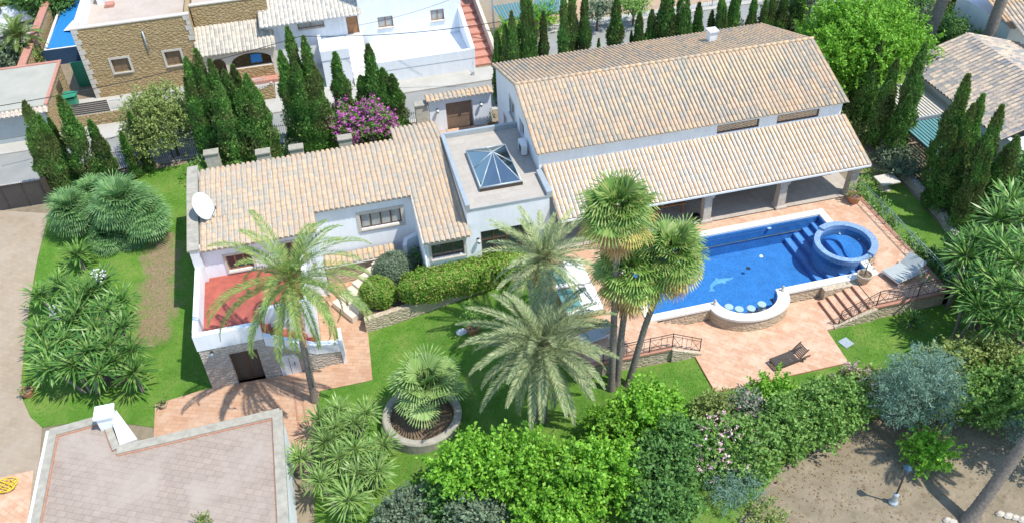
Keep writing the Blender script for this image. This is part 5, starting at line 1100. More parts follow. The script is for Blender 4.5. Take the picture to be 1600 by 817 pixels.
for x in (20.5, 21.9, 23.3): s = MB(); s.box(x-.05, 38.25, DZ+.02, x+.05, 38.8, DZ+.399); s.build('leg', M['wood_mid'], bnx)
q = at(1087, 341, DZ+.2); s = MB(); s.lathe((q.x, q.y, DZ+0.02), [(.16, 0), (.19, .3), (.20, .42), (.14, .42), (.13, .3)], 14); o = s.build('waste_bin', M['black']); tag(o, 'small black bin beside the porch column near the dining chairs', 'bin')
q = at(1288, 272, DZ); s = MB(); s.box(q.x-.35, q.y-.2, DZ+.02, q.x+.35, q.y+.2, DZ+.22); s.lathe((q.x, q.y, DZ+.22), [(.14, 0), (.16, .12), (.05, .2)], 10); o = s.build('barbecue', M['black']); tag(o, 'small black barbecue on the sunny end of the porch floor', 'barbecue')
# stone plinth with urn
q = at(1384, 287, 0.4); ptd = thing('stone_table', 'pale carved stone table on the grass by the right cypresses', 'table', (q.x, q.y, 0))
s = MB(); s.lathe((q.x, q.y, 0), [(.42, 0), (.40, .12), (.24, .2), (.20, .5), (.30, .62)], 8); s.build('pedestal', M['sand'], ptd); s = MB(); s.box(q.x-.62, q.y-.5, .622, q.x+.62, q.y+.5, .74); s.build('top', M['frame_stone'], ptd, bevel=.03)
# garden lamp post
q = at(1395, 785, 0); lpz = thing('lamp_post', 'slim dark garden lamp post with lantern on the dirt path', 'lamp post', q)
s = MB(); s.lathe(q, [(.20, 0), (.20, .10), (.13, .18), (.10, .55), (.12, .6), (.045, .68)], 10); s.build('base', M['metal_grey'], lpz)
s = MB(); s.tube([q+Vector((0, 0, .68)), q+Vector((0, 0, 2.05))], 0.04, 8); s.build('post', M['metal_dark'], lpz)
s = MB(); s.lathe(q+Vector((0, 0, 2.05)), [(.05, 0), (.10, .05), (.16, .34), (.19, .36), (.05, .50), (.02, .56)], 6); s.build('lantern', plain('blue_grey_lantern', (.03, .07, .11), .3), lpz)
# manhole, hose, white stone
q = atT(1322, 535, 0.05); s = MB(); s.lbox((q.x, q.y, 0.036), Vector((.95, .3, 0)), Vector((-.3, .95, 0)), (0, 0, 1), (-.28, .28), (-.28, .28), (0, .03)); o = s.build('manhole_cover', M['metal_grey']); tag(o, 'square grey cover set in the lawn by the right steps', 'manhole cover')
q = atT(8, 760, 0.1); s = MB()
for k in range(7):
    pts = []; rr = .38+.05*(k % 4); ox, oy = random.uniform(-.06, .06), random.uniform(-.06, .06)
    for a in np.linspace(0, 2*math.pi, 22): pts.append((q.x+ox+rr*math.cos(a)*1.1, q.y+oy+rr*.8*math.sin(a+k), q.z+.03*k-.02))
    s.tube(pts, .022, 5, False)
o = s.build('garden_hose', M['yellow']); tag(o, 'coiled yellow garden hose on the paving at the left edge', 'hose')
q = atT(722, 519, 0.05); s = MB(); s.lathe((q.x, q.y, T(q.x, q.y)), [(.26, 0), (.28, .12), (.2, .2), (.05, .22)], 9, 1.2, .8); o = s.build('white_boulder', M['white_old']); tag(o, 'pale round stone on the lawn beside the terracotta pot', 'stone')
# rocks bottom right
for k, (px, py) in enumerate(((1562, 803), (1575, 806), (1586, 809), (1597, 812), (1480, 813), (1487, 816))):
    q = at(px, py, 0); s = MB(); s.lathe(q, [(.16, -.05), (.17+.03*(k % 2), .06), (.1, .14), (.02, .15)], 7, 1.2, .85); o = s.build('pale_rock', M['sand']); tag(o, ('pale rock nearest the base of the leaning palm trunk' if k == 4 else 'pale rock just right of the leaning palm trunk base') if k > 3 else 'pale rock at the lower right edge, '+ORD[k]+' from the left in its row', 'rock', 'pale rocks on the dirt')
# car far left
def car(p, ang, label):
    t = thing('parked_car', label, 'car', p, None, ang); Ma = Matrix.Translation(p) @ Matrix.Rotation(ang, 4, 'Z')
    def tr(mb): mb.v = [tuple(Ma @ Vector(v)) for v in mb.v]; return mb
    prof = [(-2.1, .35), (2.1, .35), (2.12, .7), (1.95, .88), (1.0, .98), (.35, 1.42), (-1.0, 1.45), (-1.75, 1.02), (-2.1, .92)]
    s = MB(); n = len(prof); wd = lambda z: .86 if z < 1 else .66
    vs = [(x, -wd(z), z) for x, z in prof]+[(x, wd(z), z) for x, z in prof]; s.idx(vs, [tuple(range(n)), tuple(range(2*n-1, n-1, -1))]+[(i, n+i, n+(i+1) % n, (i+1) % n) for i in range(n)]); tr(s).build('body', M['carpaint'], t, bevel=.05)
    s = MB(); s.idx([(1.02, -.7, 1.0), (1.02, .7, 1.0), (.42, .6, 1.41), (.42, -.6, 1.41)], [(0, 1, 2, 3)]); s.idx([(-1.06, -.6, 1.45), (-1.06, .6, 1.45), (-1.72, .7, 1.06), (-1.72, -.7, 1.06)], [(0, 1, 2, 3)])
    for q_ in s.v[:]: pass
    s.v = [(x*1.005, y, z+.015) for x, y, z in s.v]; tr(s).build('windscreen', M['pane'], t)
    for (x, y) in ((-1.3, -.8), (1.3, -.8), (-1.3, .8), (1.3, .8)):
        s = MB(); s.tube([(x, y-.1, .33), (x, y+.1, .33)], .33, 16); tr(s).build('wheel', M['tyre'], t)
q = at(30, 28, 0.5); car(Vector((q.x, q.y, 0.05)), R(18), 'pale parked car beyond the small palm at the top left corner')
q = at(2, 52, 0.5); car(Vector((q.x-1, q.y, 0.05)), R(20), 'pale parked car cut by the left edge beside the small palm')
# utility pole and cables
q = at(787, 60, 3); s = MB(); s.tube([(12.95, 62.4, 0), (12.95, 62.4, 7.5)], [.09, .06], 8); o = s.build('utility_pole', M['metal_grey']); tag(o, 'thin grey utility pole by the red alley stairs', 'pole')
def cable(pa, pb, sag, label, r=0.026):
    A, B = Vector(pa), Vector(pb); s = MB(); s.tube([A.lerp(B, t)-Vector((0, 0, sag*4*t*(1-t))) for t in np.linspace(0, 1, 24)], r, 5); o = s.build('overhead_cable', M['black']); tag(o, label, 'cable')
A = at(0, 166, 5.2); B = at(470, 57, 5.0); D = at(782, 34, 5.6)
cable(A, B, .35, 'black cable crossing in front of the stone house windows'); cable(B, D, .35, 'black cable crossing in front of the white house terrace')
A = at(0, 219, 4.0); B = at(440, 130, 3.8); cable(A, B, .2, 'thin lower cable over the street on the left', .012)
A = at(560, 40, 5.0); B = at(716, -5, 7.0); cable(A, B, .2, 'thin cable rising over the white house front', .012)
q = at(739, 116, 0.2); A = at(737, 68, 1.8); s = MB(); s.tube([A, A.lerp(q, .4)+Vector((.1, 0, -.1)), q], .015, 5); s.box(q.x-.1, q.y-.08, q.z-.15, q.x+.1, q.y+.08, q.z+.2); o = s.build('meter_box', M['metal_grey']); tag(o, 'small grey box and cable at the right foot of the white terrace', 'box')
# ------------------------------------------------------------------ vegetation generators
def cards_mesh(name, P, D, W, mat, mid=0.45):
    P, D, W = (np.asarray(a, dtype=np.float64) for a in (P, D, W)); n = len(P)
    co = np.empty((n, 4, 3)); co[:, 0] = P; co[:, 1] = P+D*mid+W; co[:, 2] = P+D; co[:, 3] = P+D*mid-W
    me = bpy.data.meshes.new(name); me.vertices.add(4*n); me.vertices.foreach_set('co', co.ravel())
    me.loops.add(4*n); me.loops.foreach_set('vertex_index', np.arange(4*n, dtype=np.int32))
    me.polygons.add(n); me.polygons.foreach_set('loop_start', np.arange(0, 4*n, 4, dtype=np.int32)); me.polygons.foreach_set('loop_total', np.full(n, 4, dtype=np.int32))
    me.materials.append(mat); me.update(); me.validate(); return me
def link(name, me, parent): o = bpy.data.objects.new(name, me); C.objects.link(o); o.parent = parent; return o
def unit(a): return a/np.maximum(np.linalg.norm(a, axis=-1, keepdims=True), 1e-9)
def rnd(n): return unit(rng.normal(size=(n, 3)))
def lobes_on(rx, ry, rz, n, lr, zc, low=-0.5, squash=1.0):
    L = []
    for _ in range(n):
        d = unit(rng.normal(size=3)); 
        while d[2] < low: d = unit(rng.normal(size=3))
        k = rng.uniform(0.55, 0.85); r = lr*rng.uniform(0.7, 1.3)
        L.append((d[0]*rx*k, d[1]*ry*k, zc+d[2]*rz*k, r, r*squash))
    return L
def bush_mesh(name, lobes, per, leaf, mat, wr=0.5, zmin=0.02, droop=0.0, inner=0.55, sp=9, spl=1.0):
    if 'lime' in mat.name: sp, spl = 24, 1.9
    PP, DD, WW = [], [], []
    for (x, y, z, r, rz) in lobes:
        ns = max(8, int(per*(r/0.6)**2/sp)); d = rnd(ns); d = d[d[:, 2] > -0.7]; ns = len(d)
        k = rng.uniform(inner, 1.0, size=(ns, 1))**0.5*(1+0.20*rng.normal(size=(ns, 1)))
        c = np.array([x, y, z])+d*k*np.array([r, r, rz])
        ax = unit(d+np.array([0, 0, .45])+.55*rnd(ns)); ln = spl*leaf*rng.uniform(1.2, 2.6, (ns, 1))
        c = np.repeat(c, sp, 0); ax = np.repeat(ax, sp, 0); ln = np.repeat(ln, sp, 0); n = len(c); u = rng.uniform(0, 1, (n, 1))
        p = c+ax*ln*u+.25*leaf*rng.normal(size=(n, 3)); t = unit(ax*rng.uniform(.1, .9, (n, 1))+rnd(n)); t[:, 2] -= droop
        nn = unit(np.array([0, 0, .8])+ax*.4+rnd(n)); w_ = unit(np.cross(t, nn)); s = leaf*rng.uniform(0.55, 1.2, size=(n, 1))
        PP.append(p); DD.append(t*s); WW.append(w_*s*wr*0.5)
    P, D, W = np.concatenate(PP), np.concatenate(DD), np.concatenate(WW); ok = P[:, 2] > zmin
    return cards_mesh(name, P[ok], D[ok], W[ok], mat)
def trunk_mesh(name, pts, rad, mat, seg=8):
    s = MB(); s.tube(pts, rad, seg); me = bpy.data.meshes.new(name); me.from_pydata(s.v, [], s.f); me.materials.append(mat)
    me.polygons.foreach_set('use_smooth', [True]*len(me.polygons)); return me
def plant(name, label, cat, loc, parts, group=None, rotz=0.0, scale=1.0):
    t = bpy.data.objects.new(name, None); C.objects.link(t); t.location = loc; t.rotation_euler = (0, 0, rotz); t.empty_display_size = .3
    t.scale = (scale,)*3 if not hasattr(scale, '__len__') else scale; tag(t, label, cat, group)
    for nm, me in parts: link(nm, me, t)
    return t
# --- cypress (1 m radius reference shapes of height 6)
def cypress_mesh(R0, H=6.0, n=5200, tips=1):
    PP, DD, WW = [], [], []
    axes = [(0, 0, 0, H, R0)]
    for k in range(tips-1): a = rng.uniform(0, 6.28); axes.append((math.cos(a)*R0*.45, math.sin(a)*R0*.45, 0, H*rng.uniform(.72, .9), R0*.6))
    for (ax_, ay_, _, h, r0) in axes:
        m = int(1.7*n*h/H/len(axes)**.6); ns = 70; sz = rng.uniform(0.02, 1, ns)**0.85; sa = rng.uniform(0, 6.283, ns)
        idx = rng.integers(0, ns, m); t = np.clip(sz[idx]+rng.normal(size=m)*0.05, 0.01, 1.0)
        prof = r0*np.minimum(1, (t/0.06)**.5)*(1-t**1.9)**.75*(0.92+0.16*np.sin(t*23+ax_*9))
        a = sa[idx]+rng.normal(size=m)*0.42
        k = rng.uniform(0.62, 1.06, m)+0.09*np.sin(idx*1.7)
        p = np.stack([ax_+np.cos(a)*prof*k, ay_+np.sin(a)*prof*k, t*h*0.985+0.03], 1)
        out = np.stack([np.cos(a), np.sin(a), np.zeros(m)], 1)
        d = unit(out*0.38+np.array([0, 0, 1.0])+0.38*rng.normal(size=(m, 3))); s = rng.uniform(0.10, 0.23, (m, 1))
        w_ = unit(np.cross(d, out+0.6*rnd(m))); PP.append(p); DD.append(d*s); WW.append(w_*s*0.26)
    return cards_mesh('crown', np.concatenate(PP), np.concatenate(DD), np.concatenate(WW), M['f_cyp'])
CY = [cypress_mesh(.62), cypress_mesh(.74, n=6500), cypress_mesh(.52), cypress_mesh(.85, n=8000, tips=3), cypress_mesh(1.05, n=10500, tips=5), cypress_mesh(.44, n=4200)]
CYT = trunk_mesh('trunk', [(0, 0, -.3), (0, 0, 3.5)], [.12, .05], M['bark_brown'], 6)
def cypress(tip, y=None, x=None, kind=0, label='', group='', zb=0.0, wx=1.0):
    q = aty(*tip, y) if y is not None else atx(*tip, x)
    z0 = T(q.x, q.y)+zb; h = max(1.2, q.z-z0)
    return plant('cypress_tree', label, 'cypress', (q.x, q.y, z0), [('trunk', CYT), ('crown', CY[kind])], group, rng.uniform(0, 6.28), (wx, wx, h/6.0))
gL = 'cypresses between the driveway gate and the citrus tree'
for (tip, y, k, wx, l) in (((38, 160), 51.5, 4, 1.0, 'tall wide cypress nearest the dark driveway gate'), ((76, 186), 52.2, 2, .8, 'thin dark cypress between the two tallest ones at the driveway gate'), ((92, 152), 51.2, 1, 1.15, 'tall narrow cypress second in height right of the driveway gate'), ((140, 189), 51.3, 0, 1.0, 'lone slender cypress between the gate group and the citrus tree'), ((188, 207), 52.0, 5, .9, 'small pointed cypress against the left side of the citrus tree'), ((201, 176), 52.6, 2, .8, 'short thin cypress poking out behind the citrus tree')):
    cypress(tip, y, kind=k, label=l, group=gL, wx=wx)
gM = 'cypresses behind the low tiled house'
mid = [((290, 92), 52.6), ((306, 80), 52.3), ((327, 95), 52.0), ((350, 112), 51.6), ((363, 104), 51.9), ((384, 118), 51.2), ((398, 138), 51.6), ((340, 130), 50.6), ((372, 142), 50.5)]
for i, (tip, y) in enumerate(mid): cypress(tip, y, kind=(3, 1, 0, 3, 1, 3, 1, 3, 3)[i], label=ORD[i]+' tip counted from the left in the dense cypress clump beside the citrus tree' if i < 7 else ('bushy front cypress at the middle of the clump beside the citrus tree' if i == 7 else 'bushy front cypress at the right side of the clump beside the citrus tree'), group=gM, wx=1.05)
mid2 = [((438, 82), 52.2, 1, 'leftmost shorter tip of the dense cypress block before the white house landing'), ((449, 45), 52.3, 0, 'tallest thin tip of the dense cypress block before the white house landing'), ((474, 60), 52.0, 1, 'right tall tip of the dense cypress block before the white house landing'), ((461, 100), 51.4, 3, 'wide low front cypress of the dense block before the white house landing'), ((487, 118), 51.5, 3, 'rightmost wide cypress of the dense block before the white house landing'),
        ((523, 84), 52.6, 1, 'single loose cypress between the dense block and the bougainvillea'), ((563, 120), 52.6, 0, 'short cypress just behind the bougainvillea'), ((575, 72), 52.4, 1, 'tallest cypress right of the bougainvillea'), ((597, 108), 52.2, 3, 'wide cypress in the middle of the trio left of the entrance gate'), ((612, 118), 52.0, 1, 'cypress nearest the entrance gate with a pointed brown-green tip')]
for (tip, y, k, l) in mid2: cypress(tip, y, kind=k, label=l, group=gM, wx=1.1)
gB = 'cypresses along the street behind the long roof'
back = [((776, 50), 0, .8), ((789, 40), 1, .8), ((799, 20), 1, .8), ((820, -18), 3, 1.1), ((849, 20), 2, .9), ((881, -6), 0, .9), ((894, -14), 1, .9), ((914, -8), 1, .85), ((936, 62), 5, .6), ((964, -2), 1, 1.05), ((987, 50), 5, .55), ((1000, 21), 0, 1.0), ((1019, 17), 0, .9), ((1045, -22), 4, 1.1), ((1070, -16), 4, .95), ((1093, 6), 1, .9), ((1113, 18), 2, .8), ((1129, -4), 3, .9), ((1153, -10), 3, 1.0), ((1180, -4), 0, .9), ((1197, 2), 2, .9), ((1210, -8), 0, .9), ((1228, -10), 1, 1.0), ((1252, -18), 3, 1.0)]
for i, (tip, k, wx) in enumerate(back): cypress(tip, 53.8-0.6*(i % 3)*.4, kind=k, label=ORD[i]+' cypress from the left in the row behind the long roof', group=gB, wx=wx)
gR = 'cypresses along the right boundary'
right = [((1312, 40), 33.9, 1, 1.0, 'bushy dark cypress just behind the right end of the long roof'), ((1350, 26), 34.3, 0, 1.0, 'tall thin cypress in front of the lime green tree'), ((1333, 70), 33.6, 3, .9, 'wide dark cypress in front of the lime green tree near the porch corner'), ((1378, 66), 34.0, 0, 1.0, 'slender cypress with dark tip right of the lime green tree'), ((1402, 94), 34.0, 0, 1.0, 'slender cypress just left of the tall one at the neighbour roof corner'), ((1445, 72), 34.0, 1, 1.05, 'tall lit cypress rising over the corner of the neighbouring roof'), ((1513, 119), 34.2, 1, 1.1, 'tallest dark cypress right of the teal pergola'), ((1521, 165), 33.6, 2, 1.0, 'thin cypress tip close behind the tallest one by the pergola'), ((1566, 167), 34.2, 1, 1.0, 'tall cypress with a knobbly tip near the right edge'), ((1548, 215), 33.2, 3, .9, 'bushy dark cypress between the pergola and the right edge'), ((1574, 232), 34.6, 1, .9, 'shorter cypress near the right edge above the big yuccas'), ((1493, 200), 33.0, 2, 1.0, 'dark shaded cypress at the front of the group right of the pergola')]
right += [((1296, 60), 33.2, 3, 1.0, 'leftmost shaded cypress of the right boundary row'), ((1366, 100), 33.6, 3, .95, 'bushy lower cypress between the two slender ones by the lime tree'), ((1392, 128), 33.4, 3, .9, 'low dark cypress in front of the slender ones by the pergola'), ((1422, 150), 33.4, 1, .9, 'short cypress hugging the left side of the tall lit one'), ((1536, 150), 34.6, 1, 1.0, 'tall cypress between the tallest dark one and the knobbly one'), ((1500, 240), 33.2, 3, .9, 'low dark cypress at the left foot of the group right of the pergola'), ((1590, 215), 34.8, 3, 1.0, 'dark cypress at the right edge behind the big yuccas')]
for (tip, x, k, wx, l) in right: cypress(tip, x=x, kind=k, label=l, group=gR, wx=wx)
# --- broadleaf trees and shrubs
def shrub(name, label, cat, p, r, n, lr, zc, per, leaf, mat, group=None, trunk=True, wr=.55, low=-.4, squash=1.0, extra=None, zmin=.02, droop=0.0):
    rx, ry, rz = r; L = lobes_on(rx, ry, rz, n, lr, zc, low, squash)+[(0, 0, zc*.8, min(rx, ry)*.6, rz*.6)]
    parts = [('crown', bush_mesh('crown', L, per, leaf, mat, wr, zmin, droop))]
    if trunk:
        s = MB(); s.tube([(0, 0, -.4), (.03, .02, zc*.5), (.0, .0, zc)], [.11, .09, .05], 7)
        for k in range(5):
            a = 2*math.pi*k/5+.4; s.tube([(0, 0, zc*.45), (math.cos(a)*rx*.3, math.sin(a)*ry*.3, zc*.8), (math.cos(a)*rx*.6, math.sin(a)*ry*.6, zc+.2*rz)], [.06, .045, .02], 5)
        me = bpy.data.meshes.new('trunk'); me.from_pydata(s.v, [], s.f); me.materials.append(M['bark_brown']); parts.append(('trunk', me))
    if extra:
        for nm, m_, pn, lf in extra:
            me = bush_mesh(nm, [(a, b, c, d*1.04, e*1.04) for (a, b, c, d, e) in L[:-1]], pn, lf, M[m_], .8, zmin, 0, .97); parts.append((nm, me))
    return plant(name, label, cat, p, parts, group)
q = at(268, 212, 1.6); shrub('citrus_tree', 'broad olive green citrus tree left of the low tiled house', 'tree', (q.x, q.y, T(q.x, q.y)), (3.0, 2.3, 2.2), 46, .75, 2.4, 420, .17, M['f_olive'])
q = at(350, 235, .8); shrub('garden_shrub', 'low dark shrub at the foot of the cypress clump behind the low roof', 'shrub', (-8.0, 50.4, 0), (2.2, .7, .8), 14, .5, .8, 300, .16, M['f_green'], trunk=False)
q = at(480, 222, .7); shrub('garden_shrub', 'pale green shrub between the pillars behind the low roof', 'shrub', (q.x, q.y, 0), (1.6, .8, .7), 16, .42, .7, 330, .15, M['f_grey'], trunk=False)
q = at(570, 190, 1.9); shrub('bougainvillea', 'bougainvillea bush covered in magenta bracts behind the low roof', 'bougainvillea', (q.x, q.y, 0), (2.1, 1.3, 1.7), 32, .58, 1.5, 400, .15, M['f_green'], extra=[('blossom', 'f_purple', 190, .15)])
q = at(535, 200, 1.0); shrub('garden_shrub', 'mid green shrub left of the magenta bougainvillea', 'shrub', (q.x-.3, q.y, 0), (.9, .8, 1.2), 12, .5, 1.2, 380, .16, M['f_green'])
q = at(1340, 75, 4.0); shrub('shade_tree', 'large lime green broadleaf tree beyond the right end of the long roof', 'tree', (q.x, q.y, 0), (4.3, 3.6, 2.3), 60, 1.0, 4.2, 420, .24, M['f_lime'])
q = at(1290, 60, 2.5); shrub('shade_tree', 'grey-green tree behind the last cypresses of the long roof', 'tree', (q.x-1.0, q.y+3, 0), (2.2, 2.0, 1.9), 26, .8, 3.0, 330, .2, M['f_grey'])
q = at(1392, 30, 1.5); shrub('garden_shrub', 'round dark shrub by the far road right of the lime tree', 'shrub', (q.x+1.5, q.y, 0), (1.9, 1.6, 1.5), 20, .7, 1.5, 320, .22, M['f_dark'])
q = at(1437, 40, 1.5); shrub('olive_bush', 'pale olive bush beside the tall palm trunk at the far right', 'shrub', (q.x, q.y, 0), (1.2, 1.1, 1.3), 16, .5, 1.5, 260, .17, M['f_grey'])
for i, (px, py, r, mt, l) in enumerate(((1470, 60, 1.6, 'f_dark', 'dark shrub at the foot of the tall palm behind the neighbour roof'), (1530, 25, 1.9, 'f_dark', 'dark shrub between the two far palms'), (1575, 20, 1.8, 'f_green', 'green shrub at the right top corner behind the palms'), (1545, 68, 1.0, 'f_green', 'clipped green hedge block beside the far right house'), (1505, 12, 1.5, 'f_olive', 'olive green shrub near the top edge between the far palms'), (1425, 8, 1.4, 'f_olive', 'small yellow-green shrub at the far road edge'))):
    q = at(px, py, 1.0); shrub('garden_shrub', l, 'shrub', (q.x, q.y, 0), (r, r*.9, r*.75), 16, r*.42, r*.75, 330, .22, M[mt])
for (px, py, r, mt, l) in ((60, 12, 2.0, 'f_dark', 'dark tree in shadow beyond the ochre garden wall'), (95, 5, 1.7, 'f_dark', 'dark tree touching the top of the ochre garden wall'), (14, 6, 1.3, 'f_olive', 'yellow-green shrub at the top left corner'), (12, 92, 1.3, 'f_grey', 'grey-green shrub under the small palm at the left edge'), (38, 88, 1.0, 'f_olive', 'olive bush at the foot of the small palm')):
    q = at(px, py, 1.2); shrub('garden_shrub', l, 'shrub', (q.x, q.y, 0), (r, r*.9, r*.8), 18, r*.42, r*.8, 300, .24, M[mt])
for (px, py, r, h, mt, l) in ((850, 34, 1.5, .7, 'f_lime', 'bright green hedge under the teal awnings'), (933, 22, 1.2, 1.5, 'f_grey', 'thin pale tree on the far pavement right of the awnings'), (990, 14, 1.1, 1.5, 'f_green', 'leafy street tree beyond the fourth cypress gap'), (800, 62, .8, .6, 'f_lime', 'small bright shrub under the left teal awning')):
    q = at(px, py, h); shrub('street_tree' if h > 1 else 'hedge', l, 'tree' if h > 1 else 'hedge', (q.x, q.y, 0), (r, .8 if h < 1 else r, .6 if h < 1 else r*.8), 16, .45, h+.3, 280, .2, M[mt], trunk=h > 1)
q = at(1400, 255, .8); shrub('ivy_shrub', 'pale ivy-like shrub spilling over the low wall by the teal pergola', 'shrub', (q.x, q.y, 0), (1.1, 1.6, .6), 18, .5, .7, 330, .18, M['f_grey'], trunk=False)
q = at(1360, 215, .4); shrub('garden_shrub', 'dry brown-green shrub under the cypresses by the porch corner', 'shrub', (32.4, 42.5, 0), (.8, 2.4, .5), 14, .45, .5, 260, .18, M['f_olive'], trunk=False)
for i, (px, py) in enumerate(((1365, 330), (1385, 355), (1405, 385), (1432, 405), (1350, 300))):
    q = at(px, py, .4); shrub('garden_shrub', ('small leafy shrub outside the pale green railing, '+ORD[i]+' from the porch corner') if i < 4 else 'tiny shrub at the column foot outside the pale green railing', 'shrub', (max(q.x, 29.5), q.y, 0), (.5, .6, .45), 9, .3, .5, 200, .17, M['f_green'], trunk=False)
# trimmed hedge and round bushes in front of the low house
def box_bush(name, label, cat, p, r, per, leaf, mat, power=4, n=9000, rot=0):
    d = rnd(n); d = d[d[:, 2] > -.8]; n = len(d); r_ = np.array(r); k = 1/(np.sum(np.abs(d)**power, 1)**(1/power)); lump = 1+.05*np.sin(d[:, 0]*k*r[0]*3.1)+.05*np.sin(d[:, 1]*7+d[:, 0]*k*r[0]*5.3)
    ps = d*k[:, None]*r_*lump[:, None]*rng.uniform(.82, 1.05, (n, 1)); t = rnd(n); t = unit(t-.5*d*np.sum(t*d, 1, keepdims=True)); nn = unit(d+.9*rnd(n)); w_ = unit(np.cross(t, nn)); s = leaf*rng.uniform(.6, 1.3, (n, 1))
    ps[:, 2] += r[2]
    cr_ = .8 if power > 3 else .55; core = MB(); core.lathe((0, 0, r[2]), [(.05, -r[2]*.9), (cr_*min(r[0], r[1]), -r[2]*cr_), (cr_*min(r[0], r[1]), r[2]*cr_*.85), (.05, r[2]*(cr_+.02))], 12, r[0]/min(r[0], r[1]), r[1]/min(r[0], r[1]))
    cm = bpy.data.meshes.new('branches'); cm.from_pydata(core.v, [], core.f); cm.materials.append(M['bark_brown'])
    return plant(name, label, cat, p, [('foliage', cards_mesh('foliage', ps, t*s, w_*s*.3, mat)), ('branches', cm)], None, rot)
box_bush('hedge', 'long trimmed green hedge with reddish tips below the wing window', 'hedge', (4.7, 36.05, -.6), (3.05, .80, .80), 0, .13, M['f_hedge'], 5, 32000, R(1.5))
box_bush('hedge', 'right end of the trimmed hedge behind the grey date palm', 'hedge', (7.9, 36.3, -.1), (1.1, .55, .55), 0, .13, M['f_hedge'], 4, 9000)
q = at(614, 424, .3); box_bush('round_bush', 'round clipped grey-green bush by the cream garden steps', 'bush', (q.x, q.y, -.75), (1.12, 1.0, 1.1), 0, .10, M['f_grey'], 2, 15000)
q = at(592, 461, -.4); box_bush('round_bush', 'round clipped bush with reddish tips in front of the grey one', 'bush', (q.x, q.y, -1.05), (1.0, .85, .9), 0, .11, M['f_hedge'], 2.3, 13000)
q = at(650, 402, 0); shrub('garden_shrub', 'small dark shrub between the wing wall and the round grey bush', 'shrub', (q.x, q.y, -.6), (.45, .5, .6), 8, .3, .6, 200, .14, M['f_dark'], trunk=False)
# foreground shrub belt: (px, py at crown centre, z of centre, rx, ry, rz, mat, label, leaf)
belt = [(735, 725, .7, 1.5, 1.3, 1.3, 'f_lime', 'lime green shrub at the left end of the foreground belt', .2), (810, 720, .9, 1.6, 1.4, 1.5, 'f_lime', 'tall lime green shrub under the big date palm', .2), (875, 745, .8, 1.7, 1.4, 1.4, 'f_lime', 'lime green shrub in the middle of the bright foreground clump', .2), (945, 735, .8, 1.5, 1.3, 1.4, 'f_lime', 'lime green shrub at the right end of the bright foreground clump', .2), (870, 795, .3, 1.9, 1.1, 1.1, 'f_lime', 'lime green shrub at the bottom edge below the big date palm', .2),
        (1010, 640, .7, 1.5, 1.1, 1.2, 'f_lime', 'lime green shrub beside the fan palm trunks', .19), (960, 665, .5, .9, .8, .9, 'f_lime', 'small lime shrub touching the fan palm trunks', .18),
        (1030, 735, .8, 1.5, 1.3, 1.5, 'f_dark', 'dark green shrub right of the bright foreground clump', .19), (1065, 690, .9, 1.3, 1.2, 1.4, 'f_dark', 'dark green shrub below the left end of the lower platform', .18), (1125, 690, .9, 1.5, 1.2, 1.5, 'f_green', 'mid green shrub with pale flowers below the lower platform', .18), (1180, 690, .9, 1.4, 1.2, 1.4, 'f_green', 'mid green shrub in the middle of the right foreground belt', .18), (1235, 660, .9, 1.4, 1.2, 1.5, 'f_green', 'mid green shrub beneath the platform corner', .18), (1300, 635, 1.0, 1.9, 1.4, 1.7, 'f_green', 'large rounded green shrub left of the blue-green tree', .18), (1040, 785, .5, 1.4, 1.1, 1.0, 'f_dark', 'dark green shrub at the bottom edge right of the bright clump', .19), (1345, 600, .8, 1.2, 1.0, 1.1, 'f_olive', 'olive shrub with pinkish flowers behind the blue-green tree', .17),
        (1480, 570, 1.0, 1.6, 1.3, 1.4, 'f_olive', 'yellow-green shrub right of the blue-green tree', .18), (1545, 555, 1.1, 1.6, 1.3, 1.5, 'f_olive', 'olive shrub under the big yuccas at the right edge', .18), (1535, 615, 1.0, 1.7, 1.3, 1.5, 'f_green', 'green shrub at the right edge above the dirt path', .18), (1600, 600, 1.0, 1.5, 1.3, 1.4, 'f_green', 'green shrub cut by the right edge', .18), (1455, 705, .4, .7, .6, .5, 'f_lime', 'small bright green bush at the foot of the blue-green tree', .16), (1455, 620, .8, 1.2, 1.1, 1.2, 'f_olive', 'olive bush touching the right side of the blue-green tree', .17),
        (1120, 640, .5, 1.0, .8, .9, 'f_olive', 'pale shrub between the lawn and the belt below the platform', .16), (1210, 615, .4, .8, .6, .7, 'f_lime', 'small lime bush at the platform front edge', .16), (1165, 640, .5, .9, .7, .8, 'f_grey', 'grey shrub with pale flowers just below the lower platform', .16),
        (640, 800, -.9, 1.4, 1.1, 1.0, 'f_grey', 'grey-green shrub at the bottom edge right of the pale yuccas', .17), (705, 775, -.6, 1.2, 1.0, 1.1, 'f_dark', 'dark shrub at the lower left of the bright foreground clump', .18), (740, 805, -.3, 1.3, 1.0, 1.0, 'f_grey', 'grey-green shrub at the bottom edge under the bright clump', .17)]
for (px, py, z, rx, ry, rz, mt, l, lf) in belt:
    q = at(px, py, z+.5); zb = T(q.x, q.y); ex = None
    if 'pale flowers' in l or 'pinkish' in l: ex = [('blossom', 'f_pink', 14, .12)]
    shrub('garden_shrub', l, 'shrub', (q.x, q.y, zb), (rx, ry, rz), int(30*rx), .42, max(.6, z-zb), 330, lf, M[mt], extra=ex, wr=.62)
q = at(1425, 625, 1.6); shrub('conifer_tree', 'blue-green feathery tree in the right foreground belt', 'tree', (q.x, q.y, 0), (2.1, 1.6, 2.3), 84, .40, 2.1, 420, .19, M['f_teal'], wr=.2)
q = at(1145, 765, .6); shrub('feathery_shrub', 'small blue-green feathery shrub leaning over the dirt path', 'shrub', (q.x, q.y, 0), (1.1, .7, .5), 14, .38, .6, 480, .2, M['f_teal'], wr=.15, trunk=False, droop=.5)
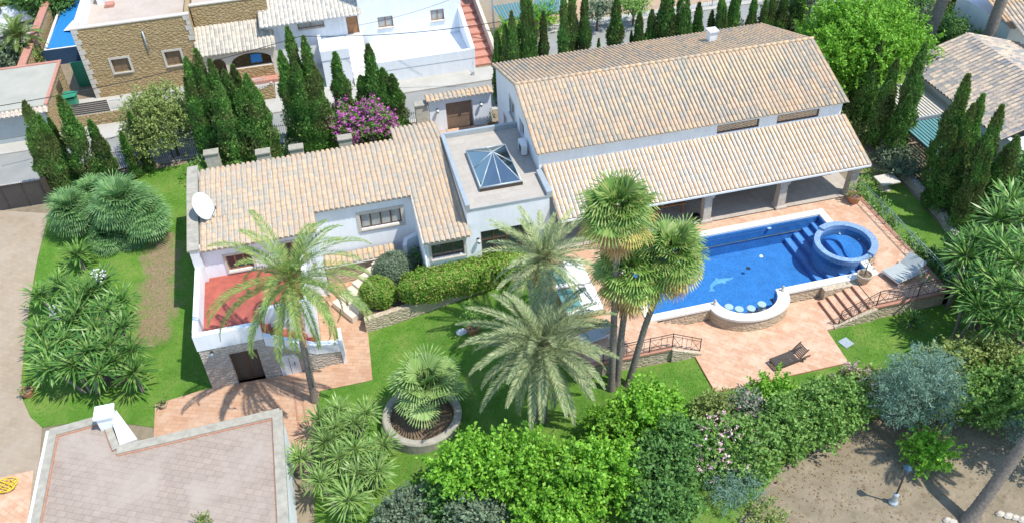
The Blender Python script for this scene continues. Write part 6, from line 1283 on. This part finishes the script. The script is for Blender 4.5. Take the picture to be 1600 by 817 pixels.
q = at(1585, 660, .6); shrub('feathery_shrub', 'small blue-green shrub at the right edge beside the leaning trunk', 'shrub', (q.x, q.y, 0), (.9, .9, .6), 14, .4, .6, 420, .18, M['f_teal'], wr=.2, trunk=False)
q = at(1190, 815, .2); shrub('garden_shrub', 'low yellow-green bush at the bottom edge of the dirt path', 'shrub', (q.x, q.y-.3, 0), (.9, .7, .5), 12, .4, .45, 320, .15, M['f_olive'], trunk=False)
q = at(318, 812, 1.2); shrub('garden_shrub', 'thin twig tips showing over the garage roof at the bottom edge', 'shrub', (q.x, q.y-.2, .95), (.25, .2, .3), 6, .15, .3, 120, .12, M['f_olive'], trunk=False)
# --- feather palms
def frond_pts(e, L, sag, k=14):
    pts = []; p = np.zeros(2); a = e
    for i in range(k+1):
        pts.append(p.copy()); ds = L/k; p = p+ds*np.array([math.cos(a), math.sin(a)]); a -= sag/k*(0.5+1.0*i/k)
    return np.array(pts)
def palm_crown(nf, L, mat, emin=-50, emax=82, leaf=.42, sag=1.15, wid=.024, nl=54, vee=.5, seed=0, stiff=0, fwd=.55):
    g = np.random.default_rng(seed); PP, DD, WW = [], [], []
    for i in range(nf):
        u = (i+.5)/nf; e = R(emax-(emax-emin)*u**.85+g.uniform(-7, 7)); az = i*2.39996+g.uniform(-.2, .2); l = L*g.uniform(.85, 1.08)*(0.8 if u < .12 else 1)
        pr = frond_pts(e, l, sag*g.uniform(.75, 1.25)); k = len(pr)-1; ca, sa = math.cos(az), math.sin(az)
        to3 = lambda q: np.stack([q[:, 0]*ca, q[:, 0]*sa, q[:, 1]], 1); P3 = to3(pr); side = np.array([-sa, ca, 0])
        for j in range(k):   # rachis
            d = P3[j+1]-P3[j]; PP.append(P3[j]); DD.append(d*1.05); WW.append(side*(.030*(1-j/k)+.008))
        s = np.linspace(.10, .995, nl); fi = s*k; j0 = np.minimum(fi.astype(int), k-1); fr = (fi-j0)[:, None]; base = P3[j0]*(1-fr)+P3[j0+1]*fr; tan = unit(P3[j0+1]-P3[j0]); upv = np.cross(side, tan); upv *= np.where(upv[:, 2:] < 0, -1, 1) if False else 1
        upv = unit(np.cross(tan, side)); upv = upv*np.sign(upv[:, 2:]+1e-6)
        ll = leaf*np.sin(np.pi*np.clip(.15+.80*s, 0, 1))**.7*g.uniform(.85, 1.1, nl)
        for sg in (-1, 1):
            d = unit(side*sg*1.0+tan*(fwd+.5*s[:, None])+upv*(vee+g.uniform(-.18, .18, (nl, 1)))); d[:, 2] -= .22*g.uniform(.4, 1.2, nl); d = unit(d)
            w_ = unit(np.cross(d, upv+.4*g.normal(size=(nl, 3)))); PP += list(base); DD += list(d*ll[:, None]); WW += list(w_*wid)
    return cards_mesh('crown', PP, DD, WW, mat, .4)
def ringed_trunk(pts, r0, r1, mat, seg=10, n=40, flare=1.35):
    pts = [Vector(p) for p in pts]; s = MB(); out, rr = [], []
    def ev(t):
        k = len(pts)-1; f = t*k; i = min(int(f), k-1); return pts[i].lerp(pts[i+1], f-i)
    for i in range(n+1):
        t = i/n; out.append(ev(t)); b = r0+(r1-r0)*t; b *= 1+(flare-1)*max(0, 1-t*9); rr.append(b*(1.05 if i % 2 else .96))
    s.tube(out, rr, seg); me = bpy.data.meshes.new('trunk'); me.from_pydata(s.v, [], s.f); me.materials.append(mat); me.polygons.foreach_set('use_smooth', [True]*len(me.polygons)); return me
def boot_mesh(r, h, mat, n=60, seed=1):
    g = np.random.default_rng(seed); PP, DD, WW = [], [], []
    for i in range(n):
        a = i*2.4; z = -h*(i/n); c, s_ = math.cos(a), math.sin(a); PP.append((c*r*.7, s_*r*.7, z)); d = np.array([c*.5, s_*.5, .55])*g.uniform(.5, .9); DD.append(d*.6); WW.append(np.array([-s_, c, 0])*.07)
    return cards_mesh('leaf_bases', PP, DD, WW, mat)
def feather_palm(label, base, top, nf, L, mat, r0=.22, r1=.18, boots=.5, seed=0, dead=8, name='date_palm', **kw):
    base, top = Vector(base), Vector(top); d = top-base; mid_ = d*.5+Vector((d.x*-.08, d.y*-.08, 0))
    parts = [('trunk', ringed_trunk([(0, 0, -.3), mid_, d], r0, r1, M['bark'], n=int(d.length*9)))]
    t = plant(name, label, 'palm', base, parts)
    o = link('crown', palm_crown(nf, L, M[mat], seed=seed, **kw), t); o.location = d
    o = link('leaf_bases', boot_mesh(r1*1.6, boots, M['f_fan_dead'], seed=seed), t); o.location = d+Vector((0, 0, .15))
    if dead: o = link('dead_fronds', palm_crown(dead, L*.72, M['f_fan_dead'], emin=-80, emax=-35, seed=seed+5, nl=34, leaf=.3, sag=.6), t); o.location = d-Vector((0, 0, .1))
    return t
def crown_at(px, py, base): # point on the pixel ray nearest above the base
    return aty(px, py, base[1])
b = atT(492, 627); c = aty(455, 437, b.y+.25); feather_palm('tall green feather palm leaning over the red roof terrace', b, (c.x, c.y, c.z), 42, 4.5, 'f_green_palm', .19, .14, .5, 3, 4, emin=-40, sag=1.75, leaf=.46, nl=92, wid=.017, fwd=.75)
b = atT(846, 655); c = aty(846, 540, b.y); feather_palm('wide grey-green date palm with drooping fronds on the middle of the lawn', b, c, 66, 3.8, 'f_date', .30, .26, .6, 11, 6, emin=-40, sag=1.25, leaf=.44, nl=88, wid=.017, fwd=.9)
b = Vector((8.7, 31.3, T(8.7, 31.3))); c = aty(850, 405, 31.3); feather_palm('greyish date palm beside the daybeds on the pool terrace', c-Vector((0, 0, 4.2)), c, 42, 3.2, 'f_date', .20, .17, .7, 23, 12, emin=-35, sag=.85, leaf=.44, nl=78, wid=.016, fwd=.95)
q = at(33, 105, 0); c = aty(33, 66, q.y); feather_palm('small green feather palm at the left top corner beyond the shed', q, (c.x, c.y, 2.6), 34, 2.2, 'f_green_palm', .2, .16, .4, 31, 0, emin=-25, sag=.9)
q = at(1438, 82, 1.0); feather_palm('tall stout palm trunk behind the neighbouring roof', Vector((q.x, q.y, 0)), Vector((q.x+2.0, q.y+.4, 11.0)), 40, 3.2, 'f_date', .42, .40, 1.0, 41, 8, emin=-50)
q = at(1539, 66, 2.6); feather_palm('second stout palm near the right top corner', Vector((q.x, q.y, 0)), Vector((q.x+.8, q.y+.3, 11.0)), 40, 3.2, 'f_date', .40, .36, 1.0, 43, 8, emin=-55)
q = at(1375, -5, 4.5); feather_palm('palm whose lowest frond hangs at the top edge right of the lime tree', Vector((q.x, q.y, 0)), q, 30, 2.6, 'f_green_palm', .25, .2, .5, 47, 0, emin=-50)
b = at(1510, 816, 0); c = b+Vector((3.3, 1.0, 8.2)); feather_palm('leaning palm trunk at the lower right edge casting a long shadow', b, c, 26, 2.2, 'f_date', .28, .16, .5, 53, 5, emin=-30)
# --- fan palms
def fan_crown(nl_, Lp, Lf, mat, emin, emax, seed, nseg=26, spread=240, droop=.35, wid=.06, pw=1.0):
    g = np.random.default_rng(seed); PP, DD, WW = [], [], []
    for i in range(nl_):
        u = (i+.5)/nl_; e = R(emax-(emax-emin)*u**pw+g.uniform(-8, 8)); az = i*2.39996+g.uniform(-.25, .25); lp = Lp*g.uniform(.7, 1.12); lf = Lf*g.uniform(.8, 1.12)
        d0 = np.array([math.cos(az)*math.cos(e), math.sin(az)*math.cos(e), math.sin(e)]); side = np.array([-math.sin(az), math.cos(az), 0]); up = np.cross(d0, side); up = up*np.sign(up[2]+1e-6)
        hub = d0*lp-np.array([0, 0, .10*lp]); PP.append(np.zeros(3)); DD.append(hub); WW.append(side*.022)
        d1 = unit(d0-np.array([0, 0, .30+.25*g.uniform()])); nrm = unit(np.cross(d1, side)); nrm = nrm*np.sign(nrm[2]+1e-6); tl = g.uniform(-.3, .3); side2 = unit(side+nrm*tl); nrm = unit(np.cross(d1, side2)); nrm = nrm*np.sign(nrm[2]+1e-6)
        for k in range(nseg):
            a = R(-spread/2+spread*k/(nseg-1)); v = unit(d1*math.cos(a)+side2*math.sin(a)+nrm*(.20*abs(math.cos(a*2))-.06)); ll = lf*(.62+.38*math.cos(a*.5))
            w_ = unit(np.cross(v, nrm)+.18*(1 if k % 2 else -1)*nrm); PP.append(hub); DD.append(v*ll*.74); WW.append(w_*wid)
            tip = hub+v*ll*.58; v2 = unit(v-np.array([0, 0, droop+.3*g.uniform()])); PP.append(tip); DD.append(v2*ll*.46); WW.append(w_*wid*.42)
    return cards_mesh('leaf', PP, DD, WW, mat, .62)
def fan_palm(label, base, top, seed, r0=.17, r1=.125, n=19, Lp=.95, Lf=1.05, skirt=True, mat='f_fan', name='fan_palm', yellow=True, trunk='bark', emin=-8, wid=.07):
    base, top = Vector(base), Vector(top); d = top-base
    t = plant(name, label, 'palm', base, [('trunk', ringed_trunk([(0, 0, -.3), d*.5+Vector((-d.x*.07, 0, 0)), d], r0, r1, M[trunk], n=max(8, int(d.length*8)), flare=1.5))])
    o = link('crown', fan_crown(n, Lp, Lf, M[mat], emin, 75, seed, wid=wid), t); o.location = d
    o = link('young_leaves', fan_crown(7, Lp*.45, Lf*.85, M[mat], 50, 88, seed+9, wid=wid), t); o.location = d+Vector((0, 0, .05))
    if yellow: o = link('yellow_leaves', fan_crown(7, Lp*1.1, Lf*.95, M['f_fan_yellow'], -30, -8, seed+1, droop=.6, wid=wid), t); o.location = d-Vector((0, 0, .1))
    if skirt:
        o = link('dead_skirt', fan_crown(30, Lp*.85, Lf*1.0, M['f_fan_dead'], -84, -28, seed+2, nseg=16, spread=150, droop=1.3, wid=.05), t); o.location = d-Vector((0, 0, .05))
        o = link('dead_skirt', fan_crown(22, Lp*.55, Lf*1.0, M['f_fan_dead'], -86, -55, seed+3, nseg=12, spread=120, droop=1.2, wid=.045), t); o.location = d-Vector((0, 0, .75))
    return t
b = at(955, 612, -.2); c = aty(966, 328, b.y+.3); fan_palm('tallest fan palm with bright crown over the tiled porch roof edge', (b.x, b.y, -.2), c, 61, n=22)
b2 = at(963, 605, -.2); c = aty(983, 425, b2.y+.4); fan_palm('fan palm with the lowest crown and brown skirt left of the pool', (b2.x, b2.y, -.2), c, 67, n=24, Lp=1.0, Lf=1.1)
b3 = at(978, 607, -.2); c = aty(1050, 398, b3.y+.3); fan_palm('leaning fan palm whose crown hangs over the pool water', (b3.x, b3.y, -.2), c, 71, n=21)
pc2 = Vector((pc.x+.35, pc.y+.35, T(pc.x, pc.y)+.4)); fan_palm('low broad fan palm growing in the round stone planter', pc2, pc2+Vector((.15, .15, 1.3)), 73, .28, .24, 17, 1.15, 1.15, False, 'f_fan_pale', yellow=False, emin=0, wid=.085)
for i, (px, py, z, r, l) in enumerate(((190, 316, 3.3, 1.55, 'large blue-green fan palm head at the centre of the left lawn cluster'), (112, 330, 2.5, 1.3, 'blue-green fan palm head nearest the driveway'), (228, 336, 2.4, 1.25, 'blue-green fan palm head on the right of the left lawn cluster'), (148, 300, 2.6, 1.05, 'blue-green fan palm head at the back of the left lawn cluster'), (172, 382, .6, 1.0, 'low dark fan palm at the front of the left lawn cluster'), (208, 378, .5, .95, 'low fan palm by the bare patch of the left lawn'))):
    q = at(px, py, z-1.0); zb = T(q.x, q.y); fan_palm(l, (q.x, q.y, zb), (q.x, q.y, max(z-1.0, zb+.5)), 80+i, .14, .12, 46, .62*r, .80*r, False, 'f_fan_blue', 'dwarf_fan_palm', False, 'bark_brown', -26 if r > 1.04 else -40, wid=.055)
# --- yuccas
def yucca_head(n, L, seed, low=-.55, wid=.05):
    g = np.random.default_rng(seed); PP, DD, WW = [], [], []
    for i in range(n):
        z = 1-(1-low)*(i+.5)/n; a = i*2.39996; h = math.sqrt(max(0, 1-z*z)); d = unit(np.array([h*math.cos(a), h*math.sin(a), z])+.10*g.normal(size=3)); l = L*g.uniform(.8, 1.1)*(0.75 if z > .8 else 1)
        side = unit(np.cross(d, np.array([0, 0, 1.0])+.2*g.normal(size=3))); b_ = d*.05; PP.append(b_); DD.append(d*l*.62); WW.append(side*wid)
        d2 = unit(d-np.array([0, 0, .18+.35*max(0, -z+.3)])); PP.append(b_+d*l*.5); DD.append(d2*l*.52); WW.append(side*wid*.75)
    return cards_mesh('leaf_head', PP, DD, WW, M['f_yucca'], .45)
YH = [yucca_head(80, 1.10, 3, -.3, .055), yucca_head(95, 1.18, 4, -.45, .055), yucca_head(72, 1.0, 5, -.2, .055)]
YP = []
for h in YH: hp = h.copy(); hp.materials.clear(); hp.materials.append(M['f_yucca_light']); YP.append(hp)
def yucca(label, heads, group, pale=False, flower=None, size=1.12):
    """heads: list of (px, py, z); stems fan out from one base"""
    pts = [at(px, py, z) for (px, py, z) in heads]; cx = sum(p.x for p in pts)/len(pts); cy = sum(p.y for p in pts)/len(pts); zb = T(cx, cy); base = Vector((cx, cy, zb))
    s = MB()
    for p in pts:
        v = p-base; s.tube([(v.x*.15, v.y*.15, -.3), (v.x*.55, v.y*.55, v.z*.45), (v.x, v.y, v.z)], [.11, .085, .06], 7)
    me = bpy.data.meshes.new('stems'); me.from_pydata(s.v, [], s.f); me.materials.append(M['bark'])
    t = plant('yucca_plant', label, 'yucca', base, [('stems', me)], group)
    for k, p in enumerate(pts):
        o = link('leaf_head', (YP if pale else YH)[k % 3], t); o.location = p-base; o.rotation_euler = (rng.uniform(-.25, .25), rng.uniform(-.25, .25), rng.uniform(0, 6.28)); f_ = size*rng.uniform(.85, 1.12); o.scale = (f_,)*3
        if flower and k in flower:
            L_ = [(rng.uniform(-.12, .12), rng.uniform(-.12, .12), .22+.13*j, .24, .26) for j in range(4)]; fo = link('flower_spike', bush_mesh('flower_spike', L_, 500, .09, M['f_flower'], .8, -9), t); fo.location = p-base
    return t
gY = 'yuccas on the left lawn'
yucca('yucca head standing apart just below the blue-green fan palms', [(122, 398, .4)], gY)
yucca('leftmost yucca of the left lawn clump overhanging the driveway', [(62, 462, .1), (95, 448, .4), (92, 500, .2)], gY, flower=[2])
yucca('yucca at the upper right of the left lawn clump with a white flower spike', [(160, 440, .5), (190, 470, .3), (140, 455, .6)], gY, flower=[0])
yucca('yucca at the middle of the left lawn clump', [(120, 490, .6), (150, 515, .6), (100, 530, .4)], gY)
yucca('yucca at the right side of the left lawn clump', [(190, 512, .4), (205, 548, .1), (172, 540, .4)], gY)
yucca('lowest yucca of the left lawn clump beside the flower pot', [(78, 575, .0), (115, 570, .3), (155, 582, .1), (140, 548, .5)], gY)
yucca('small shaded yucca at the lower right of the left lawn clump', [(210, 582, -.4)], gY)
yucca('yucca on the driveway side of the left lawn clump below the leftmost one', [(62, 520, .1), (75, 548, .2), (110, 505, .5)], gY)
yucca('yucca filling the gap at the heart of the left lawn clump', [(165, 485, .5), (128, 465, .6), (178, 565, .1)], gY)
gP = 'pale yuccas between the garage and the planter'
yucca('pale yucca nearest the base of the tall green palm', [(500, 655, -.5), (525, 668, -.4)], gP, True, size=.85)
yucca('pale yucca at the top of the clump towards the round planter', [(555, 660, -.3), (572, 645, -.3), (530, 640, -.6)], gP, True, size=.85)
yucca('pale yucca leaning over the garage parapet', [(470, 715, -.1), (510, 690, -.2)], gP, True, size=.85)
yucca('pale yucca in the middle of the clump beside the garage', [(530, 715, -.1), (555, 700, .0), (575, 705, -.3)], gP, True, size=.85)
yucca('pale yucca at the right of the clump nearest the round planter', [(600, 695, -.6), (590, 735, -.4), (560, 740, -.2)], gP, True, size=.85)
yucca('lowest pale yucca of the clump at the garage corner', [(500, 750, .0), (545, 780, -.2)], gP, True, size=.95)
gE = 'dark yuccas at the right edge'
yucca('tall yucca at the right edge below the cypress group', [(1580, 315, 4.8), (1560, 345, 4.6), (1600, 340, 5.0)], gE, size=1.15)
yucca('yucca leaning out at the left of the right edge group', [(1525, 375, 4.2), (1510, 400, 3.8)], gE, size=1.1)
yucca('large yucca in the middle of the right edge group', [(1565, 385, 4.6), (1590, 410, 4.6), (1545, 430, 4.0)], gE, size=1.15)
yucca('shaded yucca on the left side of the right edge group', [(1510, 455, 3.2), (1530, 480, 3.2)], gE, size=1.05)
yucca('yucca at the bottom of the right edge group above the shrubs', [(1565, 450, 4.0), (1580, 480, 3.8), (1555, 505, 3.2)], gE, size=1.1)
yucca('yucca cut by the right edge beside the tallest dark yucca', [(1605, 455, 4.2), (1608, 385, 4.8), (1600, 505, 3.4)], gE, size=1.1)
for (px, py, l) in ((1425, 500, 'low dark spiky plant in the shade of the sunbed corner wall'), (1440, 445, 'spiky plant just outside the corner of the iron railings')):
    yucca(l, [(px, py, .5)], None, size=.75)
for (px, py, z, rx, ry, rz, mt, l) in ((1545, 420, 1.7, 1.8, 2.4, 1.8, 'f_dark', 'dark shrub mass added to deepen the shade beneath the right edge yuccas'), (1590, 500, 1.6, 1.8, 1.6, 1.7, 'f_dark', 'dark shrub added for shade at the bottom of the right edge yuccas'), (1508, 415, 1.1, 1.1, 1.7, 1.2, 'f_dark', 'dark shrub added for shade between the right lawn and the big yuccas'), (1620, 300, 3.0, 2.2, 2.4, 2.4, 'f_dark', 'tall dark tree cut by the right edge behind the yuccas')):  # the shrubs here are added to darken and shade the right lawn strip
    q = at(px, py, z); shrub('garden_shrub', l, 'shrub', (q.x, q.y, 0), (rx, ry, rz), int(14*rx), .55, max(z, rz*.8), 360, .2, M[mt])
q = Vector((27.6, 17.6, 0)); shrub('shade_tree', 'broad tree just outside the lower right corner shading the dirt path', 'tree', q, (2.2, 2.0, 1.4), 30, .6, 3.6, 330, .2, M['f_green'])
# --- potted plants
def pot(label, p, r, h, mat, leaf, lr, lh, per=260, ls=.12, stem=0.0):
    per *= 3
    t = thing('flower_pot', label, 'potted plant', p); p = Vector(p); s = MB(); s.lathe(p, [(r*.62, 0), (r*.95, h*.8), (r, h*.82), (r, h), (r*.85, h), (r*.8, h*.85)], 18); s.build('pot', M[mat], t)
    s = MB(); s.lathe(p+Vector((0, 0, h*.86)), [(r*.8, 0), (.01, .02)], 12); s.build('soil', M['soil'], t)
    L = [(0, 0, h+stem+lh*.5, lr*.9, lh*.55+.06), (.05, .03, h+stem+lh*.4, lr*.6, lh*.4+.05)]; o = bpy.data.objects.new('plant', bush_mesh('plant', L, per, ls, M[leaf], .5)); C.objects.link(o); o.parent = t
    s = MB(); s.tube([p+Vector((0, 0, h*.8)), p+Vector((0, 0, h+stem+.2))], .025, 6); s.build('stem', M['bark_brown'], t)
q = at(1333, 316, DZ); pot('large terracotta pot with green plant at the porch corner column', (q.x, q.y, DZ), .42, .5, 'terrapot', 'f_green', .4, .6)
q = at(1348, 440, DZ); pot('pale stone pot with small silvery tree beside the hot tub', (q.x, q.y, DZ), .40, .55, 'stonepot', 'f_grey', .3, .4, 160, .1, .5)
q = atT(739, 520); pot('terracotta pot with spiky green shrub on the lawn beside the big date palm', (q.x, q.y, T(q.x, q.y)), .36, .5, 'terrapot', 'f_green', .5, 1.0, 300, .16, .2)
q = atT(257, 637); pot('small pale stone pot on the patio edge of the left lawn', (q.x, q.y, T(q.x, q.y)+.05), .2, .28, 'stonepot', 'f_olive', .12, .1)
q = atT(46, 618); pot('terracotta pot on the driveway edge below the left yuccas', (q.x, q.y, T(q.x, q.y)), .32, .45, 'terrapot', 'f_green', .25, .25)
q = at(640, 150, .2); pot('terracotta pot with flowering plant at the right of the entrance gate', (10.05, 50.9, .06), .28, .35, 'terrapot', 'f_olive', .3, .8, 200, .13)
# grass blades so that the lawn edge reads as grass near the camera
def tufts(poly, n, name, label):
    xs = [p[0] for p in poly]; ys = [p[1] for p in poly]; pts = []
    while len(pts) < n:
        X = rng.uniform(min(xs), max(xs), 4*n); Y = rng.uniform(min(ys), max(ys), 4*n); ins = np.zeros(4*n, bool)
        for i in range(len(poly)):
            (x1, y1), (x2, y2) = poly[i], poly[i-1]; ins ^= ((y1 > Y) != (y2 > Y)) & (X < (x2-x1)*(Y-y1)/((y2-y1) if y2 != y1 else 1e-9)+x1)
        pts += list(zip(X[ins], Y[ins]))
    pts = pts[:n]; P = np.array([(x, y, T(x, y)+.02) for x, y in pts]); D = np.stack([rng.normal(size=n)*.03, rng.normal(size=n)*.03, rng.uniform(.04, .10, n)], 1); W = unit(rng.normal(size=(n, 3))*np.array([1, 1, 0]))*.012
    o = bpy.data.objects.new(name, cards_mesh(name, P, D, W, M['f_grassblade'])); C.objects.link(o); tag(o, label, 'grass', kind='stuff')
M['f_grassblade'] = leafmat('grass_blade', [(.055, .17, .018), (.08, .225, .024), (.12, .28, .035)], .3, .6)
tufts([(-0.7, 35.2), (9.1, 35.4), (9.1, 27.2), (15, 27), (14.9, 24.6), (21.9, 24.6), (22, 26.9), (28, 27), (28, 24), (14, 20.5), (4, 17), (-2, 18), (-3.9, 28), (-3.5, 31.6), (-.8, 31.6)], 60000, 'grass', 'short mown green grass blades of the middle lawn')
M['f_litter'] = leafmat('fallen_leaf', [(.10, .065, .03), (.16, .11, .05), (.22, .16, .08)], .1, .8)
n_l = 4500; X = rng.uniform(11, 30, n_l); Y = rng.uniform(11.5, 21.5, n_l); okl = rng.uniform(0, 1, n_l) < np.clip((Y-12.5-.25*(X-11))/6, .12, 1); X, Y = X[okl], Y[okl]; n_l = len(X)
ang_ = rng.uniform(0, 6.28, n_l); D_ = np.stack([np.cos(ang_), np.sin(ang_), rng.uniform(.05, .4, n_l)], 1)*rng.uniform(.05, .16, (n_l, 1)); W_l = np.stack([-np.sin(ang_), np.cos(ang_), rng.uniform(-.3, .3, n_l)], 1)*rng.uniform(.015, .04, (n_l, 1))
o = bpy.data.objects.new('leaf_litter', cards_mesh('leaf_litter', np.stack([X, Y, [T(a, b)+.012 for a, b in zip(X, Y)]], 1), D_, W_l, M['f_litter'])); C.objects.link(o); tag(o, 'dry fallen leaves scattered over the dirt path', 'leaves', kind='stuff')
tufts([(p[0], p[1]) for p in lawn_left], 30000, 'grass', 'short green grass blades of the left lawn')
